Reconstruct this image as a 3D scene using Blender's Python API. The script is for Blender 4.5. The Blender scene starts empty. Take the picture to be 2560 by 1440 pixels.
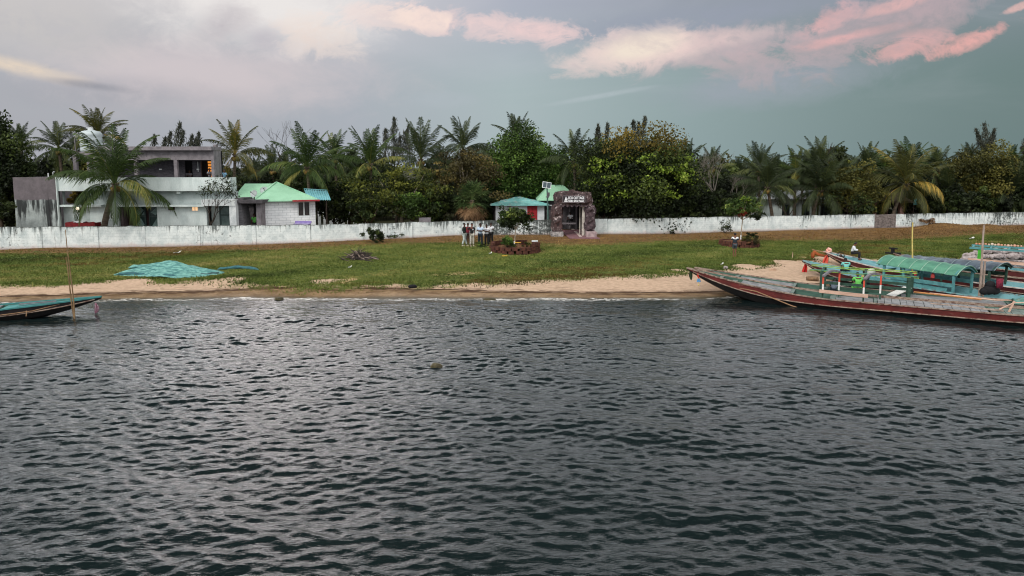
import bpy, bmesh, math, random
import numpy as np
from math import sin, cos, tan, pi, radians, sqrt, atan2
from mathutils import Vector, Matrix
random.seed(7)
SC = bpy.context.scene
COL = SC.collection
# ------------------------------------------------------------------ camera model
F, PW, PH, TH, HORZ, CAMZ = 1700.0, 2560, 1440, radians(6), 408.0, 7.4
PPY = HORZ + F * tan(TH)

def ray(px, py):
    u = (px - PW / 2) / F
    v = -(py - PPY) / F
    return Vector((u, cos(TH) + v * sin(TH), -sin(TH) + v * cos(TH)))

def atz(px, py, z):
    d = ray(px, py)
    k = (z - CAMZ) / d.z
    return Vector((d.x * k, d.y * k, z))

def aty(px, py, Y):
    d = ray(px, py)
    k = Y / d.y
    return Vector((d.x * k, Y, CAMZ + d.z * k))

def X(px, Y, py=500): return aty(px, py, Y).x
def Z(py, Y): return aty(1280, py, Y).z

cam = bpy.data.cameras.new('camera')
cam.lens = 36 * F / PW
cam.sensor_width = 36
cam.shift_y = -(PH / 2 - PPY) / PW
cam.clip_end = 3000
camo = bpy.data.objects.new('camera', cam)
COL.objects.link(camo)
camo.location = (0, 0, CAMZ)
camo.rotation_euler = (pi / 2 - TH, 0, 0)
SC.camera = camo
SC.view_settings.view_transform = 'Standard'
SC.view_settings.look = 'None'
SC.view_settings.exposure = 0
SC.view_settings.gamma = 1
SC.cycles.filter_width = 1.1
SC.cycles.use_denoising = True
SC.cycles.max_bounces = 6

# ------------------------------------------------------------------ tags
def tag(o, label=None, cat=None, group=None, kind=None):
    if label: o['label'] = label
    if cat: o['category'] = cat
    if group: o['group'] = group
    if kind: o['kind'] = kind
    return o

def thing(name, label, cat, loc=(0, 0, 0), group=None, rz=0, scale=None):
    o = bpy.data.objects.new(name, None)
    COL.objects.link(o)
    o.location = loc
    o.rotation_euler = (0, 0, rz)
    o.empty_display_size = .2
    if scale: o.scale = scale
    return tag(o, label, cat, group)

def dup(root, loc, rz=0, scale=None, label=None, group=None):
    r = root.copy(); COL.objects.link(r)
    r.location = loc; r.rotation_euler = (0, 0, rz)
    if scale is not None: r.scale = scale
    if label: r['label'] = label
    if group: r['group'] = group
    for ch in list(root.children):
        c = ch.copy(); COL.objects.link(c); c.parent = r
        for g in ch.children:
            d = g.copy(); COL.objects.link(d); d.parent = c
    return r

# ------------------------------------------------------------------ node helper
def lin(c):
    return tuple((x / 255 / 12.92 if x <= 10 else ((x / 255 + .055) / 1.055) ** 2.4) for x in c)

class G:
    def __init__(s, nt): s.t = nt
    def n(s, typ, ins=None, **props):
        nd = s.t.nodes.new('ShaderNode' + typ)
        for k, v in props.items(): setattr(nd, k, v)
        for k, v in (ins or {}).items():
            s.put(nd.inputs[k], v)
        return nd
    def put(s, sock, v):
        if isinstance(v, bpy.types.NodeSocket): s.t.links.new(v, sock)
        elif isinstance(v, (tuple, list)) and len(v) == 3 and sock.type == 'RGBA': sock.default_value = (*v, 1)
        else: sock.default_value = v
    def m(s, op, a, b=0.0, c=None, clamp=False):
        nd = s.n('Math', {0: a, 1: b}, operation=op, use_clamp=clamp)
        if c is not None: s.put(nd.inputs[2], c)
        return nd.outputs[0]
    def mix(s, f, a, b, blend='MIX'):
        nd = s.n('Mix', None, data_type='RGBA', blend_type=blend)
        s.put(nd.inputs[0], f); s.put(nd.inputs[6], a); s.put(nd.inputs[7], b)
        return nd.outputs[2]
    def ss(s, x, lo, hi, a=0.0, b=1.0):
        nd = s.n('MapRange', {0: x, 1: lo, 2: hi, 3: a, 4: b}, interpolation_type='SMOOTHSTEP')
        return nd.outputs[0]
    def noise(s, vec, scale, detail=4, rough=.55, dist=0):
        nd = s.n('TexNoise', {'Scale': scale, 'Detail': detail, 'Roughness': rough, 'Distortion': dist})
        if vec is not None: s.t.links.new(vec, nd.inputs['Vector'])
        return nd.outputs[0]
    def mapv(s, vec, scale=(1, 1, 1), loc=(0, 0, 0), rot=(0, 0, 0)):
        nd = s.n('Mapping', {'Scale': scale, 'Location': loc, 'Rotation': rot})
        s.t.links.new(vec, nd.inputs['Vector'])
        return nd.outputs[0]
    def attr(s, name):
        return s.n('Attribute', None, attribute_name=name).outputs['Fac']
    def ramp(s, f, stops):
        nd = s.n('ValToRGB', {0: f})
        el = nd.color_ramp.elements
        while len(el) < len(stops): el.new(.5)
        for e, (p, c) in zip(el, stops):
            e.position = p; e.color = (*c, 1)
        return nd.outputs[0]
    def bump(s, h, strength=.5, dist=.05):
        return s.n('Bump', {'Height': h, 'Strength': strength, 'Distance': dist}).outputs[0]

def newmat(name):
    m = bpy.data.materials.new(name)
    m.use_nodes = True
    nt = m.node_tree
    nt.nodes.clear()
    g = G(nt)
    out = g.n('OutputMaterial')
    b = g.n('BsdfPrincipled')
    nt.links.new(b.outputs[0], out.inputs[0])
    return m, g, b

MATS = {}
def pm(name, c1, c2=None, scale=3., rough=.75, bump=.3, spec=.3, stretch=(1, 1, 1), c3=None, t3=.62, s3=1.2, detail=6, metal=0):
    """weathered procedural surface: two tones broken by noise, optional third tone in patches"""
    if name in MATS: return MATS[name]
    m, g, b = newmat(name)
    co = g.n('TexCoord').outputs['Object']
    v = g.mapv(co, stretch)
    c2 = c2 or tuple(x * .7 for x in c1)
    nz = g.noise(v, scale, detail, .6, .3)
    col = g.mix(g.ss(nz, .35, .68), c1, c2)
    if c3:
        n3 = g.noise(v, s3, 8, .68, .2)
        col = g.mix(g.ss(n3, t3 - .06, t3 + .06), col, c3)
    fine = g.noise(v, scale * 9, 3, .6)
    col = g.mix(.35, col, g.mix(fine, (.35, .35, .35), (1.35, 1.35, 1.35)), 'MULTIPLY')
    g.put(b.inputs['Base Color'], col)
    g.put(b.inputs['Roughness'], rough)
    g.put(b.inputs['Specular IOR Level'], spec)
    g.put(b.inputs['Metallic'], metal)
    if bump:
        g.put(b.inputs['Normal'], g.bump(g.m('ADD', g.m('MULTIPLY', fine, .5), nz), bump, .03))
    MATS[name] = m
    return m

def leafmat(name, ca, cb, cc=None, trans=.25):
    """leaf tones vary leaf by leaf and clump by clump ('rnd' attribute)"""
    if name in MATS: return MATS[name]
    m, g, b = newmat(name)
    r = g.attr('rnd')
    st = [(0.0, ca), (.6, cb)] + ([(1.0, cc)] if cc else [(1., tuple(min(1, x * 1.25) for x in cb))])
    g.put(b.inputs['Base Color'], g.ramp(r, st))
    g.put(b.inputs['Roughness'], .6)
    g.put(b.inputs['Specular IOR Level'], .25)
    tr = g.n('BsdfTranslucent', {'Color': g.ramp(r, [(p, tuple(x * 1.3 for x in c)) for p, c in st])})
    mx = g.n('MixShader', {0: trans})
    out = [n for n in m.node_tree.nodes if n.type == 'OUTPUT_MATERIAL'][0]
    m.node_tree.links.new(b.outputs[0], mx.inputs[1])
    m.node_tree.links.new(tr.outputs[0], mx.inputs[2])
    m.node_tree.links.new(mx.outputs[0], out.inputs[0])
    MATS[name] = m
    return m

def flat(name, c, rough=.6, emit=0, spec=.3):
    if name in MATS: return MATS[name]
    m, g, b = newmat(name)
    co = g.n('TexCoord').outputs['Object']
    nz = g.noise(co, 14, 3, .6)
    g.put(b.inputs['Base Color'], g.mix(g.ss(nz, .3, .7), c, tuple(x * .78 for x in c)))
    g.put(b.inputs['Roughness'], rough)
    g.put(b.inputs['Specular IOR Level'], spec)
    if emit:
        g.put(b.inputs['Emission Color'], c); g.put(b.inputs['Emission Strength'], emit)
    MATS[name] = m
    return m

# ------------------------------------------------------------------ mesh helpers
def npmesh(name, V, FC, attrs=None, mats=None, smooth=False, midx=None):
    me = bpy.data.meshes.new(name)
    V = np.asarray(V, dtype=np.float32); FC = np.asarray(FC, dtype=np.int32)
    k = FC.shape[1]
    me.vertices.add(len(V)); me.vertices.foreach_set('co', V.ravel())
    me.loops.add(FC.size); me.loops.foreach_set('vertex_index', FC.ravel())
    me.polygons.add(len(FC))
    me.polygons.foreach_set('loop_start', np.arange(0, FC.size, k, dtype=np.int32))
    me.polygons.foreach_set('loop_total', np.full(len(FC), k, dtype=np.int32))
    if midx is not None: me.polygons.foreach_set('material_index', np.asarray(midx, dtype=np.int32))
    me.polygons.foreach_set('use_smooth', np.full(len(FC), smooth))
    for an, av in (attrs or {}).items():
        a = me.attributes.new(an, 'FLOAT', 'POINT')
        a.data.foreach_set('value', np.asarray(av, dtype=np.float32))
    me.update(calc_edges=True)
    for m in (mats or []): me.materials.append(m)
    return me

def link(name, me, parent=None):
    o = bpy.data.objects.new(name, me)
    COL.objects.link(o)
    if parent: o.parent = parent
    return o

class MB:
    def __init__(s): s.v = []; s.f = []; s.m = []
    def add(s, vs, fs, mi=0):
        b = len(s.v)
        s.v += [tuple(p) for p in vs]
        s.f += [tuple(b + i for i in f) for f in fs]
        s.m += [mi] * len(fs)
        return s
    def hexa(s, p, mi=0):   # 4 bottom (ccw) + 4 top
        return s.add(p, [(3, 2, 1, 0), (4, 5, 6, 7), (0, 1, 5, 4), (1, 2, 6, 5), (2, 3, 7, 6), (3, 0, 4, 7)], mi)
    def box(s, x0, x1, y0, y1, z0, z1, mi=0):
        return s.hexa([(x0, y0, z0), (x1, y0, z0), (x1, y1, z0), (x0, y1, z0), (x0, y0, z1), (x1, y0, z1), (x1, y1, z1), (x0, y1, z1)], mi)
    def beam(s, p, q, w, h, mi=0, up=(0, 0, 1)):
        p = Vector(p); q = Vector(q); d = (q - p).normalized(); up = Vector(up)
        if abs(d.dot(up)) > .98: up = Vector((0, 1, 0))
        a = d.cross(up).normalized() * w / 2; c = a.cross(d).normalized() * h / 2
        return s.hexa([p - a - c, p + a - c, q + a - c, q - a - c, p - a + c, p + a + c, q + a + c, q - a + c], mi)
    def tube(s, pts, rs, n=6, mi=0, cap=True):
        pts = [Vector(p) for p in pts]
        if not hasattr(rs, '__len__'): rs = [rs] * len(pts)
        vs = []; fs = []; ref = None
        for i, p in enumerate(pts):
            d = (pts[min(i + 1, len(pts) - 1)] - pts[max(i - 1, 0)]).normalized()
            if ref is None:
                ref = Vector((1, 0, 0)) if abs(d.x) < .8 else Vector((0, 1, 0))
            a = (ref - d * ref.dot(d)).normalized(); c = d.cross(a); ref = a
            for k in range(n):
                t = 2 * pi * k / n
                vs.append(p + (a * cos(t) + c * sin(t)) * rs[i])
        for i in range(len(pts) - 1):
            for k in range(n):
                k2 = (k + 1) % n
                fs.append((i * n + k, i * n + k2, (i + 1) * n + k2, (i + 1) * n + k))
        if cap:
            fs.append(tuple(range(n - 1, -1, -1))); fs.append(tuple((len(pts) - 1) * n + k for k in range(n)))
        return s.add(vs, fs, mi)
    def ball(s, c, r, n=8, mi=0, sq=(1, 1, 1)):
        vs = []; fs = []; m = max(4, n // 2 + 1)
        for i in range(m + 1):
            ph = pi * i / m
            for k in range(n):
                t = 2 * pi * k / n
                vs.append((c[0] + r * sq[0] * sin(ph) * cos(t), c[1] + r * sq[1] * sin(ph) * sin(t), c[2] + r * sq[2] * cos(ph)))
        for i in range(m):
            for k in range(n):
                k2 = (k + 1) % n
                fs.append((i * n + k, (i + 1) * n + k, (i + 1) * n + k2, i * n + k2))
        return s.add(vs, fs, mi)
    def sheet(s, grid, th, mi=0):
        """grid[i][j] of points -> sheet with thickness th downward (z)"""
        R = len(grid); K = len(grid[0])
        top = [Vector(p) for r in grid for p in r]
        bot = [p - (th if isinstance(th, Vector) else Vector((0, 0, th))) for p in top]
        fs = []; N = R * K
        for i in range(R - 1):
            for j in range(K - 1):
                a, b, c, d = i * K + j, i * K + j + 1, (i + 1) * K + j + 1, (i + 1) * K + j
                fs.append((a, b, c, d)); fs.append((N + d, N + c, N + b, N + a))
        per = [j for j in range(K)] + [i * K + K - 1 for i in range(1, R)] + [(R - 1) * K + j for j in range(K - 2, -1, -1)] + [i * K for i in range(R - 2, 0, -1)]
        for a, b in zip(per, per[1:] + per[:1]): fs.append((b, a, N + a, N + b))
        return s.add(top + bot, fs, mi)
    def holes(s, x0, x1, z0, z1, y0, y1, hs, mi=0):
        """wall box with rectangular openings hs=[(xa,xb,za,zb)]"""
        xs = sorted({x0, x1, *[min(max(h[i], x0), x1) for h in hs for i in (0, 1)]})
        zs = sorted({z0, z1, *[min(max(h[i], z0), z1) for h in hs for i in (2, 3)]})
        for a, b in zip(xs, xs[1:]):
            run = None
            for c, d in zip(zs, zs[1:]):
                mx, mz = (a + b) / 2, (c + d) / 2
                inside = any(h[0] < mx < h[1] and h[2] < mz < h[3] for h in hs)
                if not inside:
                    if run is None: run = [c, d]
                    else: run[1] = d
                if inside and run:
                    s.box(a, b, y0, y1, run[0], run[1], mi); run = None
            if run: s.box(a, b, y0, y1, run[0], run[1], mi)
        return s
    def build(s, name, mats, parent=None, smooth=False, local=False, sub=0):
        me = bpy.data.meshes.new(name)
        off = Vector((0, 0, 0))
        if parent and not local: off = Vector(parent.location)
        me.from_pydata([tuple(Vector(p) - off) for p in s.v], [], s.f)
        if not isinstance(mats, (list, tuple)): mats = [mats]
        for m in mats: me.materials.append(m)
        me.polygons.foreach_set('material_index', s.m)
        if smooth: me.polygons.foreach_set('use_smooth', [True] * len(s.f))
        me.update()
        bm = bmesh.new(); bm.from_mesh(me)
        bmesh.ops.recalc_face_normals(bm, faces=bm.faces)
        bm.to_mesh(me); bm.free()
        return link(name, me, parent)

def solo(mb, name, mats, label, cat, base, group=None, smooth=False):
    """a thing that is one mesh, its origin at its base"""
    off = Vector(base)
    mb.v = [tuple(Vector(p) - off) for p in mb.v]
    o = mb.build(name, mats, None, smooth)
    o.location = off
    return tag(o, label, cat, group)

def interp(pts, n=2000):
    xs = np.array([p[0] for p in pts]); ys = np.array([p[1] for p in pts])
    return lambda x: np.interp(x, xs, ys)

def rocky(mb, x0, x1, y0, y1, z0, z1, st=.12, amp=.05, seed=0, mi=0):
    """box skinned with rough faceted lumps"""
    rng = random.Random(seed)
    def face(o, u, v, n, lu, lv):
        nu = max(2, int(lu / st)); nv = max(2, int(lv / st))
        vs = []; fs = []
        for i in range(nu + 1):
            for j in range(nv + 1):
                e = (0 if i in (0, nu) or j in (0, nv) else rng.uniform(-.2, 1) * amp)
                p = Vector(o) + Vector(u) * (lu * i / nu) + Vector(v) * (lv * j / nv) + Vector(n) * e
                if 0 < i < nu and 0 < j < nv:
                    p += Vector(u) * rng.uniform(-.3, .3) * st + Vector(v) * rng.uniform(-.3, .3) * st
                vs.append(p)
        for i in range(nu):
            for j in range(nv):
                a = i * (nv + 1) + j
                fs.append((a, a + nv + 1, a + nv + 2)); fs.append((a, a + nv + 2, a + 1))
        mb.add(vs, fs, mi)
    dx, dy, dz = x1 - x0, y1 - y0, z1 - z0
    face((x0, y0, z0), (1, 0, 0), (0, 0, 1), (0, -1, 0), dx, dz)
    face((x0, y1, z0), (1, 0, 0), (0, 0, 1), (0, 1, 0), dx, dz)
    face((x0, y0, z0), (0, 1, 0), (0, 0, 1), (-1, 0, 0), dy, dz)
    face((x1, y0, z0), (0, 1, 0), (0, 0, 1), (1, 0, 0), dy, dz)
    face((x0, y0, z1), (1, 0, 0), (0, 1, 0), (0, 0, 1), dx, dy)
    return mb
# ------------------------------------------------------------------ sky and light
w = bpy.data.worlds.new("World"); SC.world = w; w.use_nodes = True
w.node_tree.nodes.clear()
g = G(w.node_tree)
SUN_EL, SUN_AZ = radians(38), radians(-40)
d = g.n('TexCoord').outputs['Generated']
sep = g.n('SeparateXYZ', {0: d})
dx, dy, dz = sep.outputs
yy = g.m('MAXIMUM', dy, .08)
A = g.m('DIVIDE', dx, yy)          # horizontal place in the sky ahead
E = g.m('DIVIDE', dz, g.m('MAXIMUM', g.m('SQRT', g.m('ADD', g.m('MULTIPLY', dx, dx), g.m('MULTIPLY', dy, dy))), .02))  # tan(elevation)
front = g.ss(dy, .05, .35)
vec = g.n('CombineXYZ', {0: A, 1: g.m('MULTIPLY', E, 1.7), 2: 0.0}).outputs[0]
n1 = g.noise(vec, 5.0, 6, .6, .6)
n2 = g.noise(vec, 12.0, 11, .66, .9)
n3 = g.noise(g.mapv(vec, (.6, 1.6, 1)), 3.2, 6, .6, .8)
n4 = g.noise(vec, 40.0, 7, .7, .5)
nz = g.m('ADD', g.m('ADD', g.m('MULTIPLY', n1, .38), g.m('MULTIPLY', n2, .46)), g.m('MULTIPLY', n4, .16))
tex = g.ss(g.m('ADD', g.m('MULTIPLY', n2, .6), g.m('MULTIPLY', n4, .4)), .34, .62, .4, 1.0)
lowr = g.ramp(g.ss(A, -.85, .85), [(0, lin((168, 170, 177))), (.3, lin((168, 174, 183))), (.5, lin((166, 181, 184))), (.72, lin((142, 161, 163))), (1, lin((108, 128, 128)))])
highr = g.ramp(g.ss(A, -.85, .85), [(0, lin((203, 198, 198))), (.3, lin((206, 203, 206))), (.5, lin((170, 175, 188))), (.72, lin((150, 156, 168))), (1, lin((134, 143, 152)))])
base = g.mix(g.ss(E, .10, .24), lowr, highr)
def EA(px, py):
    r = ray(px, py)
    return r.x / r.y, r.z / sqrt(r.x ** 2 + r.y ** 2)
def blob(col, cx, cy, rx, ry, rot, c, strength=1., edge=.55, nw=1.5, tx=1):
    edge = min(edge * .95, .95); nw *= 1.55
    a0, e0 = EA(cx, cy)
    ra, re = rx / F, ry / F
    u = g.m('SUBTRACT', A, a0); v = g.m('SUBTRACT', E, e0)
    cr, sr = cos(radians(rot)), sin(radians(rot))
    p = g.m('DIVIDE', g.m('ADD', g.m('MULTIPLY', u, cr), g.m('MULTIPLY', v, sr)), ra)
    q = g.m('DIVIDE', g.m('SUBTRACT', g.m('MULTIPLY', v, cr), g.m('MULTIPLY', u, sr)), re)
    r = g.m('SQRT', g.m('ADD', g.m('MULTIPLY', p, p), g.m('MULTIPLY', q, q)))
    r = g.m('ADD', r, g.m('MULTIPLY', g.m('SUBTRACT', nz, .5), nw * 2))
    msk = g.m('MULTIPLY', g.m('MULTIPLY', g.ss(r, 1.12, max(1.12 - edge * 1.75, .18)), strength), front)
    if tx: msk = g.m('MULTIPLY', msk, tex)
    return g.mix(msk, col, lin(c))
S = base
S = g.mix(g.m('MULTIPLY', g.ss(n3, .42, .7), g.ss(E, .03, .2, 0, .30)), S, lin((196, 196, 206)))
S = blob(S, 520, 190, 520, 110, 0, (206, 196, 199), .9, .95, .5, 0)
S = blob(S, 300, 235, 420, 45, 0, (160, 161, 170), .6, .9, .9)
S = blob(S, 640, 5, 400, 130, 0, (236, 231, 228), .9, .95, .6, 0)
S = blob(S, 90, 60, 300, 110, 0, (206, 200, 196), .6, .9, .8)
S = blob(S, 560, 60, 110, 60, 20, (188, 181, 186), .85, .8, 1.3)
S = blob(S, 660, 95, 80, 45, 0, (186, 180, 188), .7, .8, 1.2)
S = blob(S, 770, 92, 110, 50, -10, (238, 219, 208), .7, 0.50, 2.17)
S = blob(S, 50, 168, 200, 20, -8, (230, 212, 192), .9, .9, .7)
S = blob(S, 225, 213, 130, 11, -4, (146, 147, 157), .8, .8, .8)
S = blob(S, 1750, 48, 520, 42, 4, (150, 156, 172), .8, .8, .9)
S = blob(S, 1950, 205, 380, 60, 6, (158, 163, 176), .75, .9, .9)
S = blob(S, 1230, 66, 230, 38, -6, (240, 211, 207), 0.80, 0.31, 2.00)
S = blob(S, 1010, 48, 150, 31, -3, (244, 219, 211), 0.62, 0.31, 2.00)
S = blob(S, 1060, 46, 120, 24, -4, (246, 224, 213), .9, 0.37, 2.17)
S = blob(S, 1340, 78, 90, 22, -5, (240, 207, 204), 0.64, 0.37, 2.17)
S = blob(S, 1800, 112, 360, 45, 7, (212, 185, 188), 0.68, 0.50, 1.83)
S = blob(S, 1720, 106, 300, 26, 5, (226, 201, 198), 0.72, 0.43, 1.32)
S = blob(S, 1560, 132, 190, 51, 8, (242, 217, 209), 0.80, 0.37, 1.32)
S = blob(S, 1600, 118, 120, 36, 10, (240, 228, 210), .95, .8, .6)
S = blob(S, 2140, 85, 330, 66, 11, (206, 176, 180), 0.64, 0.43, 2.00)
S = blob(S, 2060, 55, 70, 29, 12, (244, 184, 181), 0.68, 0.43, 2.00)
S = blob(S, 2110, 95, 130, 14, 8, (244, 183, 179), 0.68, 0.50, 2.00)
S = blob(S, 2230, 18, 80, 14, 10, (248, 190, 183), 0.64, 0.50, 2.00)
S = blob(S, 2240, 128, 110, 28, 6, (238, 180, 176), 0.72, 0.43, 2.00)
S = blob(S, 2440, 98, 130, 21, 16, (250, 182, 175), 0.76, 0.37, 1.66)
S = blob(S, 2555, 15, 60, 10, 12, (250, 197, 188), 0.72, 0.37, 1.32)
S = blob(S, 1500, 240, 150, 8, 9, (182, 192, 198), .6, .8, .8)
S = blob(S, 1110, 248, 110, 22, 0, (176, 184, 192), .5, .9, 1.)
# sky higher up (seen only in reflections) and behind the camera
gcol = g.ss(g.m('ABSOLUTE', g.m('ADD', A, .37)), .42, .0)
glow = g.m('MULTIPLY', g.m('ADD', 1.05, g.m('MULTIPLY', gcol, 1.9)), g.ss(A, .2, .9, 1., .9))
upc = g.mix(g.ss(nz, .36, .62), (2.0, 2.26, 2.42), (3.0, 2.95, 3.0))
upc = g.mix(1.0, upc, g.n('CombineColor', {0: glow, 1: g.m('MULTIPLY', glow, g.m('SUBTRACT', 1., g.m('MULTIPLY', gcol, .10))), 2: g.m('MULTIPLY', glow, g.m('SUBTRACT', 1., g.m('MULTIPLY', gcol, .13)))}).outputs[0], 'MULTIPLY')
S = g.mix(g.ss(E, .245, .33), S, upc)
drk = g.mix(g.ss(nz, .40, .60), lin((34, 46, 48)), lin((104, 104, 108)))
S = g.mix(g.ss(E, .27, .61), S, drk)
zen = g.mix(g.ss(nz, .4, .6), (.86, .90, .96), (1.05, 1.05, 1.05))
S = g.mix(g.ss(E, 2.0, 4.0), S, zen)
back = g.mix(g.ss(E, .05, .9), (.95, .99, 1.03), (1.75, 1.72, 1.70))
S = g.mix(g.ss(dy, .15, -.25), S, back)
S = g.mix(g.ss(dz, -.01, -.06), S, (.05, .055, .05))
bg1 = g.n('Background', {'Color': S, 'Strength': 1.08})
nsk = g.n('TexSky', None, sky_type='NISHITA', sun_disc=False, sun_elevation=SUN_EL, sun_rotation=pi + SUN_AZ, air_density=1.5, dust_density=3.0)
bg2 = g.n('Background', {'Color': nsk.outputs[0], 'Strength': .05})
mx = g.n('MixShader', {0: .07})
w.node_tree.links.new(bg1.outputs[0], mx.inputs[1]); w.node_tree.links.new(bg2.outputs[0], mx.inputs[2])
ow = g.n('OutputWorld'); w.node_tree.links.new(mx.outputs[0], ow.inputs[0])

sl = bpy.data.lights.new('sun', 'SUN'); sl.energy = 1.5; sl.angle = radians(14); sl.color = (1, .95, .88)
so = bpy.data.objects.new('sun', sl); COL.objects.link(so)
# sun lamp put left of and behind the camera to light the walls
sd = Vector((sin(SUN_AZ) * cos(SUN_EL), -cos(SUN_AZ) * cos(SUN_EL), sin(SUN_EL)))
so.rotation_euler = sd.to_track_quat('Z', 'Y').to_euler()

# ------------------------------------------------------------------ terrain lines (unprojected control points)
def line(pts, z):
    P = [atz(px, py, z) for px, py in pts]
    P = [(p.x, p.y) for p in P]
    P.sort()
    return interp([(P[0][0] - 60, P[0][1] - 2)] + P + [(P[-1][0] + 80, P[-1][1] + 2)])
Ysh = line([(-200, 766), (0, 757), (150, 752), (300, 748), (600, 744), (800, 746), (1000, 744), (1250, 746), (1500, 747), (1700, 745), (1830, 741), (1950, 734), (2060, 722), (2160, 700), (2260, 675), (2340, 660), (2440, 652), (2560, 648), (2800, 648)], 0.0)
Ygr = line([(-200, 716), (0, 712), (150, 708), (300, 701), (420, 706), (500, 703), (640, 714), (760, 718), (880, 716), (1000, 712), (1130, 712), (1300, 706), (1450, 694), (1600, 690), (1700, 683), (1800, 672), (1900, 668), (1980, 655), (2060, 650), (2150, 644), (2230, 652), (2330, 648), (2440, 634), (2560, 628), (2800, 626)], .42)
WTOP = [(-260, 572), (0, 568), (420, 565), (800, 562), (1140, 553), (1385, 549), (1700, 544), (2190, 536), (2560, 530), (2900, 525)]
WBASE = {-260: 632, 0: 625, 420: 617, 800: 607, 1140: 589, 1385: 587, 1700: 584, 2190: 570, 2560: 563, 2900: 560}
_w = [atz(px, py, 2.6) for px, py in WTOP]
Ywl = interp([(p.x, p.y) for p in _w])
Zwb = interp([(p.x, aty(px, WBASE[px], p.y).z) for (px, _), p in zip(WTOP, _w)])
_rng = np.random.RandomState(3)
_PH = _rng.rand(40) * 6.28; _KX = _rng.randn(40); _KY = _rng.randn(40)
def rough2(x, y, s=1.0):
    r = 0
    for i in range(14):
        f = s * (.35 * 1.28 ** i)
        r = r + np.sin(_KX[i] * f * x + _KY[i] * f * y + _PH[i]) / (1 + i * .35)
    return r / 6
def mounds(x, y):
    """heaps of earth against the far right wall and low rise left of the gate"""
    z = 0 * x
    for px, dyw, r, h in ((2322, -1.5, 1.5, .30), (2362, -1.3, 1.3, .42), (2405, -1.6, 1.3, .30), (2455, -1.5, 1.8, .22), (2505, -1.4, 1.6, .26), (900, -2.0, 3.5, .18), (1010, -2.5, 3.2, .15), (350, -1.2, 4., .12)):
        c = atz(px, 545, 2.3); yc = float(Ywl(c.x)) + dyw
        z = z + h * np.exp(-(((x - c.x) / r) ** 2 + ((y - yc) / (r * .5)) ** 2))
    return z
def gz(x, y):
    x = np.asarray(x, float); y = np.asarray(y, float)
    s = Ysh(x); q = Ygr(x); wl = Ywl(x); zb = Zwb(x)
    q = np.maximum(q, s + .6)
    below = np.maximum(-.10 * (s - y), -1.6)
    t1 = np.clip((y - s) / (q - s), 0, 1)
    sand = .40 * t1 ** .85
    t2 = np.clip((y - q) / np.maximum(wl - .6 - q, 1), 0, 1)
    lawn = .44 + (zb - .44) * (t2 ** .95)
    z = np.where(y < s, below, np.where(y < q, sand, lawn))
    bumps = rough2(x, y) * (.02 + .05 * t2) + rough2(x, y, 5.) * .012 * np.clip((y - s) * 2, 0, 1)
    return z + bumps * np.clip((y - s) * .8 + .15, 0, 1) + mounds(x, y) * (y < wl + .4)
def gzf(x, y): return float(gz(x, y))
def gp(px, py, dz=0.):
    """ground point seen at a pixel"""
    z = .6
    for _ in range(8):
        p = atz(px, py, z); z = gzf(p.x, p.y)
    p = atz(px, py, z)
    return Vector((p.x, p.y, z + dz))

_pt = [(gp(px, py), rx / F, st) for px, py, rx, st in [(585, 696, 70, 1.7), (640, 688, 44, 1.0), (850, 696, 80, 1.5), (905, 690, 34, 1.0), (800, 702, 60, 1.4), (1690, 674, 34, 1.6), (1860, 664, 36, 3.), (1960, 655, 40, 3.), (2070, 646, 40, 3.), (330, 705, 50, 2.)]]
def gdist(x, y):
    """ragged distance inland from the grass edge, with bare patches"""
    d = y - Ygr(x) + .1 + .5 * rough2(x * .9 + 3, y * 1.5, 1.5) + .35 * rough2(x + 8, y * 2, 4.)
    for c, r, st in _pt:
        rx = r * c.y
        d = d - st * np.exp(-(((x - c.x) / rx) ** 2 + ((y - c.y) / (rx * .55 + .25)) ** 2) * 1.5)
    return d
_d = sorted((q.x, q.y) for q in (gp(px, py) for px, py in [(-200, 640), (0, 634), (150, 634), (300, 633), (500, 628), (650, 626), (800, 621), (1000, 611), (1150, 607), (1300, 607), (1420, 612), (1500, 612), (1650, 603), (1850, 600), (2000, 602), (2200, 602), (2300, 597), (2420, 590), (2560, 584), (2800, 582)]))
Ydr = interp([(_d[0][0] - 60, _d[0][1])] + _d + [(_d[-1][0] + 80, _d[-1][1])])
def grid(xs, ys):
    XX, YY = np.meshgrid(xs, ys)
    nx, ny = len(xs), len(ys)
    idx = np.arange(nx * ny).reshape(ny, nx)
    FC = np.stack([idx[:-1, :-1], idx[:-1, 1:], idx[1:, 1:], idx[1:, :-1]], -1).reshape(-1, 4)
    return XX.ravel(), YY.ravel(), FC
def stretch(parts):
    out = []
    for a, b, st in parts: out.append(np.arange(a, b, st))
    return np.concatenate(out + [[parts[-1][1]]])

xs = stretch([(-400, -70, 15), (-70, -46, 1.), (-46, 52, .22), (52, 80, 1.), (80, 420, 15)])
ys = stretch([(-60, 28, 6), (28, 36, .3), (36, 68, .16), (68, 110, 1.), (110, 900, 30)])
gx, gy, gf = grid(xs, ys)
gzv = gz(gx, gy)
m, g, b = newmat('ground_soil_grass_sand')
co = g.n('TexCoord').outputs['Object']
SHR, GRS, DRY = g.attr('d_shore'), g.attr('d_grass'), g.attr('d_dry')
ns = g.noise(g.mapv(co, (.8, 1.3, 1)), 1.1, 8, .65, .4)
nm = g.noise(co, 3.6, 7, .65)
nf = g.noise(co, 19, 4, .7)
nl = g.noise(g.mapv(co, (.55, 1.6, 1)), .34, 5, .6, .5)
jit = g.m('SUBTRACT', ns, .5)
sand = g.mix(g.ss(nm, .3, .7), lin((205, 177, 152)), lin((178, 152, 128)))
sand = g.mix(g.ss(nf, .55, .75), sand, lin((150, 120, 98)))
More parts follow.
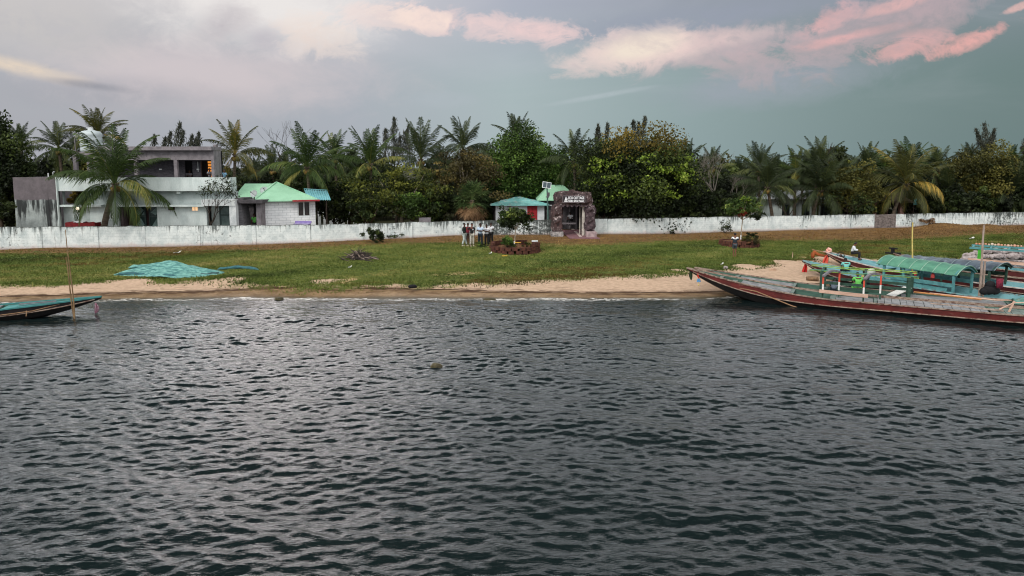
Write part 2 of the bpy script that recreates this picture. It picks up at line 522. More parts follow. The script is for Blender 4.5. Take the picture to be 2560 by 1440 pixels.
wet = g.mix(g.ss(ns, .35, .65), lin((150, 124, 92)), lin((112, 88, 60)))
wet = g.mix(g.ss(nf, .5, .72), wet, lin((92, 74, 50)))
sh = g.m('ADD', SHR, g.m('MULTIPLY', jit, .9))
wrackv = g.noise(g.mapv(co, (.35, 3.2, 1)), 1.7, 6, .7, .6)
scol = g.mix(g.ss(sh, .85, 1.2), wet, sand)
wr = g.m('MULTIPLY', g.ss(sh, .5, .9), g.ss(sh, 1.7, 1.1))
scol = g.mix(g.m('MULTIPLY', wr, g.ss(wrackv, .44, .54)), scol, lin((72, 48, 28)))
scol = g.mix(g.m('MULTIPLY', g.ss(wrackv, .60, .65), .7), scol, lin((82, 62, 42)))
lnm = g.ss(g.m('ABSOLUTE', g.m('SUBTRACT', g.m('ADD', SHR, g.m('MULTIPLY', jit, .4)), 1.08)), .15, .04)
scol = g.mix(g.m('MULTIPLY', lnm, g.ss(wrackv, .36, .46)), scol, lin((64, 44, 26)))
scol = g.mix(g.ss(SHR, .35, -.1), scol, lin((78, 70, 52)))
grass = g.ramp(g.m('ADD', g.m('MULTIPLY', nm, .55), g.m('MULTIPLY', nl, .45)), [(.3, lin((50, 60, 26))), (.44, lin((80, 96, 42))), (.56, lin((110, 116, 58))), (.70, lin((146, 132, 82)))])
grass = g.mix(.8, grass, g.mix(g.ss(nf, .3, .7), (.38, .4, .36), (1.35, 1.35, 1.25)), 'MULTIPLY')
pat = g.m('MULTIPLY', g.ss(nl, .62, .68), g.ss(GRS, 6.5, 1.))
grass = g.mix(pat, grass, lin((196, 166, 126)))
grass = g.mix(g.m('MULTIPLY', g.ss(nl, .35, .26), .75), grass, lin((40, 42, 24)))
dry = g.ramp(g.m('ADD', g.m('MULTIPLY', nm, .5), g.m('MULTIPLY', ns, .5)), [(.32, lin((66, 50, 32))), (.46, lin((104, 78, 46))), (.6, lin((132, 102, 62))), (.74, lin((146, 122, 92)))])
dry = g.mix(.7, dry, g.mix(g.ss(nf, .3, .7), (.45, .45, .45), (1.3, 1.3, 1.3)), 'MULTIPLY')
gj = g.m('ADD', GRS, g.m('ADD', g.m('MULTIPLY', jit, 2.6), g.m('MULTIPLY', g.m('SUBTRACT', nf, .5), 1.5)))
col = g.mix(g.ss(gj, -.35, .35), scol, grass)
dj = g.m('ADD', DRY, g.m('ADD', g.m('MULTIPLY', jit, 4.5), g.m('MULTIPLY', g.m('SUBTRACT', nf, .5), 1.5)))
col = g.mix(g.ss(dj, -.9, .9), col, dry)
col = g.mix(g.ss(g.m('ADD', DRY, g.m('MULTIPLY', jit, 5.)), 9, 16), col, g.mix(nm, lin((34, 38, 22)), lin((62, 62, 36))))
g.put(b.inputs['Base Color'], col)
g.put(b.inputs['Roughness'], g.mix(g.ss(sh, .2, 1.3), (.35, .35, .35), (.95, .95, .95)))
g.put(b.inputs['Specular IOR Level'], .25)
g.put(b.inputs['Normal'], g.bump(g.m('ADD', nm, g.m('MULTIPLY', nf, .7)), .7, .08))
GROUND_MAT = m
me = npmesh('ground', np.stack([gx, gy, gzv], 1), gf, {'d_shore': gy - Ysh(gx), 'd_grass': gdist(gx, gy), 'd_dry': gy - Ydr(gx)}, [m], True)
tag(link('ground', me), 'sandy shore rising through green lawn to dry brown earth at the white wall', 'ground', kind='structure')

# grass blades (nobody could count them)
rng = np.random.RandomState(11)
N = 430000
bx = rng.uniform(-46, 52, N); u = rng.rand(N)
yg, yd, yw = Ygr(bx), Ydr(bx), Ywl(bx)
by = yg - .9 + (yw + .3 - yg) * u ** 1.15
clump = rough2(bx * 1.3, by * 2.0, 2.2)
edge = np.exp(-(gdist(bx, by) / .6) ** 2)
keep = (clump + edge * .5 + rng.randn(N) * .35 > -.35) & (by < yw - .2)
keep &= (rng.rand(N) < np.where(by > yd, .22, 1.)) & (gdist(bx, by) + rng.randn(N) * .5 > .15)
bx, by, clump, edge = bx[keep], by[keep], clump[keep], edge[keep]
dryness = np.clip((by - Ydr(bx) + rng.randn(len(bx)) * .8) / 1.5, 0, 1)
dryness = np.clip(dryness + np.clip(rough2(bx * .35 + 20, by * 1.3, 1.4) * 2.2 - .35, 0, .8), 0, 1)
bz = gz(bx, by)
n = len(bx)
hgt = (.03 + .055 * rng.rand(n) ** 2 + .10 * edge * rng.rand(n) + .05 * np.clip(clump, 0, 1)) * np.where(rng.rand(n) < .02, 1.9, 1)
th = rng.rand(n) * 6.28; wd = .02 + .03 * rng.rand(n)
lx, ly = np.cos(th) * wd, np.sin(th) * wd
ox, oy = rng.randn(n) * .05, rng.randn(n) * .05
V = np.stack([np.stack([bx - lx, by - ly, bz - .01], 1), np.stack([bx + lx, by + ly, bz - .01], 1), np.stack([bx + ox, by + oy, bz + hgt], 1)], 1).reshape(-1, 3)
m, g, b = newmat('grass_blades')
r = g.attr('rnd')
cg = g.ramp(r, [(0, lin((44, 54, 22))), (.35, lin((78, 94, 40))), (.65, lin((110, 118, 58))), (1, lin((158, 144, 92)))])
cd = g.ramp(r, [(0, lin((66, 50, 28))), (.5, lin((108, 80, 44))), (1, lin((152, 120, 74)))])
g.put(b.inputs['Base Color'], g.mix(g.attr('dry'), cg, cd))
g.put(b.inputs['Roughness'], .8); g.put(b.inputs['Specular IOR Level'], .15)
rn = np.clip(.47 + .75 * rough2(bx * .28 + 9, by * 1.1, 1.5) + .3 * rough2(bx * .6 + 30, by * 1.6, 4.) + .05 * clump + .09 * rng.randn(n) - .10 * edge, 0, 1)
me = npmesh('grass', V, np.arange(3 * n).reshape(-1, 3), {'rnd': np.repeat(rn, 3), 'dry': np.repeat(dryness, 3)}, [m])
tag(link('grass', me), 'short uneven grass of the shore lawn, drier and browner towards the wall', 'grass', kind='stuff')

# ------------------------------------------------------------------ water
def waves(x, y, near=True):
    rng = np.random.RandomState(5)
    K = 140
    lam = np.concatenate([np.exp(rng.uniform(np.log(.22), np.log(.5), 70)), np.exp(rng.uniform(np.log(.45), np.log(1.3), 46)), np.exp(rng.uniform(np.log(1.3), np.log(4.6), 24))])
    ang = radians(-96) + rng.randn(K) * .5
    ph = rng.rand(K) * 6.283
    dxx = np.zeros_like(x); dyy = np.zeros_like(x); zz = np.zeros_like(x)
    gust = .82 + .45 * rough2(x * .35, y * .5)
    for l, a, p in zip(lam, ang, ph):
        k = 6.2832 / l
        amp = .0050 * l ** .95 * (.94 if l < .55 else (.36 if l < 1.3 else .54))
        t = k * (x * cos(a) + y * sin(a)) + p
        s, c = np.sin(t), np.cos(t)
        zz += amp * c
        dxx -= .9 * amp * s * cos(a); dyy -= .9 * amp * s * sin(a)
    calm = np.clip((Ysh(x) - y) / 2.5, .55, 1) * gust
    return dxx * calm, dyy * calm, zz * calm
xs = stretch([(-400, -60, 20), (-60, -40, 2.), (-40, -12, .075), (-12, 12, .058), (12, 46, .075), (46, 80, 2.), (80, 420, 20)])
ys = stretch([(-300, -10, 12), (-10, 9, 1.), (9, 14, .043), (14, 22, .048), (22, 32, .065), (32, 42, .085), (42, 52, .2), (52, 56, 1.)])
wx, wy, wf = grid(xs, ys)
inner = (wx > -42) & (wx < 48) & (wy > 8)
DX = np.zeros_like(wx); DY = np.zeros_like(wx); DZ = np.zeros_like(wx)
DX[inner], DY[inner], DZ[inner] = waves(wx[inner], wy[inner])
# keep only faces on the lake side (a little under the shore so the edge meets the sand)
keep = (wy[wf].min(1) < Ysh(wx[wf].mean(1)) + 1.2)
wf = wf[keep]
m, g, b = newmat('lake_water')
co = g.n('TexCoord').outputs['Object']
r1 = g.noise(g.mapv(co, (.8, 1.9, 1), rot=(0, 0, .12)), 4.6, 4, .6, .5)
r2 = g.noise(g.mapv(co, (.8, 1.8, 1), rot=(0, 0, -.25)), 11.0, 3, .55, .3)
g.put(b.inputs['Normal'], g.bump(g.m('ADD', g.m('MULTIPLY', r1, .7), g.m('MULTIPLY', r2, .30)), .36, .06))
sd_ = g.attr('d_shore')
nsh = g.noise(co, .9, 5, .6)
deep = g.mix(g.ss(nsh, .4, .7), (.005, .0105, .011), (.007, .013, .013))
shal = g.mix(g.ss(g.m('ADD', sd_, g.m('MULTIPLY', nsh, 1.6)), 1.6, .5), deep, lin((74, 64, 46)))
fn = g.noise(g.mapv(co, (.9, 3.0, 1)), 2.6, 7, .7, .6)
fd = g.m('ADD', sd_, g.m('MULTIPLY', g.m('SUBTRACT', g.noise(co, .5, 3, .6), .5), 1.4))
foam = g.m('MULTIPLY', g.ss(fn, .49, .56), g.m('MULTIPLY', g.ss(fd, .8, .25), g.ss(fd, -.5, -.1)))
g.put(b.inputs['Base Color'], g.mix(foam, shal, (.75, .74, .70)))
g.put(b.inputs['Roughness'], g.m('ADD', .06, g.m('MULTIPLY', foam, .6)))
g.put(b.inputs['IOR'], 1.34)
g.put(b.inputs['Specular IOR Level'], .5)
me = npmesh('water', np.stack([wx + DX, wy + DY, DZ], 1), wf, {'d_shore': Ysh(wx) - wy}, [m], True)
tag(link('water', me), 'dark choppy lake water with short wind waves reaching the sandy shore', 'water', kind='structure')
# ------------------------------------------------------------------ vegetation
BARK = pm('bark_grey_brown', lin((96, 84, 72)), lin((58, 48, 40)), 5, .9, .8, stretch=(1, 1, .35))
PALMBARK = pm('palm_bark', lin((112, 100, 86)), lin((66, 56, 48)), 4, .9, .9, stretch=(.4, .4, 3.2))
PALEBARK = pm('pale_bark', lin((176, 164, 146)), lin((118, 106, 92)), 6, .9, .6)
DARKBARK = pm('dark_bark', lin((66, 56, 48)), lin((36, 30, 26)), 6, .9, .6)
LM = {
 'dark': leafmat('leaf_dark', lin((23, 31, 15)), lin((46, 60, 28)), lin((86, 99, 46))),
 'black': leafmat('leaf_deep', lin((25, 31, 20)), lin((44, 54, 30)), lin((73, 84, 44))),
 'green': leafmat('leaf_green', lin((40, 56, 23)), lin((73, 99, 42)), lin((132, 162, 73))),
 'olive': leafmat('leaf_olive', lin((48, 50, 22)), lin((86, 86, 39)), lin((124, 118, 58))),
 'brown': leafmat('leaf_brownish', lin((47, 44, 25)), lin((89, 82, 47)), lin((143, 127, 73))),
 'feather': leafmat('leaf_feathery', lin((28, 36, 17)), lin((68, 78, 32)), lin((135, 138, 59))),
 'gold': leafmat('leaf_gold', lin((68, 64, 25)), lin((114, 99, 40)), lin((145, 123, 53))),
 'lime': leafmat('leaf_lime', lin((86, 112, 36)), lin((150, 176, 68)), lin((186, 200, 96))),
 'grey': leafmat('leaf_casuarina', lin((52, 58, 50)), lin((78, 82, 70)), lin((98, 98, 84))),
 'palmdark': leafmat('palm_dark', lin((33, 42, 25)), lin((68, 80, 47)), lin((118, 122, 70))),
 'palm': leafmat('palm_green', lin((33, 49, 21)), lin((70, 89, 42)), lin((139, 134, 70))),
 'palmyel': leafmat('palm_yellowing', lin((41, 47, 22)), lin((95, 96, 47)), lin((188, 155, 72))),
 'fan': leafmat('fan_palm_leaf', lin((34, 48, 26)), lin((70, 92, 50)), lin((124, 142, 88))),
 'dead': leafmat('dead_frond', lin((84, 62, 40)), lin((134, 104, 74)), lin((168, 138, 106))),
 'red': leafmat('leaf_red', lin((120, 44, 34)), lin((166, 74, 54)), lin((200, 112, 84))),
 'pot': leafmat('leaf_bright', lin((40, 60, 28)), lin((80, 102, 46)), lin((150, 162, 84))),
}

def quads(P, S, R, rng, asp=.6, up=.35, droop=0.):
    n = len(P)
    nrm = rng.randn(n, 3); nrm[:, 2] += up * 2; nrm /= np.linalg.norm(nrm, axis=1)[:, None]
    t = rng.randn(n, 3); t[:, 2] -= droop * 3
    t -= nrm * (t * nrm).sum(1)[:, None]; t /= np.linalg.norm(t, axis=1)[:, None]
    bt = np.cross(nrm, t)
    S = S[:, None]
    V = np.stack([P - t * S, P + bt * S * asp - t * S * .1, P + t * S, P - bt * S * asp - t * S * .1], 1).reshape(-1, 3)
    return V, np.arange(4 * n).reshape(-1, 4), np.repeat(R, 4)

def crown_mesh(name, seed, rx, ry, rz, ncl, per, size, mat, asp=.6, flat=.0, clr=.30, mats2=None, f2=.0, hollow=.35, cut=-.75):
    """many leaf faces in clumps through the crown's volume"""
    rng = np.random.RandomState(seed)
    C = []
    while len(C) < ncl:
        v = rng.randn(3); v /= np.linalg.norm(v)
        if v[2] < cut: continue
        rad = (hollow + (1 - hollow) * rng.rand() ** .6) * (1 + .16 * rng.randn())
        C.append(v * rad)
    C = np.array(C)
    rr = clr * (.55 + .8 * rng.rand(ncl))
    cnt = np.maximum(6, (per * (rr / clr) ** 2).astype(int))
    ci = np.repeat(np.arange(ncl), cnt)
    n = len(ci)
    off = rng.randn(n, 3); off /= np.linalg.norm(off, axis=1)[:, None]
    off *= (rng.rand(n) ** .5)[:, None] * rr[ci][:, None]
    off[:, 2] *= (1 - flat)
    P = (C[ci] + off) * np.array([rx, ry, rz])
    tone = np.clip(rng.rand(ncl) ** 1.4 * .95, 0, 1)
    R = np.clip(tone[ci] + rng.randn(n) * .16, 0, 1)
    V, FC, RR = quads(P, size * (.6 + .8 * rng.rand(n)), R, rng, asp)
    midx = None; mats = [mat]
    if mats2:
        sel = (rng.rand(ncl) < f2)
        if callable(mats2[1]): sel = mats2[1](C, rng)
        midx = sel[ci].astype(np.int32); mats = [mat, mats2[0]]
    return npmesh(name, V, FC, {'rnd': RR}, mats, False, midx), C * np.array([rx, ry, rz])

def limbs(mb, base, C, rng, r0, n=9, split=.45):
    base = Vector(base)
    top = Vector(C.mean(0)) if len(C) else Vector((0, 0, 1))
    fork = base.lerp(Vector((top.x, top.y, max(top.z, base.z + .5))), split)
    fork += Vector((rng.uniform(-.15, .15), rng.uniform(-.15, .15), 0))
    mid = base.lerp(fork, .5) + Vector((rng.uniform(-.12, .12), 0, 0))
    mb.tube([base, mid, fork], [r0, r0 * .8, r0 * .7], 7)
    for i in range(n):
        e = Vector(C[rng.randrange(len(C))])
        m1 = fork.lerp(e, .5) + Vector((rng.uniform(-.2, .2), rng.uniform(-.2, .2), rng.uniform(0, .3)))
        mb.tube([fork, m1, e], [r0 * .5, r0 * .28, r0 * .08], 5)

def tree(name, label, cat, px, py, rxp, ryp, Y, mat, seed, ncl=60, per=110, size=.13, group=None, trunk=True, bark=None, depth=.8, zbase=None, **kw):
    c = aty(px, py, Y)
    rx, rz = rxp * Y / F, ryp * Y / F
    zb = gzf(c.x, Y) if zbase is None else zbase
    t = thing(name, label, cat, (c.x, Y, zb), group)
    me, C = crown_mesh('crown', seed, rx, rx * depth, rz, ncl, per, size, LM[mat], **kw)
    o = link('crown', me, t); o.location = (0, 0, c.z - zb)
    if trunk:
        mb = MB(); rg = random.Random(seed)
        limbs(mb, (0, 0, -.1), C + np.array([0, 0, c.z - zb]), rg, .09 + .035 * rx, 9)
        mb.build('trunk', bark or BARK, t, True, local=True)
    return t

# ---- palms
def frond(acc, rng, az, el0, droop, L, hang, tone, nl=44, wd=.0165):
    """arching frond: rachis ribbon + two rows of hanging leaflets"""
    N = 18; p = np.array([0., 0., 0.]); pts = []; tn = []
    twist = rng.uniform(-.25, .25)
    for i in range(N + 1):
        s = i / N
        el = el0 - droop * s ** 1.25
        a = az + twist * s * s
        t = np.array([cos(el) * cos(a), cos(el) * sin(a), sin(el)])
        pts.append(p.copy()); tn.append(t)
        p = p + t * (L / N)
    pts = np.array(pts); tn = np.array(tn)
    def add(q, r): acc[0].append(q); acc[1].append(r)
    side0 = np.array([-sin(az), cos(az), 0])
    for i in range(N):
        w0, w1 = .011 * (1 - i / N) + .003, .011 * (1 - (i + 1) / N) + .003
        add([pts[i] - side0 * w0, pts[i] + side0 * w0, pts[i + 1] + side0 * w1, pts[i + 1] - side0 * w1], min(1, tone + .35))
    for k in range(nl):
        s = .14 + .86 * (k + .3) / nl
        f = s * N; i = min(int(f), N - 1); q = pts[i] + (pts[i + 1] - pts[i]) * (f - i); t = tn[i]
        prof = min(1, (s - .08) * 4.5) * (1 - .78 * max(0, s - .45) / .55)
        for sg in (-1, 1):
            if rng.rand() < .06: continue
            ln = (.35 if el0 < .7 else .25) * L * prof * rng.uniform(.8, 1.1)
            sd = np.cross(t, [0, 0, 1.]); nn = np.linalg.norm(sd); sd = sd / nn if nn > .05 else side0
            dr = sd * sg * .8 + t * ((.55 if el0 < .7 else .95) + .3 * s) + np.array([0, 0, -hang - rng.uniform(0, .25)])
            dr /= np.linalg.norm(dr)
            d2 = dr + np.array([0, 0, -.45 - hang]); d2 /= np.linalg.norm(d2)
            m_ = q + dr * ln * .55; e_ = m_ + d2 * ln * .45
            wv = t * wd * L * .55
            r = min(1, max(0, tone + rng.randn() * .1))
            add([q - wv * .6, q + wv * .6, m_ + wv, m_ - wv], r)
            add([m_ - wv, m_ + wv, e_ + wv * .12, e_ - wv * .12], r)

def palm_crown(seed, nf=26, up=.5, wild=1.0):
    rng = np.random.RandomState(seed)
    acc = ([], [])
    for i in range(nf):
        s = i / (nf - 1)
        az = i * 2.39996 + rng.uniform(-.3, .3)
        el = radians(88 - 112 * s ** (1.25 + up * .4)) + rng.uniform(-.12, .12)
        droop = (.45 + 1.05 * min(1, s * 1.6)) * rng.uniform(.75, 1.25) * wild
        L = (.92 + .16 * rng.rand()) * (.82 if s < .12 else 1) * (.9 if s > .85 else 1)
        tone = rng.uniform(.05, .5) + (.35 if rng.rand() < .07 else 0) + (.35 if s > .88 and rng.rand() < .5 else 0)
        frond(acc, rng, az, el, droop, L, .1 + .5 * s, tone)
    V = np.array(acc[0]).reshape(-1, 3)
    R = np.repeat(np.clip(np.array(acc[1]), 0, 1), 4)
    return npmesh('crown', V, np.arange(len(V)).reshape(-1, 4), {'rnd': R}, [LM['palm']])
PC = [palm_crown(100 + i, nf, up, wl) for i, (nf, up, wl) in enumerate([(24, .2, .9), (20, .6, 1.0), (19, .9, .7), (24, .3, 1.15), (17, 1.2, .65), (21, .5, .95)])]

def palm(label, px, py, Lp, Y, var, mat='palm', basepx=None, rot=0., r=.17, group='coconut palms of the grove', sq=1., coco=True, L3=None):
    c = aty(px, py, Y); L = Lp * 1.1 * Y / F
    bx = X(basepx, Y) if basepx is not None else c.x + random.uniform(-.5, .5)
    zb = gzf(bx, Y)
    t = thing('coconut_palm', label, 'palm tree', (bx, Y, zb), group)
    o = link('crown', PC[var % len(PC)], t)
    o.location = (c.x - bx, 0, c.z - zb); o.scale = (L, L, L * sq); o.rotation_euler = (0, 0, rot)
    o.material_slots[0].link = 'OBJECT'; o.material_slots[0].material = LM[mat]
    mb = MB(); h = c.z - zb; dxx = c.x - bx
    pts = [(dxx * (s ** 1.6), .1 * sin(s * 3), -.1 + (h + .1) * s) for s in (0, .12, .3, .5, .7, .88, 1.)]
    mb.tube(pts, [r * 1.5, r * 1.15, r, r * .92, r * .85, r * .8, r * .9], 9)
    for i in range(7):      # old leaf bases under the crown
        a = i * .9
        mb.beam((dxx, 0, h - .25), (dxx + cos(a) * .3, sin(a) * .3, h + .12), .1, .05)
    mb.build('trunk', PALMBARK, t, True, local=True)
    if coco:
        mb = MB(); rg = random.Random(int(px))
        for i in range(7):
            a = rg.uniform(0, 6.28)
            mb.ball((dxx + cos(i * .9) * .22, sin(i * .9) * .22, h - .3 - .12 * (i % 2)), .16, 7, sq=(1, 1, 1.15))
        mb.build('coconut_bunch', pm('coconut_husk', lin((112, 104, 50)), lin((140, 106, 58)), 4), t, True, local=True)
    return t

palm('big coconut palm with wide arching fronds right in front of the two-storey building', 288, 462, 150, 53.4, 3, 'palm', 247, 1.2, .24, coco=True)
for a in [
 ('coconut palm with drooping crown, leftmost of the tall palms behind the stained wall', 147, 374, 74, 74, 1, 'palmdark', 160, .5),
 ('tall coconut palm rising just above the white water tank', 247, 340, 76, 66, 3, 'palmyel', 235, 2.0),
 ('coconut palm whose tips show between the left dark tree and the tall palms', 52, 362, 56, 80, 2, 'palmdark', 60, 2.9),
 ('coconut palm standing at the right end of the upper storey with a yellowing base', 588, 388, 92, 64, 1, 'palmyel', 580, .9),
 ('coconut palm with long fronds behind the green hip-roofed house', 768, 420, 104, 61.5, 0, 'palm', 775, 3.4),
 ('coconut palm half hidden on the right side of the palm behind the green hip roof', 836, 398, 76, 70, 5, 'palm', 845, .3),
 ('low dark coconut palm between the upper storey palm and the green-roof palm', 682, 424, 64, 72, 4, 'palmdark', 685, 1.7),
 ('coconut palm with upright fronds behind the feathery bushes, right of the teal tin canopy', 925, 412, 96, 63, 2, 'palm', 930, 2.2),
 ('coconut palm with a tall upright tuft, left of the pair highest over the brownish tree', 1052, 400, 104, 66, 4, 'palmdark', 1050, .2),
 ('coconut palm with star-shaped crown highest over the brownish tree', 1158, 376, 88, 66, 1, 'palmdark', 1156, 1.1),
 ('coconut palm peeking out over the round green tree', 1292, 352, 70, 72, 2, 'palmdark', 1295, 2.7),
 ('coconut palm between the round green tree and the golden-topped tree', 1436, 406, 88, 65, 1, 'palmdark', 1440, 3.6),
 ('coconut palm right behind the right shoulder of the golden-topped tree', 1718, 412, 66, 72, 4, 'palmdark', 1715, .8),
 ('coconut palm beside the bare grey branches', 1782, 420, 56, 76, 2, 'palmdark', 1785, 1.9),
 ('short-tufted coconut palm above the young planter tree', 1897, 424, 70, 74, 2, 'palmdark', 1900, .4),
 ('thick low coconut palm with hanging fronds behind the young planter tree', 1918, 470, 96, 67, 3, 'palmdark', 1935, 1.5),
 ('coconut palm left of the pair over the white bungalow', 1990, 436, 72, 73, 5, 'palm', 1988, 2.4),
 ('coconut palm with bare spike behind it over the white bungalow', 2048, 424, 88, 70, 1, 'palmdark', 2035, .1),
 ('low spreading coconut palm in front of the white bungalow', 2052, 478, 96, 67.5, 3, 'palmdark', 2032, 3.),
 ('dark coconut palm hiding the right half of the white bungalow', 2108, 470, 84, 69, 0, 'palmdark', 2094, 1.2),
 ('coconut palm with three stiff upright fronds, right of the white bungalow', 2166, 424, 70, 71, 4, 'palmdark', 2160, 2.1),
 ('leaning coconut palm with yellowed drooping fronds above the broken grey brick gap', 2266, 462, 112, 66.8, 3, 'palmyel', 2232, .7),
 ('coconut palm behind the crown of the leaning palm', 2275, 420, 72, 76, 0, 'palm', 2280, 2.6),
 ('coconut palm midway between the leaning palm and the olive tree', 2342, 428, 70, 74, 5, 'palmdark', 2340, 1.0),
 ('coconut palm tuft just left of the olive round tree', 2424, 400, 44, 78, 2, 'palmdark', 2424, .2),
 ('coconut palm right of the olive round tree', 2528, 424, 66, 76, 1, 'palm', 2530, 2.9),
 ('dark low palm with fronds hanging over the far right end of the wall', 2522, 500, 110, 69.5, 3, 'palmdark', 2545, 4.),
 ('dark coconut palm deep in shade behind the teal notice board', 2372, 486, 86, 71.5, 5, 'palmdark', 2372, .9),
]:
    palm(*a)
rgp = random.Random(31)
for i, (px, py) in enumerate([(640, 430), (715, 424), (880, 416), (1100, 412), (1215, 404), (1365, 410), (1480, 416), (1660, 414), (1755, 430), (1845, 436), (1945, 440), (2015, 420), (2130, 436), (2215, 434), (2310, 430), (2385, 436), (2486, 438), (2560, 432), (190, 380), (395, 424)]):
    palm('coconut palm in the crowded back row behind the nearer palms', px, py, rgp.uniform(42, 54), rgp.uniform(74, 84), i, 'palmdark', None, rgp.uniform(0, 6), .15, 'coconut palms in the back row', coco=False)

# ---- fan palm beside the hut, with a skirt of dead fronds
def fan_palm(px, py, Y):
    c = aty(px, py, Y); zb = gzf(c.x, Y); rng = np.random.RandomState(21)
    t = thing('fan_palm', 'bushy fan palm with brown dead skirt hanging over the white wall beside the hut', 'palm tree', (c.x, Y, zb))
    def fans(n, el, ln, mat, name, R):
        acc = []; rr = []
        for i in range(n):
            az = i * 2.4 + rng.uniform(-.3, .3); e = el[0] + (el[1] - el[0]) * (i / n) + rng.uniform(-.15, .15)
            dv = np.array([cos(e) * cos(az), cos(e) * sin(az), sin(e)]); h = np.array([0, 0, c.z - zb])
            tip = h + dv * ln * rng.uniform(.45, .7)
            sd = np.array([-sin(az), cos(az), 0]); up = np.cross(sd, dv)
            acc.append([h - sd * .015, h + sd * .015, tip + sd * .015, tip - sd * .015]); rr.append(.8)
            tone = rng.uniform(.1, .8)
            for k in range(18):
                a = radians(-105 + 210 * k / 17)
                d = dv * cos(a) + sd * sin(a) + up * .15 * rng.randn() - np.array([0, 0, .12])
                d /= np.linalg.norm(d); l = ln * .5 * rng.uniform(.8, 1.1); wv = np.cross(d, up); wv /= np.linalg.norm(wv); wv *= .035
                m_ = tip + d * l * .5; e2 = tip + d * l - np.array([0, 0, .12 * l])
                acc.append([tip - wv * .3, tip + wv * .3, m_ + wv, m_ - wv]); rr.append(np.clip(tone + rng.randn() * .15, 0, 1))
                acc.append([m_ - wv, m_ + wv, e2, e2]); rr.append(np.clip(tone + rng.randn() * .15, 0, 1))
        V = np.array(acc).reshape(-1, 3)
        link(name, npmesh(name, V, np.arange(len(V)).reshape(-1, 4), {'rnd': np.repeat(rr, 4)}, [LM[mat]]), t)
    fans(40, (1.4, -.55), 1.75, 'fan', 'crown', 0)
    fans(34, (-.6, -1.45), 1.9, 'dead', 'dead_fronds', 0)
    mb = MB(); mb.tube([(0, 0, -.1), (.05, 0, 1), (0, 0, c.z - zb)], [.24, .2, .18], 9); mb.build('trunk', PALMBARK, t, True, local=True)
fan_palm(1180, 500, 57.6)

# ---- broadleaf trees one can tell apart
tree('dark_tree', 'tall dark leafy tree at the far left edge beside the grey stained wall', 'tree', -2, 425, 68, 108, 57.5, 'dark', 31, 110, 260, .12)
tree('dark_tree', 'deep shaded tree low at the left edge behind the white wall', 'tree', 4, 505, 36, 75, 57.5, 'black', 32, 60, 200, .12)
tree('dark_tree', 'dark rounded bush-like tree beside the teal tin canopy', 'tree', 868, 505, 70, 62, 63, 'dark', 33, 90, 220, .11)
tree('feathery_tree', 'yellow-green feathery acacia-like tree in front of the palms, left of the brownish tree', 'tree', 1000, 490, 112, 76, 60, 'feather', 34, 110, 120, .11, flat=.45, bark=PALEBARK)
tree('brownish_tree', 'brownish dry-leaved tree with bare pale branches left of the round green tree', 'tree', 1160, 440, 90, 62, 62, 'brown', 35, 80, 110, .11, flat=.4, bark=PALEBARK)
tree('round_tree', 'round bright green tree behind the teal-roofed hut', 'tree', 1310, 428, 104, 92, 69, 'green', 36, 130, 300, .115)
tree('golden_tree', 'biggest tree, golden-topped with lime flower clusters, right of the stone gate', 'tree', 1592, 438, 136, 112, 62.5, 'dark', 37, 180, 330, .115,
     mats2=(LM['gold'], lambda C, r: (C[:, 2] > .5) & (np.abs(C[:, 0] - .1) < .62) & (r.rand(len(C)) < .85)), cut=-.85)
def lime_clusters():
    rng = np.random.RandomState(77); root = [o for o in COL.objects if o.name.startswith('golden_tree')][0]
    P = []
    for i in range(46):
        a = rng.uniform(-1.35, 1.35); zz = rng.uniform(-.55, .45)
        rr = sqrt(max(0, 1 - zz * zz)) * rng.uniform(.86, 1.04)
        c = np.array([sin(a) * rr * 136 * 62.5 / F, -cos(a) * rr * .8 * 136 * 62.5 / F, zz * 112 * 62.5 / F + aty(1592, 438, 62.5).z - root.location.z])
        n = rng.randint(16, 46); P.append(c + rng.randn(n, 3) * np.array([.34, .2, .16]))
    P = np.concatenate(P)
    V, FC, R = quads(P, .10 + .07 * rng.rand(len(P)), rng.rand(len(P)), rng, .7)
    link('flower_clusters', npmesh('flower_clusters', V, FC, {'rnd': R}, [LM['lime']]), root)
lime_clusters()
tree('olive_tree', 'olive round tree near the right edge below the lone casuarina top', 'tree', 2450, 440, 84, 72, 71.5, 'olive', 38, 110, 230, .115)
tree('olive_tree', 'olive loose-leaved tree left of the leaning palm', 'tree', 2135, 482, 72, 62, 67.5, 'olive', 39, 80, 200, .105)
tree('green_tree', 'small bright green crown showing between stiff palm and leaning palm', 'tree', 2192, 420, 38, 30, 78, 'green', 40, 34, 90, .16)
tree('green_tree', 'leafy green tree top above the dark palms over the white bungalow', 'tree', 2080, 408, 48, 36, 78, 'feather', 41, 36, 90, .15)
tree('green_bush', 'fresh green bush low behind the wall between the feathery tree and the fan palm', 'bush', 1030, 520, 60, 36, 58.2, 'green', 42, 40, 110, .10)
tree('green_bush', 'green leafy bush behind the wall right of the teal tin canopy', 'bush', 925, 528, 46, 32, 58, 'dark', 43, 30, 110, .10)

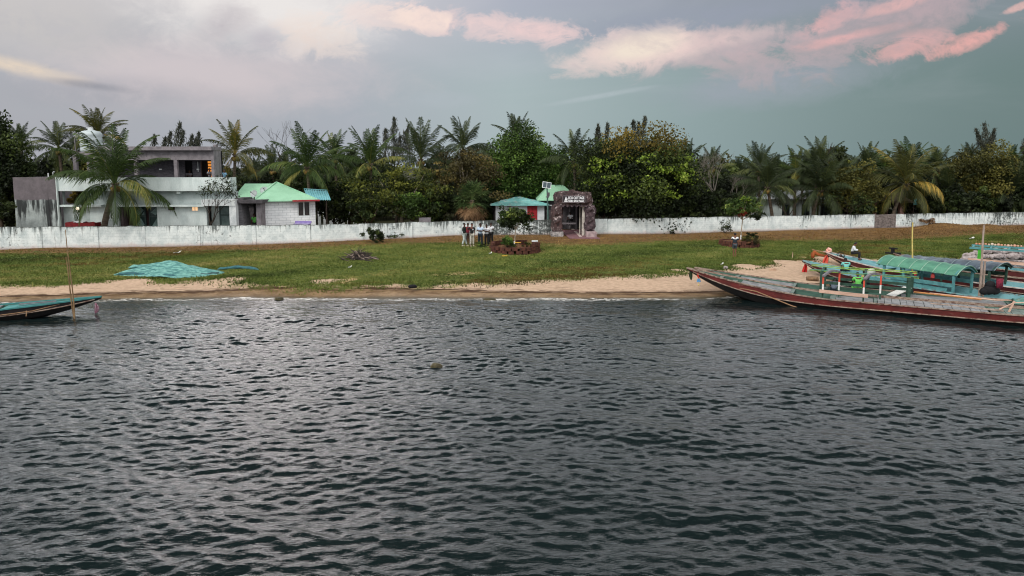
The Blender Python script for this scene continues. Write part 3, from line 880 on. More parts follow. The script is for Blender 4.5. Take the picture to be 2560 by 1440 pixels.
# dark understorey just behind the wall: bushes nothing tells apart
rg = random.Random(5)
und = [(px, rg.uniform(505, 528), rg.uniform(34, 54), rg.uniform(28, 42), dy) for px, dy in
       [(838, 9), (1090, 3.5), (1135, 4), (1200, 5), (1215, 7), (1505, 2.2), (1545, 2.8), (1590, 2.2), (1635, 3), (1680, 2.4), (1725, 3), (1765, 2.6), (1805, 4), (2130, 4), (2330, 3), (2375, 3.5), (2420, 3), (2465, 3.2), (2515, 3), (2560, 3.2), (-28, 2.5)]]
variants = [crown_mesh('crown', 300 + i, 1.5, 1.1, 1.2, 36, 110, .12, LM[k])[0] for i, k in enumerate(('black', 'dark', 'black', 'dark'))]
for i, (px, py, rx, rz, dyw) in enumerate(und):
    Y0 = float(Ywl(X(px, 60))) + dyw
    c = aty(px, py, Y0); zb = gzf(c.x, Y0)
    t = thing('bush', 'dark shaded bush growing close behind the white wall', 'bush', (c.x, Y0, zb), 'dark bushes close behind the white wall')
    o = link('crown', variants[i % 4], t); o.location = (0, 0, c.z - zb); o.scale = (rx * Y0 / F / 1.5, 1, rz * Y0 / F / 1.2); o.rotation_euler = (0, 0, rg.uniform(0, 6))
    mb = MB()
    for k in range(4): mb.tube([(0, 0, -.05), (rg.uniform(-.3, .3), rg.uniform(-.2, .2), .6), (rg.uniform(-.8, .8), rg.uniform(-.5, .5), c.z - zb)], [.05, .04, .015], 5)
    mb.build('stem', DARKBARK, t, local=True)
# tall dark trees filling the grove behind the palms
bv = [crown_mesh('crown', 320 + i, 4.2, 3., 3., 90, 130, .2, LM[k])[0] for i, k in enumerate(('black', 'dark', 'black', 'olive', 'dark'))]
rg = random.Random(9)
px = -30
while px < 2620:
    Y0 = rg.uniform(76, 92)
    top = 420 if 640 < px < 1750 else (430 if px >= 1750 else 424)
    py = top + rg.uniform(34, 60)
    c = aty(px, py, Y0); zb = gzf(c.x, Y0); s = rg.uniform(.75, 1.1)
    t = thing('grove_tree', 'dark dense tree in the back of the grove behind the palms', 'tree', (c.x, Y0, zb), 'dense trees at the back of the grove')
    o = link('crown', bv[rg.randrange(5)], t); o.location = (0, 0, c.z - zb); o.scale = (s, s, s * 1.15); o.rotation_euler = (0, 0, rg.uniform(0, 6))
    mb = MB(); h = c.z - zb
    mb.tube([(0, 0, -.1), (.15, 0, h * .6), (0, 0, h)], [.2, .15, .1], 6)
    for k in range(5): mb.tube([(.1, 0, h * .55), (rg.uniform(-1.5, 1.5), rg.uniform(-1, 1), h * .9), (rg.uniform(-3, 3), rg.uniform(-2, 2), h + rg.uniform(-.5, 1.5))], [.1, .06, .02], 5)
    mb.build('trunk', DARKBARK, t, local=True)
    px += rg.uniform(58, 84)
# mid layer, lower and darker, closes the view between trunks
rg = random.Random(12); px = -20
while px < 2600:
    if 60 < px < 600: px = 605
    if 1835 < px < 2112: px = 2118
    if 2180 < px < 2240: px = 2262
    Y0 = rg.uniform(71, 75) if px > 600 else 66
    c = aty(px, rg.uniform(478, 500), Y0); zb = gzf(c.x, Y0); s = rg.uniform(.55, .7)
    t = thing('grove_tree', 'low dark tree in the shade under the palm crowns', 'tree', (c.x, Y0, zb), 'low shaded trees under the palm crowns')
    o = link('crown', bv[rg.choice((0, 2, 1))], t); o.location = (0, 0, c.z - zb); o.scale = (s, s * .8, s * 1.05); o.rotation_euler = (0, 0, rg.uniform(0, 6))
    mb = MB(); h = c.z - zb
    mb.tube([(0, 0, -.1), (.1, 0, h * .6), (0, 0, h)], [.16, .12, .08], 6)
    mb.build('trunk', DARKBARK, t, local=True)
    px += rg.uniform(62, 92)

# ---- casuarinas
def casuarina(label, plumes, Y, base, group='casuarina tops against the sky'):
    """plumes: (px_base, py_base, px_tip, py_tip, width_px)"""
    rng = np.random.RandomState(int(plumes[0][0]))
    bx = X(base, Y); zb = gzf(bx, Y)
    t = thing('casuarina_tree', label, 'tree', (bx, Y, zb), group)
    P = []; W = []; mb = MB()
    fork = Vector((0, 0, (aty(base, plumes[0][1] + 30, Y).z - zb)))
    mb.tube([(0, 0, -.1), fork * .6, fork], [.16, .12, .1], 6)
    for (xb, yb, xt, yt, wp) in plumes:
        a = aty(xb, yb, Y); e = aty(xt, yt, Y)
        a = np.array([a.x - bx, rng.uniform(-.5, .5), a.z - zb]); e = np.array([e.x - bx, rng.uniform(-.5, .5), e.z - zb])
        mb.tube([fork, Vector(a), Vector(e)], [.07, .05, .012], 5)
        n = int(70 + 4.6 * (yb - yt)); s = rng.rand(n) ** .8
        c = a + (e - a) * s[:, None]
        c += rng.randn(n, 3) * (wp * Y / F * (.22 + .30 * np.abs(np.sin(s * 9 + xb))) * (1.08 - s))[:, None] * np.array([1, 1, .3])
        # tufted outline
        c += np.sin(s * 26)[:, None] * (wp * Y / F * .12) * rng.randn(n, 3)
        P.append(c)
    P = np.concatenate(P); n = len(P)
    V, FC, R = quads(P, .16 + .18 * rng.rand(n), rng.rand(n), rng, .13, 0, -.8)
    link('crown', npmesh('crown', V, FC, {'rnd': R}, [LM['grey']]), t)
    mb.build('trunk', DARKBARK, t, local=True)
casuarina('casuarina with pointed plumes above the left end of the flat roof', [(388, 372, 386, 338, 12), (405, 372, 412, 344, 12)], 72, 398)
casuarina('casuarina with the tallest plume above the flat roof', [(432, 372, 446, 306, 20), (420, 372, 424, 330, 12), (455, 372, 458, 326, 16)], 72, 440)
casuarina('casuarina with twin plumes above the right end of the flat roof', [(474, 374, 478, 338, 14), (492, 374, 500, 330, 12), (484, 376, 486, 344, 12)], 72, 485)
casuarina('grey casuarina between the upright-fronded palms over the feathery tree', [(985, 400, 987, 294, 26), (1000, 400, 1022, 312, 22), (965, 400, 962, 322, 20), (1030, 410, 1016, 330, 22), (975, 420, 1002, 340, 30)], 70, 990)
casuarina('thin grey casuarina between the dark palm and the golden tree', [(1500, 400, 1494, 312, 20), (1512, 400, 1520, 308, 20), (1490, 400, 1492, 322, 14), (1534, 400, 1546, 340, 20), (1505, 420, 1505, 350, 34)], 70, 1508)
casuarina('dark casuarina sticking out of the top of the golden tree', [(1572, 370, 1564, 318, 14), (1590, 370, 1584, 300, 18), (1602, 370, 1612, 292, 18), (1596, 370, 1598, 306, 18)], 72, 1590)
casuarina('lone casuarina top standing above the olive round tree', [(2462, 400, 2466, 308, 28), (2462, 380, 2444, 322, 14), (2462, 382, 2496, 338, 16), (2462, 372, 2440, 350, 14), (2466, 376, 2484, 322, 12), (2462, 390, 2488, 362, 18)], 76, 2462)
casuarina('casuarina tip cut by the right edge of the frame', [(2562, 400, 2562, 346, 18), (2556, 400, 2552, 366, 14)], 76, 2560)

# ---- bare trees
def bare(name, label, px, pyb, pyt, Y, spread, seed, mat, depth=5, r0=.1, group=None, leaf=None):
    rg = random.Random(seed)
    b0 = aty(px, pyb, Y); zb = gzf(b0.x, Y); top = aty(px, pyt, Y).z
    t = thing(name, label, 'tree', (b0.x, Y, zb), group)
    mb = MB(); tips = []
    def grow(p, d, l, r, k):
        q = p + d * l + Vector((rg.uniform(-.1, .1), rg.uniform(-.1, .1), 0)) * l
        mid = (p + q) / 2 + Vector((rg.uniform(-.06, .06), rg.uniform(-.06, .06), rg.uniform(-.03, .06))) * l
        mb.tube([p, mid, q], [r, r * .82, r * .66], 5)
        if k == 0: tips.append(q); return
        for i in range(rg.choice((2, 2, 3))):
            nd = (d + Vector((rg.uniform(-1, 1), rg.uniform(-1, 1), rg.uniform(-.15, .7))) * spread).normalized()
            grow(q, nd, l * rg.uniform(.62, .88), r * .6, k - 1)
    H = top - zb
    grow(Vector((0, 0, -.1)), Vector((rg.uniform(-.1, .1), 0, 1)).normalized(), H * .30, r0, depth)
    mb.build('trunk', mat, t, local=True)
    if leaf:
        rng = np.random.RandomState(seed); T = np.array([list(q) for q in tips])
        P = np.repeat(T, leaf[1], 0) + rng.randn(len(T) * leaf[1], 3) * leaf[2]
        V, FC, R = quads(P, leaf[3] * (.7 + .6 * rng.rand(len(P))), rng.rand(len(P)), rng, .45, .8)
        link('crown', npmesh('crown', V, FC, {'rnd': R}, [LM[leaf[0]]]), t)
    return t
GB = pm('grey_twig', lin((128, 122, 112)), lin((86, 80, 72)), 6)
bare('bare_tree', 'leafless tree whose thin twigs stand above the palm behind the green roof', 728, 545, 300, 70, .55, 4, DARKBARK, 5, .12)
bare('bare_tree', 'grey leafless tree left of the young planter tree', 1798, 545, 385, 66, .75, 8, GB, 6, .13, 'grey leafless trees of the grove')
bare('bare_tree', 'grey leafless tree behind the young planter tree', 1838, 545, 420, 68, .8, 15, GB, 6, .11, 'grey leafless trees of the grove')
bare('bare_tree', 'dead spike of a leafless tree above the palms over the white bungalow', 2044, 540, 332, 74, .25, 3, DARKBARK, 4, .12)
bare('bare_tree', 'pale crooked leafless tree between feathery tree and fan palm', 1105, 545, 440, 61, .9, 23, PALEBARK, 5, .09)
bare('bare_tree', 'dark crooked small tree in front of the white bungalow', 1968, 545, 470, 64, .95, 27, DARKBARK, 5, .08)
bare('sapling', 'thin young tree with sparse dark leaves before the porch of the two-storey building', 532, 565, 440, 53.6, .78, 41, DARKBARK, 5, .075, None, ('black', 9, .13, .085))
bare('shrub_tree', 'dark multi-stemmed small tree right of the white bungalow', 2122, 545, 480, 64, .9, 29, DARKBARK, 5, .08, None, ('dark', 14, .2, .1))

# ---- shrubs on the lake side of the wall
def shrub(label, px, py, rxp, rzp, mat, seed, size=.07, ncl=22, per=70, dy=0., name='shrub'):
    p = gp(px, py); Y0 = p.y + dy
    t = thing(name, label, 'shrub', (p.x, Y0, gzf(p.x, Y0)))
    rx, rz = rxp * Y0 / F, rzp * Y0 / F
    me, C = crown_mesh('crown', seed, rx, rx * .6, rz, ncl, per, size, LM[mat], asp=.45)
    o = link('crown', me, t); o.location = (0, 0, rz * .85)
    mb = MB(); rg = random.Random(seed)
    for k in range(6): mb.tube([(0, 0, -.03), (rg.uniform(-.4, .4) * rx, rg.uniform(-.3, .3) * rx, rz * .6), (rg.uniform(-.8, .8) * rx, rg.uniform(-.4, .4) * rx, rz * 1.3)], [.025, .018, .008], 5)
    mb.build('stem', DARKBARK, t, local=True)
    return t
shrub('dark leafy shrub against the white wall left of the group of men', 938, 606, 24, 21, 'dark', 51, .07, 26, 90)
shrub('low thin shrub against the wall right of the dark leafy shrub', 985, 596, 26, 9, 'dark', 52, .06, 14, 40)
shrub('thin climbing weed on the wall between the two low shrubs', 1008, 588, 9, 16, 'dark', 53, .05, 10, 34, .1)
shrub('scraggly dark shrub against the wall left of the man in shorts', 1812, 583, 22, 18, 'dark', 54, .06, 18, 40)
shrub('tiny weed at the foot of the wall right of the gate', 1682, 585, 9, 5, 'dark', 55, .05, 8, 30)
shrub('dark weeds on the earth heaps by the right wall', 2430, 562, 30, 9, 'dark', 56, .06, 16, 46)
shrub('small weed on the white wall right of the earth heaps', 2512, 560, 12, 14, 'dark', 57, .06, 10, 30)
shrub('dry golden grass clump on the top of the earth heaps', 2362, 560, 20, 11, 'gold', 58, .06, 20, 60, name='grass_clump')
shrub('dry brown grass clump on the left earth heap', 2320, 568, 18, 11, 'dead', 59, .06, 18, 60, name='grass_clump')
shrub('small green weed in the grass beside the feet of the men', 1203, 618, 9, 7, 'green', 60, .06, 8, 30)
# ------------------------------------------------------------------ boundary wall
def wallmat():
    m, g, b = newmat('whitewashed_blockwork')
    co = g.n('TexCoord').outputs['Object']
    U, T, D = g.attr('u'), g.attr('t'), g.attr('dirt')
    v = g.n('CombineXYZ', {0: U, 1: T, 2: 0.}).outputs[0]
    nb = g.noise(g.mapv(v, (1, 1.2, 1)), 1.5, 7, .65)
    nf = g.noise(g.mapv(v, (1, 3, 1)), 7, 5, .65)
    white = g.mix(g.ss(nb, .35, .7), lin((226, 232, 230)), lin((188, 198, 198)))
    pinkish = g.mix(g.ss(g.m('ADD', T, g.m('MULTIPLY', nb, .5)), .5, .2), white, lin((196, 182, 178)))
    # block courses
    br = g.n('TexBrick', {'Scale': 1.0, 'Mortar Size': .016, 'Brick Width': .42, 'Row Height': .2, 'Color1': (1, 1, 1), 'Color2': (.93, .94, .94), 'Mortar': (.45, .47, .47)})
    m.node_tree.links.new(g.n('CombineXYZ', {0: U, 1: g.m('MULTIPLY', T, 1.5), 2: 0.}).outputs[0], br.inputs['Vector'])
    c = g.mix(g.m('MULTIPLY', g.ss(nf, .42, .62), .5), pinkish, br.outputs['Color'], 'MULTIPLY')
    # black damp streaks running down from the top
    st = g.noise(g.mapv(v, (2.6, .32, 1)), 2.2, 7, .7, .3)
    st2 = g.noise(g.mapv(v, (.35, .2, 1)), 1.2, 3, .6)
    down = g.ss(T, .45, 1.05)
    stk = g.ss(g.m('ADD', st, g.m('ADD', g.m('MULTIPLY', down, .13), g.m('ADD', g.m('MULTIPLY', D, .17), g.m('MULTIPLY', g.m('SUBTRACT', st2, .5), .42)))), .64, .82)
    c = g.mix(g.m('MULTIPLY', stk, .88), c, lin((52, 60, 58)))
    pt = g.noise(g.mapv(v, (1, 1.6, 1)), 3.4, 8, .72, .3)
    ptm = g.ss(g.m('ADD', pt, g.m('MULTIPLY', D, .17)), .66, .72)
    c = g.mix(g.m('MULTIPLY', ptm, .85), c, lin((62, 66, 64)))
    c = g.mix(g.ss(g.m('ADD', T, g.m('MULTIPLY', nf, .25)), .24, .12, 0, .7), c, lin((120, 108, 98)))
    top = g.ss(g.m('ADD', T, g.m('MULTIPLY', g.m('SUBTRACT', nf, .5), .14)), .965, .995)
    c = g.mix(g.m('MULTIPLY', top, .8), c, lin((66, 68, 64)))
    g.put(b.inputs['Base Color'], c); g.put(b.inputs['Roughness'], .9); g.put(b.inputs['Specular IOR Level'], .15)
    g.put(b.inputs['Normal'], g.bump(g.m('ADD', nf, br.outputs['Fac']), .35, .03))
    return m
WALLM = wallmat()
GREYBLK = pm('old_grey_block', lin((132, 122, 118)), lin((86, 78, 76)), 6, .95, .9, c3=lin((168, 162, 158)), t3=.64)
dirt_f = interp([(-200, .4), (0, .55), (60, .5), (120, .1), (480, .15), (500, .55), (560, .5), (600, .15), (900, .2), (930, .7), (1000, .6), (1020, .2), (1100, .3), (1150, .4), (1200, .45), (1222, 1.25), (1290, 1.1), (1370, 1.2), (1400, .9), (1480, .1), (1560, .1), (1640, .2), (1800, .35), (1990, .25), (2010, .6), (2040, .2), (2110, .5), (2190, .5), (2250, .5), (2275, .9), (2300, .4), (2400, .3), (2460, .5), (2480, 1.0), (2530, 1.0), (2560, .6), (2900, .6)])
PXW = interp([(p.x, px) for (px, _), p in zip(WTOP, _w)])
rw = random.Random(2)
def wall_piece(label, x0, x1, mat=WALLM, name='boundary_wall', group='whitewashed boundary wall lengths', hadj=0.):
    n = int((x1 - x0) / .3) + 1
    V = []; U = []; T = []; D = []; Fc = []
    L = np.linspace(x0, x1, n + 1); nz = 6
    for i, x in enumerate(L):
        yw = float(Ywl(x)); zb = float(Zwb(x)) - .5; zt = 2.6 + hadj + .02 * sin(x * 2.1) + rw.uniform(-.018, .018)
        dd = float(dirt_f(float(PXW(x))))
        for k in range(nz + 1):
            t = k / nz; z = zb + .0 + (zt - zb) * t
            V.append((x, yw, z)); U.append(x); T.append((z - zb - .5) / (zt - zb - .5)); D.append(dd)
        for k in (0, 1):
            V.append((x, yw + .22, zt if k == 0 else zb)); U.append(x); T.append(1. if k == 0 else 0.); D.append(dd)
    R = nz + 3
    for i in range(n):
        a, c = i * R, (i + 1) * R
        for k in range(nz + 2): Fc.append((a + k, c + k, c + k + 1, a + k + 1))
    for a in (0, n * R):
        Fc.append((a, a + nz, a + nz + 1, a + nz + 2))
    xm = (x0 + x1) / 2; base = (xm, float(Ywl(xm)), float(Zwb(xm)))
    V = np.array(V) - np.array(base)
    t = thing(name, label, 'wall', base, group)
    me = npmesh('wall_panel', V, np.array(Fc), {'u': U, 't': T, 'dirt': D}, [mat])
    o = link('wall_panel', me, t)
    # shallow piers
    x = x0 + 1.2
    k = 0
    while x < x1 - .4 and mat is WALLM:
        yw = float(Ywl(x)) ; zb = float(Zwb(x)) - .5
        pv = []; 
        mbp = MB().box(x - .16, x + .16, yw - .045, yw + .02, zb, 2.615 + hadj)
        vv = np.array(mbp.v) - np.array(base)
        me = npmesh('pier', vv, np.array(mbp.f), {'u': [q[0] * 1. + 3 for q in mbp.v], 't': [(q[2] - zb - .5) / (2.6 - zb - .5) for q in mbp.v], 'dirt': [float(dirt_f(float(PXW(x)))) + .12] * 8}, [mat])
        link('pier', me, t)
        x += rw.uniform(3.4, 4.4)
    return t
xg0, xg1 = float(X(1382, 57.8, 560)), float(X(1484, 58.2, 560))
xb0, xb1 = float(atz(2194, 537, 2.6).x), float(atz(2247, 536, 2.6).x)
wall_piece('long whitewashed block wall running left from the stone gate, black-stained near the gate', -64, xg0 + .1)
wall_piece('whitewashed wall between the stone gate and the grey brick gap', xg1 - .1, xb0)
wall_piece('grey unplastered brick patch filling the gap in the white wall', xb0 + .003, xb1 - .003, GREYBLK, 'brick_infill', None, -.02)
wall_piece('whitewashed wall right of the grey brick gap, behind the earth heaps', xb1, 76)

# ------------------------------------------------------------------ materials for buildings
TEALW = pm('pale_teal_plaster', lin((218, 228, 226)), lin((198, 210, 208)), 1.6, .85, .12, stretch=(1, 1, .4), c3=lin((172, 184, 182)), t3=.72, s3=.8)
TEALD = pm('shaded_teal_plaster', lin((188, 198, 197)), lin((162, 174, 173)), 1.4, .85, .12, c3=lin((112, 124, 122)), t3=.66)  # darker copy of the pale plaster, shade of recessed walls put into its colour
CONC = pm('grey_concrete', lin((142, 136, 140)), lin((116, 111, 115)), 2.2, .9, .3, c3=lin((98, 94, 96)), t3=.68)
CONCD = pm('dark_concrete_and_shade', lin((96, 92, 96)), lin((70, 67, 70)), 2.6, .9, .4)
WHITE = pm('white_paint', lin((226, 230, 230)), lin((196, 202, 204)), 2, .8, .12, c3=lin((168, 172, 174)), t3=.7)
GLASSD = flat('dark_window_glass', (.02, .025, .028), .12, spec=.6)
DARKIN = flat('room_shade_black', (.012, .012, .014), .9)  # near-black: room shade put into wall colour, also used for plain black parts
MAROON = pm('maroon_paint', lin((66, 44, 46)), lin((50, 34, 36)), 4, .8)
DOORG = flat('door_teal_frame', lin((56, 74, 72)), .5)
FROST = pm('frosted_pane', lin((132, 158, 154)), lin((104, 128, 126)), 3, .35)
def stainwall():
    m, g, b = newmat('stained_side_wall')
    co = g.n('TexCoord').outputs['Object']
    s = g.n('SeparateXYZ', {0: co}).outputs
    nb = g.noise(co, 1.4, 7, .65); nf = g.noise(co, 9, 4, .6)
    st = g.noise(g.mapv(co, (1.5, 1, .16)), 1.3, 6, .65, .3)
    zt = g.m('ADD', s[2], g.m('MULTIPLY', g.m('SUBTRACT', nb, .5), .55))
    lower = g.mix(g.ss(nb, .3, .65), lin((186, 196, 194)), lin((146, 154, 152)))
    lower = g.mix(g.ss(g.m('ADD', st, g.ss(zt, 1.6, 3.1, 0, .14)), .54, .68), lower, lin((48, 52, 52)))
    upper = g.mix(g.ss(nb, .35, .65), lin((112, 104, 108)), lin((94, 88, 91)))
    c = g.mix(g.ss(zt, 3.34, 3.46), lower, upper)
    # one long black run-off streak
    sx = g.m('ABSOLUTE', g.m('SUBTRACT', s[0], g.m('ADD', .95, g.m('MULTIPLY', g.m('SUBTRACT', st, .5), .8))))
    run = g.m('MULTIPLY', g.ss(sx, g.m('ADD', .02, g.ss(zt, 4.4, 1.2, 0, .26)), .0), g.ss(zt, 4.5, 3.0))
    c = g.mix(g.m('MULTIPLY', run, 1.), c, lin((34, 34, 36)))
    c = g.mix(.3, c, g.mix(nf, (.3, .3, .3), (1.3, 1.3, 1.3)), 'MULTIPLY')
    g.put(b.inputs['Base Color'], c); g.put(b.inputs['Roughness'], .9)
    return m
STAIN = stainwall()

# ------------------------------------------------------------------ two-storey building
YB = 55.4
def xb(px): return X(px, YB)
def zb_(py): return Z(py, YB)
B = thing('building', 'two-storey flat-roofed white and grey concrete building behind the big front palm', 'building', (xb(330), YB, 1.05))
x0, x1, x2 = xb(47), xb(155), xb(585)
zt = zb_(443)
MB().box(x0, x1, YB - .5, YB - .2, .9, zt).build('side_wall', STAIN, B)
bpy.data.objects['side_wall'].data.transform(Matrix.Translation((-((x0 + x1) / 2 - B.location.x), -(YB - .5 - B.location.y), 0)))
bpy.data.objects['side_wall'].location = ((x0 + x1) / 2 - B.location.x, YB - .5 - B.location.y, 0)
mb = MB(); mb.box(x0, x0 + .25, YB - .19, YB + 8, .9, zt - .02); mb.build('end_wall', CONC, B)
# parapet and floor slab
zp = zb_(477)
mb = MB(); mb.box(x1 + .003, x2, YB - .55, YB - .38, zp, zt); mb.box(x2 - .16, x2 + .01, YB - .375, YB + .6, zp, zt - .01)
mb.box(x1 - .02, x1 + .12, YB - .62, YB - .56, 1, zt + .02)
mb.build('parapet', TEALW, B)
MB().box(x1, x2 - 2.9, YB - .37, YB + 8, zp - .02, zp + .16).build('floor_slab', CONC, B)
mb = MB()
for px in (452, 585): mb.box(xb(px) - .14, xb(px) + .14, YB - .36, YB + .06, zp - .22, zp - .03)
mb.build('beam_end', TEALW, B)
# ground floor front with openings
H = [(xb(158), xb(219), zb_(513), zb_(473)),
     (xb(264), xb(279), zb_(549), zb_(515)),
     (xb(293), xb(391), 1.0, zb_(514)),
     (xb(418), xb(438), zb_(527), zb_(516)), (xb(478), xb(495), zb_(528), zb_(516)),
     (xb(516), xb(583), 1.0, zb_(512))]
mb = MB(); mb.holes(x1 + .003, x2 + .25, .9, zp - .024, YB + .07, YB + .27, H); mb.build('front_wall', TEALD, B)
mb = MB()
mb.box(xb(215), xb(264) - .05, YB - .02, YB + .066, .9, zp - .026)
mb.box(xb(391) + .01, xb(515), YB - .02, YB + .066, .9, zb_(517))
mb.build('wall_panel', TEALW, B)
B2 = [o for o in B.children if o.name.startswith('wall_panel')][-1]
# cut the vents out of the bright panel: rebuild it in strips round them
bpy.data.objects.remove(B2)
mb = MB(); mb.holes(xb(391) + .01, xb(515), .9, zb_(514), YB - .02, YB + .066, [H[3], H[4]])
mb.build('wall_panel', TEALW, B)
MB().box(xb(222), xb(262), YB + .0, YB + .066, .9, zb_(513)).build('wall_panel', TEALW, B)
mb = MB()
for a, c, dep in ((152, 262, .55), (290, 516, .5)):
    mb.box(xb(a) + .02, xb(c), YB - dep, YB - .03, zb_(516), zb_(511.5))
mb.build('sunshade', TEALW, B)
MB().box(xb(516), xb(600), YB - .95, YB + .06, zb_(513), zb_(498)).build('porch_roof', WHITE, B)
MB().box(xb(583.5), xb(600), YB - .9, YB - .3, .9, zb_(513) - .003).build('porch_pillar', WHITE, B)
# back walls of the rooms, their near-black colour standing in for indoor shade
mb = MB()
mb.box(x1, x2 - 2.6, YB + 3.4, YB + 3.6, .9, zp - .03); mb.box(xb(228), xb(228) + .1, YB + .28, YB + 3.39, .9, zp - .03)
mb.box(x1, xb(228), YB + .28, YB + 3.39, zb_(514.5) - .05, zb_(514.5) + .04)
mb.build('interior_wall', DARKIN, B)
def window(x0_, x1_, z0_, z1_, y, frame, pane, mull=1, name='window', parent=B, fw=.07, lights=None):
    f = MB()
    f.box(x0_, x1_, y, y + .08, z0_, z0_ + fw); f.box(x0_, x1_, y, y + .08, z1_ - fw, z1_)
    f.box(x0_, x0_ + fw, y, y + .08, z0_ + fw, z1_ - fw); f.box(x1_ - fw, x1_, y, y + .08, z0_ + fw, z1_ - fw)
    for k in range(mull):
        xm = x0_ + (x1_ - x0_) * (k + 1) / (mull + 1)
        f.box(xm - fw / 2, xm + fw / 2, y, y + .08, z0_ + fw, z1_ - fw)
    fo = f.build(name, frame, parent)
    p = MB().box(x0_ + fw, x1_ - fw, y + .03, y + .045, z0_ + fw, z1_ - fw)
    off = Vector(parent.location)
    p.v = [tuple(Vector(q) - off) for q in p.v]
    p.build('pane', pane, fo, local=True)
    return fo
window(H[1][0], H[1][1], H[1][2], H[1][3], YB + .06, WHITE, GLASSD, 1)
window(H[3][0], H[3][1], H[3][2], H[3][3], YB - .03, WHITE, pm('brown_vent', lin((70, 50, 48)), None, 8), 0, 'vent_window', fw=.05)
WARM = flat('lit_warm_pane', (1., .62, .34), .5, emit=.75)
window(H[4][0], H[4][1], H[4][2], H[4][3], YB - .03, WHITE, WARM, 1, 'vent_window', fw=.05)
# recess with two etched glass doors
MB().box(xb(291), xb(392), YB + 1.0, YB + 1.1, .9, zb_(513)).build('recess_wall', MAROON, B)
mb = MB(); mb.box(xb(293.2), xb(300), YB + .3, YB + .98, .9, zb_(514)); mb.build('recess_pier', pm('brown_tiles', lin((112, 98, 100)), lin((74, 62, 64)), 8, .7), B)
for a, c in ((315, 348), (356, 390)):
    xa, xc, za, zc = xb(a), xb(c), 1.0, zb_(517)
    f = MB(); y = YB + .85
    f.box(xa, xa + .09, y, y + .1, za, zc); f.box(xc - .09, xc, y, y + .1, za, zc); f.box(xa + .09, xc - .09, y, y + .1, zc - .1, zc); f.box(xa + .09, xc - .09, y, y + .1, zb_(545), zb_(542))
    fo = f.build('door', DOORG, B)
    p = MB(); p.box(xa + .09, xc - .09, y + .04, y + .055, za, zc - .1, 0)
    for (c0, c1) in ((zb_(541), zb_(519)), (1.55, zb_(546))):      # lozenge etched in the pane
        xm, zm = (xa + xc) / 2, (c0 + c1) / 2; w_, h_ = (xc - xa) * .36, (c1 - c0) * .47
        p.add([(xm - w_, y + .034, zm - .1), (xm, y + .034, zm - h_), (xm + w_, y + .034, zm + .1), (xm + .1, y + .034, zm + h_)], [(0, 1, 2, 3)], 1)
        p.add([(xm + w_ * .4, y + .03, zm - h_), (xm + w_ * 1.1, y + .03, zm - h_), (xm + w_ * 1.1, y + .03, zm)], [(0, 1, 2)], 1)
    off = Vector(B.location); p.v = [tuple(Vector(q) - off) for q in p.v]
    p.build('pane', [flat('door_glass_dark', lin((46, 66, 64)), .2), FROST], fo, local=True)
# porch recess with door
MB().box(xb(515), xb(583), YB + .9, YB + 1.0, .9, zb_(512)).build('porch_back_wall', TEALD, B)
mb = MB(); xa, xc = xb(536), xb(566); y = YB + .8
mb.box(xa, xa + .12, y, y + .09, 1, zb_(516)); mb.box(xc - .12, xc, y, y + .09, 1, zb_(516)); mb.box(xa + .12, xc - .12, y, y + .09, zb_(519), zb_(516)); mb.box(xa + .12, xc - .12, y, y + .09, zb_(541), zb_(538))
fo = mb.build('door', DOORG, B)
p = MB().box(xa + .12, xc - .12, y + .04, y + .06, 1, zb_(519)); p.v = [tuple(Vector(q) - Vector(B.location)) for q in p.v]; p.build('pane', pm('greenish_pane', lin((104, 122, 120)), lin((80, 98, 96)), 3, .3), fo, local=True)
# upper storey
YU = 58.6
def xu(px): return X(px, YU)
def zu(py): return Z(py, YU)
zf = zp + .16
MB().box(xu(262), xu(541), YU - .55, YU + 1.5, zu(376), zu(366.5)).build('roof_slab', CONC, B)
MB().box(xu(266), xu(540), YU - .1, YU + .25, zu(400), zu(376) - .003).build('roof_beam', CONC, B)
for a, c in ((268, 277), (341, 349), (440, 448.5), (533, 540.5)):
    MB().box(xu(a), xu(c), YU - .08, YU + .22, zf, zu(400) - .003).build('column', CONC, B)
BRICKG = pm('dark_blockwork', lin((84, 82, 88)), lin((58, 57, 62)), 5, .9, .8, stretch=(1, 1, 3.2))
mb = MB(); mb.holes(xu(268), xu(539), zf, zu(377), YU + 1.1, YU + 1.25, [(xu(450), xu(470), zf - 1, zu(402)), (xu(492), xu(526), zf - 1, zu(403))]); mb.build('upper_wall', BRICKG, B)
MB().box(xu(537), xu(540), YU + .23, YU + 1.4, zf, zu(377)).build('upper_end_wall', CONC, B)
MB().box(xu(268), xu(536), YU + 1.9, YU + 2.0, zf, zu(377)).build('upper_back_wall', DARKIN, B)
mb = MB()
for k in range(9):
    z0_ = zf + .25 + k * .26; mb.box(xu(505), xu(517), YU + 1.48 - .03 * (k % 2), YU + 1.57, z0_, z0_ + .2)
mb.build('lit_curtain', flat('lit_orange_curtain', (1., .36, .06), .7, emit=.62), B)
mb = MB(); mb.box(xu(484.5), xu(485.5), YU + 1.02, YU + 1.095, zu(430), zu(404)); mb.box(xu(482), xu(487.5), YU + .98, YU + 1.095, zu(425), zu(422)); mb.box(xu(387), xu(392.5), YU + .98, YU + 1.095, zu(425), zu(422)); mb.build('switch_box', WHITE, B)
MB().tube([(x1 + .05, YB - .64, 1.), (x1 + .05, YB - .64, zt)], .045, 6).build('drain_pipe', TEALW, B)
mb = MB(); mb.box(xu(500), xu(508), YU + 3, YU + 3.5, zu(366), zu(359)); mb.build('roof_block', CONC, B)
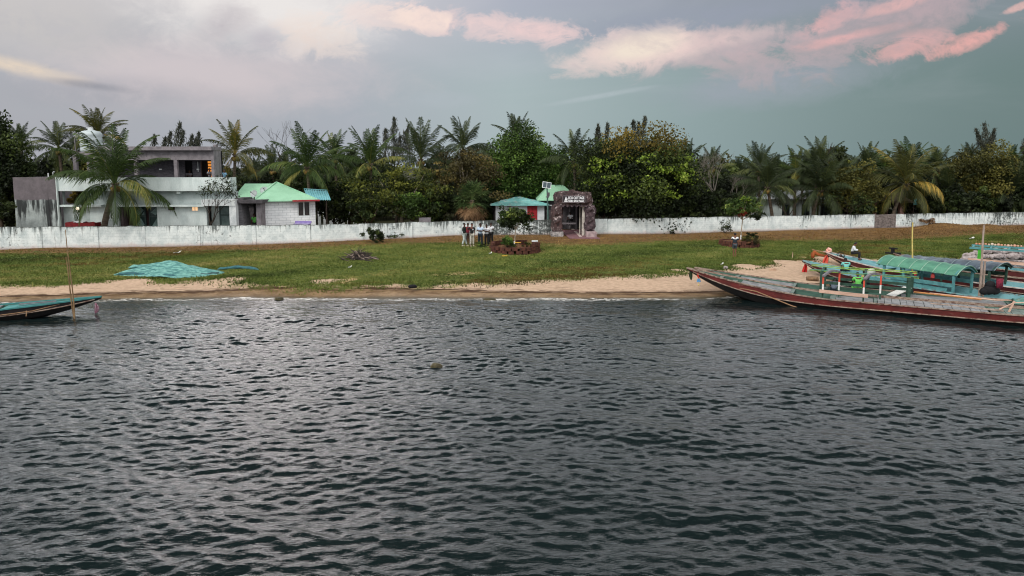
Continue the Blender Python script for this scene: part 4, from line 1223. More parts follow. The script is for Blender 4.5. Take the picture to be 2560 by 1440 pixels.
# lamps that are lit
def bulb(label, px, py, Y, r=.11, e=5):
    c = aty(px, py, Y)
    t = thing('wall_lamp', label, 'lamp', (c.x, Y, c.z))
    MB().ball((c.x, Y, c.z), r, 8).build('bulb', flat('bulb_glow', (1., .84, .62), .5, emit=e), t)
    MB().box(c.x - .07, c.x + .07, Y - .05, Y + .12, c.z + r * .8, c.z + r * 1.5).build('lamp_holder', CONCD, t)
bulb('lit bulb under the sunshade above the red covered bench', 193, 521, YB - .25, .13, 6)
bulb('lit bulb glowing behind the small right vent window', 487, 519, YB + .45, .1, 6)
# pipes on the roof edge
for px, l in ((121, 'short white pipe stub on the roof edge of the stained wall'), (133, 'white bent vent pipe on the roof edge of the stained wall')):
    c = aty(px, 442, YB); mb = MB()
    pts = [(c.x, YB, c.z - .05), (c.x, YB, c.z + (.3 if px == 121 else .36))]
    if px == 133: pts += [(c.x + .05, YB, c.z + .40), (c.x + .14, YB, c.z + .40)]
    mb.tube(pts, .05 if px == 121 else .035, 6)
    solo(mb, 'vent_pipe', WHITE, l, 'pipe', (c.x, YB, c.z))
# parapet roof tank on its stand
YT = 63.
c = aty(230, 383, YT); t = thing('water_tank', 'white ribbed plastic water tank on a concrete stand behind the big front palm', 'water tank', (c.x, YT, Z(384, YT)))
mb = MB(); hb, ht = Z(380, YT), Z(332, YT); R_ = 25 * YT / F
pts = []; rs = []
for k in range(13):
    s = k / 12; pts.append((c.x, YT, hb + (ht - hb) * s)); rs.append(R_ * (1 if k % 3 else .94))
pts += [(c.x, YT, ht + .12), (c.x, YT, ht + .22)]; rs += [R_ * .8, R_ * .35]
mb.tube(pts, rs, 20); mb.build('tank', pm('tank_plastic', lin((196, 206, 208)), lin((170, 182, 184)), 2, .6, .1), t, True)
mb = MB().tube([(c.x, YT, ht + .22), (c.x, YT, ht + .4)], .22, 12); mb.tube([(c.x - .28, YT - .1, ht + .42), (c.x + .28, YT - .1, ht + .42)], .05, 6); mb.build('tank_lid', WHITE, t)
mb = MB().box(c.x - R_ * 1.1, c.x + R_ * 1.1, YT - 1.2, YT + 1.2, hb - .3, hb - .004)
for sx in (-1, 1):
    for sy in (-1, 1): mb.box(c.x + sx * R_ - .15, c.x + sx * R_ + .15, YT + sy - .15, YT + sy + .15, 5.1, hb - .3)
mb.build('stand', CONC, t)
MB().tube([(c.x - R_ * 1.08, YT - .8, 5.2), (c.x - R_ * 1.08, YT - .8, ht - .5), (c.x - R_ * .9, YT - .6, ht - .4)], .035, 6).build('pipe', CONC, t)
# added plant standing in for foliage that shows in the open ground-floor window
c = aty(196, 497, YB + 1.9)
t = thing('foliage_stand_in', 'yellow-leaved plant added in the open window above the bulb, standing in for foliage', 'plant', (c.x, YB + 1.9, Z(513, YB + 1.9)))
me, C_ = crown_mesh('crown', 91, 1.0, .5, .62, 16, 60, .16, LM['gold'], asp=.4); o = link('crown', me, t); o.location = (.1, 0, .75)
mb = MB(); mb.tube([(0, 0, 0), (.05, 0, .5), (.1, 0, .8)], [.06, .05, .03], 6); mb.build('stem', BARK, t, local=True)
MB().tube([(0, 0, 0), (0, 0, .3)], [.16, .22], 10).build('pot', MAROON, t, local=True)
# red covered bench with white cloth
t = thing('covered_bench', 'long bench under a dark red cloth just behind the wall', 'bench', (xb(205), YB - 1.9, 1.05))
mb = MB(); xa, xc = X(167, YB - 1.9), X(241, YB - 1.9); ztop = Z(556.5, YB - 1.9)
N = 16; gridp = [[(xa + (xc - xa) * i / N, YB - 2.3 + .8 * j, ztop + .05 * sin(i * 1.7) - .04 * (i / N - .5)) for j in (0, 1)] for i in range(N + 1)]
mb.sheet(gridp, .5); mb.build('cloth', pm('dark_red_cloth', lin((128, 36, 40)), lin((96, 26, 30)), 5, .9), t)
mb = MB()
for xx in (xa + .2, xc - .2): mb.box(xx - .05, xx + .05, YB - 2.2, YB - 1.7, 1., ztop - .5)
mb.build('leg', CONCD, t)
mb = MB(); gridp = [[(X(184, YB - 2) + .75 * i / 6, YB - 2.2 + .5 * j, ztop + .10 + .03 * sin(i * 2 + j)) for j in (0, 1)] for i in range(7)]; mb.sheet(gridp, .06)
solo(mb, 'folded_cloth', WHITE, 'folded white cloth lying on the red covered bench', 'cloth', (X(185, YB), YB - 2, ztop + .06))

# ------------------------------------------------------------------ green hip-roofed house
GREENR = pm('green_roof_sheet', lin((158, 206, 174)), lin((146, 194, 162)), 1.2, .7, .05, stretch=(1, 1, 1))
GREENR2 = GREENR
YH = 55.9
def xh(px): return X(px, YH)
def zh(py): return Z(py, YH)
Hh = thing('house', 'white block house with a light green hip roof right of the two-storey building', 'house', (xh(715), YH, 1.1))
def blockmat():
    m, g, b = newmat('white_painted_blocks')
    co = g.n('TexCoord').outputs['Object']
    s = g.n('SeparateXYZ', {0: co}).outputs
    br = g.n('TexBrick', {'Scale': 1., 'Mortar Size': .018, 'Brick Width': .56, 'Row Height': .215, 'Color1': lin((242, 245, 246)), 'Color2': lin((230, 234, 236)), 'Mortar': lin((200, 205, 208))})
    m.node_tree.links.new(g.n('CombineXYZ', {0: g.m('ADD', s[0], s[1]), 1: s[2], 2: 0.}).outputs[0], br.inputs['Vector'])
    nz_ = g.noise(co, 2.2, 6, .6)
    c = g.mix(g.ss(nz_, .4, .7, 0, .25), br.outputs['Color'], lin((160, 166, 168)))
    g.put(b.inputs['Base Color'], c); g.put(b.inputs['Roughness'], .85)
    g.put(b.inputs['Normal'], g.bump(br.outputs['Fac'], -.4, .02))
    return m
BLOCK = blockmat()
xa, xc = xh(657), xh(781); ze = zh(505)
wH = (xh(740), xh(770), zh(546), zh(506.5))
mb = MB(); mb.holes(xa, xc, .9, ze, YH, YH + .2, [wH]); mb.box(xa, xa + .2, YH + .2, YH + 6, .9, ze); mb.box(xc - .2, xc, YH + .2, YH + 6, .9, ze); mb.build('wall', BLOCK, Hh)
window(wH[0], wH[1], wH[2], wH[3], YH + .05, WHITE, pm('curtained_glass', lin((66, 58, 56)), lin((40, 38, 40)), 3, .25, stretch=(4, 1, .5)), 1, 'window', Hh, .09)
MB().box(wH[0] - .04, wH[1] + .04, YH + .21, YH + .3, wH[2], wH[3]).build('room_shade_panel', DARKIN, Hh)
MB().box(xh(728), xh(789), YH - .75, YH - .004, zh(505.5), zh(502)).build('sunshade', pm('red_sunshade', lin((176, 62, 66)), lin((150, 50, 56)), 4, .7), Hh)
r0 = zh(503); ap = Z(456.5, YH + 3.2); xr = X(705, YH + 3.2) + 1.25
e0, e1 = xh(641), xh(787); yb1, yf1 = YH + 7.5, YH - .45
mb = MB()
P = [(e0, yf1, r0), (e1, yf1, r0), (e1, yb1, r0), (e0, yb1, r0), (xr - .25, YH + 3.0, ap), (xr - .1, YH + 5.5, ap)]
def thick(fs, P, th=.07):
    n = len(P); Q = P + [(p[0], p[1], p[2] - th) for p in P]
    F2 = [tuple(f) for f in fs] + [tuple(n + i for i in reversed(f)) for f in fs]
    from collections import Counter
    cnt = Counter(); 
    for f in fs:
        for a, b_ in zip(f, f[1:] + f[:1]): cnt[frozenset((a, b_))] += 1
    for f in fs:
        for a, b_ in zip(f, f[1:] + f[:1]):
            if cnt[frozenset((a, b_))] == 1: F2.append((b_, a, n + a, n + b_))
    mb.add(Q, F2)
thick([(0, 1, 4), (1, 2, 5, 4), (2, 3, 5), (3, 0, 4, 5)], P)
mb.tube([Vector(P[0]) + Vector((0, 0, .02)), Vector(P[4]) + Vector((0, 0, .03))], .05, 5); mb.tube([Vector(P[1]) + Vector((0, 0, .02)), Vector(P[4]) + Vector((0, 0, .03))], .05, 5)
mb.build('roof', GREENR, Hh)
Y2 = YH + 3.6; ap2 = Z(459, Y2 + 2.2); re = Z(506, Y2)
H2 = thing('house', 'house with a long light green roof right behind the satellite dishes', 'house', (X(625, Y2), Y2, 1.1))
mb = MB()
P = [(X(572, Y2), Y2, re), (X(676, Y2), Y2, re), (X(676, Y2), Y2 + 5, re), (X(572, Y2), Y2 + 5, re), (X(613, Y2 + 2.2), Y2 + 2.3, ap2), (X(694, Y2 + 2.2), Y2 + 2.3, ap2)]
thick([(0, 1, 5, 4), (2, 3, 4, 5), (3, 0, 4), (1, 2, 5)], P)
mb.build('roof', GREENR2, H2)
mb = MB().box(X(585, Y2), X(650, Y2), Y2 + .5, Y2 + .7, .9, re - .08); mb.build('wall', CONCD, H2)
# stair block, slab, pillar to the left
Hh.location.y += 1.3; Hh.location.x *= 1.023; Hh.rotation_euler = (0, 0, radians(24)); Hh.scale = (1.09, 1, 1)
ST = thing('stair_block', 'grey unplastered stair block with flat slab and dark passage between the two houses', 'stairs', (xh(625), YH, 1.1))
xs0 = xh(598)
mb = MB()
P = [(xs0, 1.), (xh(623), 1.), (xh(613), zh(508)), (xs0, zh(508))]
mb.hexa([(P[0][0], YH - .9, P[0][1]), (P[1][0], YH - .9, P[1][1]), (P[1][0], YH + .6, P[1][1]), (P[0][0], YH + .6, P[0][1]), (P[3][0], YH - .9, P[3][1]), (P[2][0], YH - .9, P[2][1]), (P[2][0], YH + .6, P[2][1]), (P[3][0], YH + .6, P[3][1])])
mb.build('stair_flank', pm('grey_stair_blocks', lin((110, 108, 112)), lin((84, 82, 86)), 3, .9, .7, stretch=(.5, 1, 4)), ST)
mb = MB().box(xh(597), xh(666), YH - 1.1, YH + 3, zh(506.5), zh(499)); mb.box(xh(597.5), xh(619), YH - .9, YH + 1., zh(499) + .003, zh(494)); mb.build('stair_slab', CONCD, ST)
MB().box(xh(645), xh(656.5), YH - .5, YH + .5, .9, zh(506.5) - .004).build('stair_pillar', CONC, ST)
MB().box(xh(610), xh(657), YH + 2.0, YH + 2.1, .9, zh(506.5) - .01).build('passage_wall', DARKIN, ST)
# dishes
def dish(label, px, py, Y, zfoot, mirror=1):
    c = aty(px, py, Y); t = thing('satellite_dish', label, 'satellite dish', (c.x, Y, zfoot), 'satellite dishes on the green-roofed house')
    mb = MB(); R_ = 9.6 * Y / F; n = 20
    ax = Vector((-.25 * mirror, -.9, .38)).normalized(); a = ax.orthogonal().normalized(); b_ = ax.cross(a)
    C0 = Vector((c.x, Y, c.z)); vs = [C0 - ax * .1]; fs = []
    for j in (1, 2, 3):
        for k in range(n):
            th = 2 * pi * k / n; rr = R_ * j / 3
            vs.append(C0 + a * cos(th) * rr + b_ * sin(th) * rr - ax * (.1 - .1 * (j / 3) ** 2))
    for k in range(n):
        k2 = (k + 1) % n; fs.append((0, 1 + k, 1 + k2))
        for j in (0, 1): fs.append((1 + j * n + k, 1 + (j + 1) * n + k, 1 + (j + 1) * n + k2, 1 + j * n + k2))
    off = len(vs); vs += [Vector(v) - ax * .015 for v in vs]; fs += [tuple(off + i for i in reversed(f)) for f in fs]
    mb.add(vs, fs); mb.build('dish', pm('dish_grey', lin((186, 194, 194)), lin((160, 168, 168)), 5, .5), t, True)
    f_ = C0 + ax * .38
    mb = MB().tube([C0 - b_ * R_ * .8 * (1 if b_.z > 0 else -1), f_], .018, 5); mb.ball(f_, .055, 6); mb.build('feed_arm', CONCD, t)
    MB().tube([(c.x, Y + .12, zfoot), (c.x, Y + .12, c.z)], .04, 6).build('mast', CONCD, t)
dish('grey satellite dish standing on the concrete slab edge', 634, 484, YH - .9, zh(499) - .02)
dish('grey satellite dish set back against the green roof', 660, 475.5, YH + 2.2, Z(499, YH + 2.2) - .9, -1)
# purple bench in front of the window
t = thing('purple_bench', 'purple painted bench under the window of the green-roofed house', 'bench', (xh(753), YH - 1.4, 1.1))
yb_ = YH - 1.6; xa, xc = X(733, yb_), X(774, yb_); PUR = pm('purple_paint', lin((150, 134, 190)), lin((128, 112, 168)), 4, .7)
MB().box(xa, xc, yb_ - .2, yb_ + .25, Z(560.5, yb_), Z(559, yb_)).build('seat', PUR, t)
MB().box(xa, xc, yb_ + .26, yb_ + .34, Z(559, yb_) + .02, Z(553, yb_)).build('backrest', PUR, t)
for xx in (xa + .1, xc - .1): MB().box(xx - .06, xx + .06, yb_ - .15, yb_ + .2, 1.05, Z(560.5, yb_) - .003).build('leg', PUR, t)

# ------------------------------------------------------------------ teal tin canopy
YS = 58.5
TEALT = pm('teal_tin', lin((132, 190, 196)), lin((114, 174, 182)), 1.5, .55, .05)
t = thing('tin_canopy', 'sloping teal corrugated tin canopy on thin posts beside the green-roofed house', 'canopy', (X(794, YS), YS, 1.15))
a, b_, c, d = aty(760, 473.5, YS + 1.5), aty(818, 477, YS + 1.5), aty(827, 499.5, YS - .7), aty(770, 499, YS - .7)
N = 40; rows = []
for i in range(N + 1):
    s = i / N; off = Vector((0, -.02, .035)) * (1 if (i % 4) < 2 else -1)
    rows.append([a.lerp(b_, s) + off, d.lerp(c, s) + off])
mb = MB(); mb.sheet(rows, .02); mb.build('roof', TEALT, t)
mb = MB(); mb.beam(a + Vector((0, 0, .06)), b_ + Vector((0, 0, .06)), .16, .05); mb.build('ridge_cap', TEALT, t)
for px, dy_ in ((816, -.6), (792, 1.4), (814, 1.4)):
    p_ = aty(px, 500, YS + dy_); MB().tube([(p_.x, YS + dy_, 1.), (p_.x, YS + dy_, p_.z + (0 if dy_ < 0 else .8))], .045, 6).build('post', DARKBARK, t)

# ------------------------------------------------------------------ teal-roofed hut with red shutter
YK = 61.2
def xk(px): return X(px, YK)
def zk(py): return Z(py, YK)
K = thing('hut', 'small white hut with a low teal tin roof and red shutter left of the gate', 'hut', (xk(1300), YK, 1.25))
xa, xc = xk(1239), xk(1361)
wk = (xk(1320), xk(1341.5), zk(549), zk(514.5))
mb = MB(); mb.holes(xa, xc, 1., zk(510), YK, YK + .2, [wk]); mb.build('wall', pm('white_hut_wall', lin((224, 228, 232)), lin((202, 208, 212)), 1.5, .85, .1, c3=lin((176, 180, 182)), t3=.7), K)
mb = MB(); mb.hexa([(xa - .75, YK + 2.2, 1), (xa - .004, YK + .02, 1), (xa - .004, YK + 4, 1), (xa - .75, YK + 4, 1), (xa - .75, YK + 2.2, zk(511)), (xa - .004, YK + .02, zk(510)), (xa - .004, YK + 4, zk(510)), (xa - .75, YK + 4, zk(511))]); mb.build('side_wall', CONCD, K)  # shade on the white hut's left side is put into this dark colour
RED = pm('red_shutter_paint', lin((176, 44, 50)), lin((146, 34, 40)), 5, .6)
f = MB(); f.box(wk[0] - .06, wk[0] + .05, YK - .04, YK + .1, wk[2], wk[3]); f.box(wk[1] - .05, wk[1] + .06, YK - .04, YK + .1, wk[2], wk[3]); f.box(wk[0] + .05, wk[1] - .05, YK - .04, YK + .1, wk[3] - .05, wk[3] + .05)
fo = f.build('window_frame', RED, K)
for k in (0, 1):
    w_ = (wk[1] - wk[0] - .1) / 2; xx = wk[0] + .05 + k * w_
    MB().box(xx + .01, xx + w_ - .01, YK - .01, YK + .05, wk[2], wk[3] - .05).build('shutter', RED, K)
MB().box(xk(1268), xk(1277), YK - .01, YK + .0, zk(519), zk(512)).build('vent', CONC, K)
ez = zk(511.5); az = Z(495, YK + 3)
TEALO = pm('weathered_teal_tin', lin((136, 192, 188)), lin((108, 168, 166)), 2.2, .6, .1, c3=lin((176, 190, 184)), t3=.60, s3=1.6)
mb = MB()
E_ = [(xk(1226), YK - .5, ez - .02), (xk(1372), YK - .5, ez - .02), (xk(1372), YK + 6, ez), (xk(1226), YK + 6, ez), (X(1288, YK + 3), YK + 2.6, az), (X(1300, YK + 3), YK + 3.2, az)]
thick([(0, 1, 5, 4), (1, 2, 5), (2, 3, 4, 5), (3, 0, 4)], E_, .05)
for i in range(48):      # corrugation ribs
    s = (i + .5) / 48
    p0 = Vector(E_[0]).lerp(Vector(E_[1]), s); p1 = Vector(E_[4]).lerp(Vector(E_[5]), s)
    mb.tube([p0 + Vector((0, 0, .02)), p0.lerp(p1, 1.) + Vector((0, 0, .02))], .028, 4)
mb.build('roof', TEALO, K)
mb = MB()
for i in (0, 1): mb.tube([Vector(E_[i]) + Vector((0, 0, .05)), Vector(E_[4 + i]) + Vector((0, 0, .07))], .06, 6)
mb.tube([Vector(E_[4]) + Vector((0, 0, .07)), Vector(E_[5]) + Vector((0, 0, .07))], .06, 6)
mb.build('ridge_cap', TEALO, K)
mb = MB(); mb.box(xk(1361) + .2, xk(1400), YK + 1.6, YK + 1.8, 1., zk(528)); mb.build('yard_wall', CONC, K)
MB().beam((xk(1362), YK - .3, zk(512)), (xk(1408), YK - .3, zk(515)), .12, .07).build('eave_beam', WHITE, K)

# cottage behind the gate: green roof only stands clear
YC = 62.8
t = thing('cottage', 'cottage with a plain light green hip roof showing behind the solar lamp', 'house', (X(1392, YC), YC, 1.3))
mb = MB(); ez = Z(500, YC); az = Z(462.5, YC + 2.5)
E_ = [(X(1343, YC), YC, ez), (X(1452, YC), YC, ez), (X(1452, YC), YC + 6, ez), (X(1343, YC), YC + 6, ez), (X(1374, YC + 2.5), YC + 3, az), (X(1408, YC + 2.5), YC + 3, az)]
thick([(0, 1, 5, 4), (1, 2, 5), (2, 3, 4, 5), (3, 0, 4)], E_, .07); mb.build('roof', GREENR2, t)
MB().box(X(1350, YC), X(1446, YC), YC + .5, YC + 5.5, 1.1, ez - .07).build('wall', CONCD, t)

# ------------------------------------------------------------------ solar street lamp
YL = 58.3
c = aty(1367, 463, YL); bx = X(1371, YL); zg = gzf(bx, YL)
t = thing('solar_lamp', 'green pole with a tilted white-framed solar panel beside the gate', 'street lamp', (bx, YL, zg))
MB().tube([(bx, YL, zg - .1), (bx - .02, YL, zg + 1.5), (c.x + .02, YL, c.z - .2)], [.085, .075, .055], 8).build('pole', pm('green_grey_pole', lin((92, 122, 116)), lin((70, 96, 92)), 5, .6), t)
R_ = Matrix.Rotation(radians(-9), 4, 'Y') @ Matrix.Rotation(radians(-38), 4, 'X')
def pan(x0_, x1_, y0_, y1_, z0_, z1_, name, mat):
    mb = MB().box(x0_, x1_, y0_, y1_, z0_, z1_); mb.v = [tuple(c + Vector((0, 0, 0)) + (Matrix.Rotation(radians(8), 3, 'Y') @ Matrix.Rotation(radians(-35), 3, 'X') @ Vector(p))) for p in mb.v]
    return mb.build(name, mat, t)
ww, hh_ = 11 * YL / F, 9.2 * YL / F
pan(-ww, ww, -.02, .02, -hh_, hh_, 'panel_frame', WHITE)
pan(-ww + .05, -.02, -.032, -.022, -hh_ + .05, hh_ - .05, 'solar_cell', flat('solar_cell', lin((58, 72, 80)), .25))
pan(.02, ww - .05, -.032, -.022, -hh_ + .05, hh_ - .05, 'solar_cell', flat('solar_cell', (0, 0, 0)))
mb = MB().box(bx - .12, bx + .1, YL - .12, YL + .12, Z(491, YL), Z(481, YL)); mb.tube([(bx, YL, Z(495, YL)), (bx - .1, YL - .5, Z(492, YL))], .03, 5); mb.box(bx - .25, bx + .02, YL - .75, YL - .4, Z(492.6, YL), Z(490.5, YL)); mb.build('lamp_head', CONCD, t)

# ------------------------------------------------------------------ rock gate with sign
YG = 57.9
def xg(px): return X(px, YG)
def zg_(py): return Z(py, YG)
ROCK = pm('painted_rock_maroon', lin((84, 64, 63)), lin((42, 34, 35)), 5, .6, .9, c3=lin((176, 162, 160)), t3=.60, s3=3.4)
ROCKG = pm('painted_rock_grey', lin((86, 70, 74)), lin((48, 38, 42)), 5, .8, .9, c3=lin((154, 144, 146)), t3=.61, s3=3.6)
GT = thing('rock_gate', 'entrance gate of maroon artificial rock with a black name board', 'gate', (xg(1432), YG, 1.4))
zgd = gzf(xg(1432), YG - .6)
mb = rocky(MB(), xg(1381), xg(1403), YG - .75, YG + .75, zg_(577), zg_(513), .30, .24, 1); mb.build('pillar', ROCK, GT)
mb = rocky(MB(), xg(1463), xg(1485), YG - .6, YG + .9, zg_(576), zg_(513), .30, .24, 2); mb.build('pillar', ROCKG, GT)
mb = rocky(MB(), xg(1389), xg(1476), YG - .62, YG + .75, zg_(513) - .02, zg_(480.5), .36, .26, 3); mb.build('lintel', ROCK, GT)
mb = MB()
for k in range(7):      # hanging rock teeth of the lintel
    x_ = xg(1394 + k * 11.5); mb.add([(x_ - .22, YG - .7, zg_(512)), (x_ + .22, YG - .7, zg_(512)), (x_, YG - .75, zg_(517)), (x_, YG - .3, zg_(513))], [(0, 1, 2), (0, 2, 3), (1, 3, 2), (0, 3, 1)])
mb.build('rock_teeth', ROCKG, GT)
mb = MB().box(xg(1376), xg(1407), YG - 1.0, YG + .7, 1., zg_(577.3)); mb.build('plinth', pm('dirty_white_plinth', lin((176, 170, 168)), lin((92, 90, 90)), 4, .9), GT)
mb = MB().box(xg(1463), xg(1488), YG - 1.3, YG + .8, 1., zg_(576.3)); mb.build('plinth', pm('pinkish_plinth', lin((180, 160, 160)), lin((142, 124, 126)), 3, .9), GT)
mb = MB().box(xg(1455), xg(1461), YG - .35, YG + .1, 1.2, zg_(513)); mb.box(xg(1450.5), xg(1453), YG + .5, YG + .8, 1.2, zg_(513)); mb.build('gate_post', pm('cream_post', lin((206, 200, 190)), lin((168, 160, 152)), 4, .8), GT)
# board
sx0, sx1, sz0, sz1 = xg(1405), xg(1459.5), zg_(504.5), zg_(488.5); ys = YG - .92
bo = MB().box(sx0, sx1, ys, ys + .12, sz0, sz1).build('sign_board', flat('sign_black', lin((46, 40, 44)), .5), GT)
def text(body, x_, z_, size, width, mat, parent, y_, name='lettering'):
    cu = bpy.data.curves.new('txt', 'FONT'); cu.body = body; cu.size = size; cu.extrude = .008; cu.offset = .012
    to = bpy.data.objects.new('txt', cu); COL.objects.link(to)
    bpy.context.view_layer.update()
    me = bpy.data.meshes.new_from_object(to.evaluated_get(bpy.context.evaluated_depsgraph_get()))
    bpy.data.objects.remove(to); 
    co = np.empty(len(me.vertices) * 3); me.vertices.foreach_get('co', co); co = co.reshape(-1, 3)
    s = width / (co[:, 0].max() - co[:, 0].min())
    co2 = np.stack([(co[:, 0] - co[:, 0].min()) * s + x_, y_ - co[:, 2], co[:, 1] + z_], 1) - np.array(B_OFF(parent))
    me.vertices.foreach_set('co', co2.ravel().astype(np.float32)); me.update(); me.materials.clear(); me.materials.append(mat)
    return link(name, me, parent)
def B_OFF(p):
    v = Vector((0, 0, 0))
    while p: v += Vector(p.location); p = p.parent
    return v
LET = flat('sign_white_letters', (.86, .86, .88), .5)
text('ECO COTTAGE', xg(1418.5), zg_(496.4), .30, xg(1457.5) - xg(1418.5), LET, bo, ys - .012)
text('Chilika Island Resort', xg(1418.5), zg_(502.8), .215, xg(1457.2) - xg(1418.5), LET, bo, ys - .012)
mb = MB()      # sailboat emblem
e = lambda px, py: (xg(px), ys - .006, zg_(py))
for tri in ([e(1412.6, 489.6), e(1409, 500.2), e(1416.2, 500.2)], [e(1413.3, 490.5), e(1417.5, 500.2), e(1416.6, 495)], [e(1407.5, 501), e(1418, 501), e(1416, 503.2)], [e(1407.5, 501), e(1416, 503.2), e(1409.5, 503.2)]):
    n0 = [(p[0], p[1] - .012, p[2]) for p in tri]; mb.add(tri + n0, [(0, 1, 2), (3, 5, 4), (0, 1, 4, 3), (1, 2, 5, 4), (2, 0, 3, 5)])
mb.v = [tuple(Vector(p) - B_OFF(bo)) for p in mb.v]
mb.build('sailboat_emblem', LET, bo, local=True)
mb = MB()
for (a, b_) in (((sx0, sz0), (sx1, sz0)), ((sx1, sz0), (sx1, sz1)), ((sx1, sz1), (sx0, sz1)), ((sx0, sz1), (sx0, sz0))):
    mb.beam((a[0], ys - .01, a[1]), (b_[0], ys - .01, b_[1]), .05, .05, up=(0, 1, 0))
mb.v = [tuple(Vector(p) - B_OFF(bo)) for p in mb.v]
mb.build('board_frame', pm('sign_frame', lin((128, 118, 122)), None, 4), bo, local=True)
# shelter inside the gate
t = thing('gate_shelter', 'dark open shelter just inside the rock gate', 'shelter', (xg(1432), YG + 6, 1.4))
MB().box(X(1396, YG + 7), X(1470, YG + 7), YG + 7, YG + 7.2, 1.2, 3.9).build('back_wall', CONCD, t)
MB().box(X(1390, YG + 3), X(1470, YG + 3), YG + 2.6, YG + 7.4, 3.9, 4.05).build('roof', CONCD, t)
for px in (1424, 1441): MB().box(X(px, YG + 5) - .06, X(px, YG + 5) + .06, YG + 5, YG + 5.1, 1.3, 3.9).build('post', CONC, t)
MB().box(X(1404, YG + 4), X(1440, YG + 4), YG + 4, YG + 4.4, 1.85, 1.98).build('counter', CONC, t)
# ramp of tiles
mb = MB(); W_ = 9
lft = [gp(1404, 577), gp(1408, 585), gp(1424, 597)]; rgt = [gp(1470, 575), gp(1480, 585), gp(1500, 598)]
rows = [[l + (r_ - l) * s + Vector((0, 0, .07)) for s in (0, .25, .5, .75, 1)] for l, r_ in zip(lft, rgt)]
rows.insert(0, [Vector((p.x, YG + 2.5, 1.48)) for p in rows[0]])
mb.sheet(rows, .25)
tp = mb.build('entrance_path', pm('maroon_tiles', lin((136, 102, 106)), lin((112, 82, 88)), 3, .7, .2, c3=lin((160, 138, 138)), t3=.62)); tag(tp, 'maroon tiled ramp leading out of the rock gate', 'path', kind='structure')
mb = MB(); a, b_ = gp(1431, 575), gp(1452, 595); mb.beam(a + Vector((0, 0, .10)), b_ + Vector((0, 0, .10)), .22, .06)
tag(mb.build('path_stripe', pm('pale_stripe', lin((196, 178, 172)), None, 4)), 'pale raised strip running down the tiled ramp', 'path', kind='structure')

# ------------------------------------------------------------------ far bungalow, pavilion, notice board
YF = 74.
t = thing('bungalow', 'white bungalow with pale tin roof half hidden behind the dark palms', 'house', (X(2030, YF), YF, 1.4))
hs = [(X(a, YF), X(c, YF), Z(536, YF) - .6, Z(511, YF)) for a, c in ((1956, 1976), (2005, 2026), (2052, 2072))]
mb = MB(); mb.holes(X(1880, YF), X(2103, YF), 1.2, Z(497, YF), YF, YF + .2, hs); mb.box(X(1880, YF), X(2103, YF), YF + 5, YF + 5.2, 1.2, Z(497, YF)); mb.build('wall', TEALW, t)
for h in hs: window(h[0], h[1], h[2], h[3], YF + .06, DOORG, GLASSD, 1, 'window', t)
mb = MB(); rows = [[(X(1872, YF) + (X(2075, YF) - X(1872, YF)) * i / 60, YF - .8 + j * 3.6, Z(497, YF) + .02 + j * .75 + (.03 if i % 2 else 0)) for j in (0, 1)] for i in range(61)]
mb.sheet(rows, .04); rows = [[(p[0], YF + 6.4 - (p[1] - YF + .8), p[2]) for p in r_] for r_ in rows]; mb.sheet(rows, .04); mb.build('roof', pm('pale_tin', lin((196, 202, 208)), lin((168, 174, 182)), 2, .5), t)
YF2 = 78.
t = thing('shed', 'small white-roofed shed half hidden behind the young planter tree', 'shed', (X(1865, YF2), YF2, 1.4))
mb = MB(); rows = [[(X(1838 + 62 * i / 8, YF2), YF2 - 1 + j * 3, Z(508 - (3 if 2 < i < 7 else 0), YF2) + j * .8) for j in (0, 1)] for i in range(9)]; mb.sheet(rows, .05); mb.build('roof', pm('pale_tin', (0, 0, 0)), t)
MB().box(X(1845, YF2), X(1900, YF2), YF2, YF2 + 3, 1.2, Z(511, YF2)).build('wall', CONC, t)
YP = 70.5
t = thing('pavilion', 'thatched open pavilion on pinkish posts behind the grey brick gap', 'pavilion', (X(2230, YP), YP, 1.4))
PINK = pm('pinkish_post', lin((196, 156, 144)), lin((164, 126, 116)), 4, .8)
for px, w_ in ((2190, .1), (2257, .22)):
    for dy_ in (0, 3.): MB().box(X(px, YP) - w_, X(px, YP) + w_, YP + dy_, YP + dy_ + 2 * w_, 1.2, Z(500, YP) - .002).build('post', PINK, t)
mb = MB(); rows = [[(X(2182 + 92 * i / 10, YP), YP - .7 + j * 2.5, Z(501, YP) + .05 * sin(i * 2.3) + j * (1.0 if i not in (0, 10) else .5)) for j in (0, 1)] for i in range(11)]
mb.sheet(rows, .22); rows = [[(p[0], YP + 4.3 - (p[1] - YP + .7), p[2]) for p in r_] for r_ in rows]; mb.sheet(rows, .22); mb.build('thatched_roof', pm('dark_thatch', lin((92, 82, 70)), lin((58, 50, 42)), 8, .95, .9, stretch=(3, 1, 1)), t)
YN = 67.6
t = thing('notice_board', 'small teal notice board on a post right of the leaning palm', 'sign', (X(2288, YN), YN, 1.3))
MB().box(X(2285, YN), X(2300.5, YN), YN, YN + .05, Z(512, YN), Z(497, YN)).build('board', pm('teal_board', lin((92, 158, 166)), lin((64, 124, 134)), 2.5, .6, stretch=(1, 1, 1)), t)
MB().tube([(X(2286.5, YN), YN + .08, 1.2), (X(2286.5, YN), YN + .08, Z(497, YN))], .05, 6).build('post', DARKBARK, t)
# small slab half hidden on the wall top left of fan palm
mb = MB().box(X(1050, 58.), X(1079, 58.), 57.2, 57.3, 2.4, Z(544, 57.2)); solo(mb, 'stone_slab', CONC, 'grey stone slab standing behind the wall left of the fan palm', 'slab', (X(1064, 58), 57.2, 1.4))
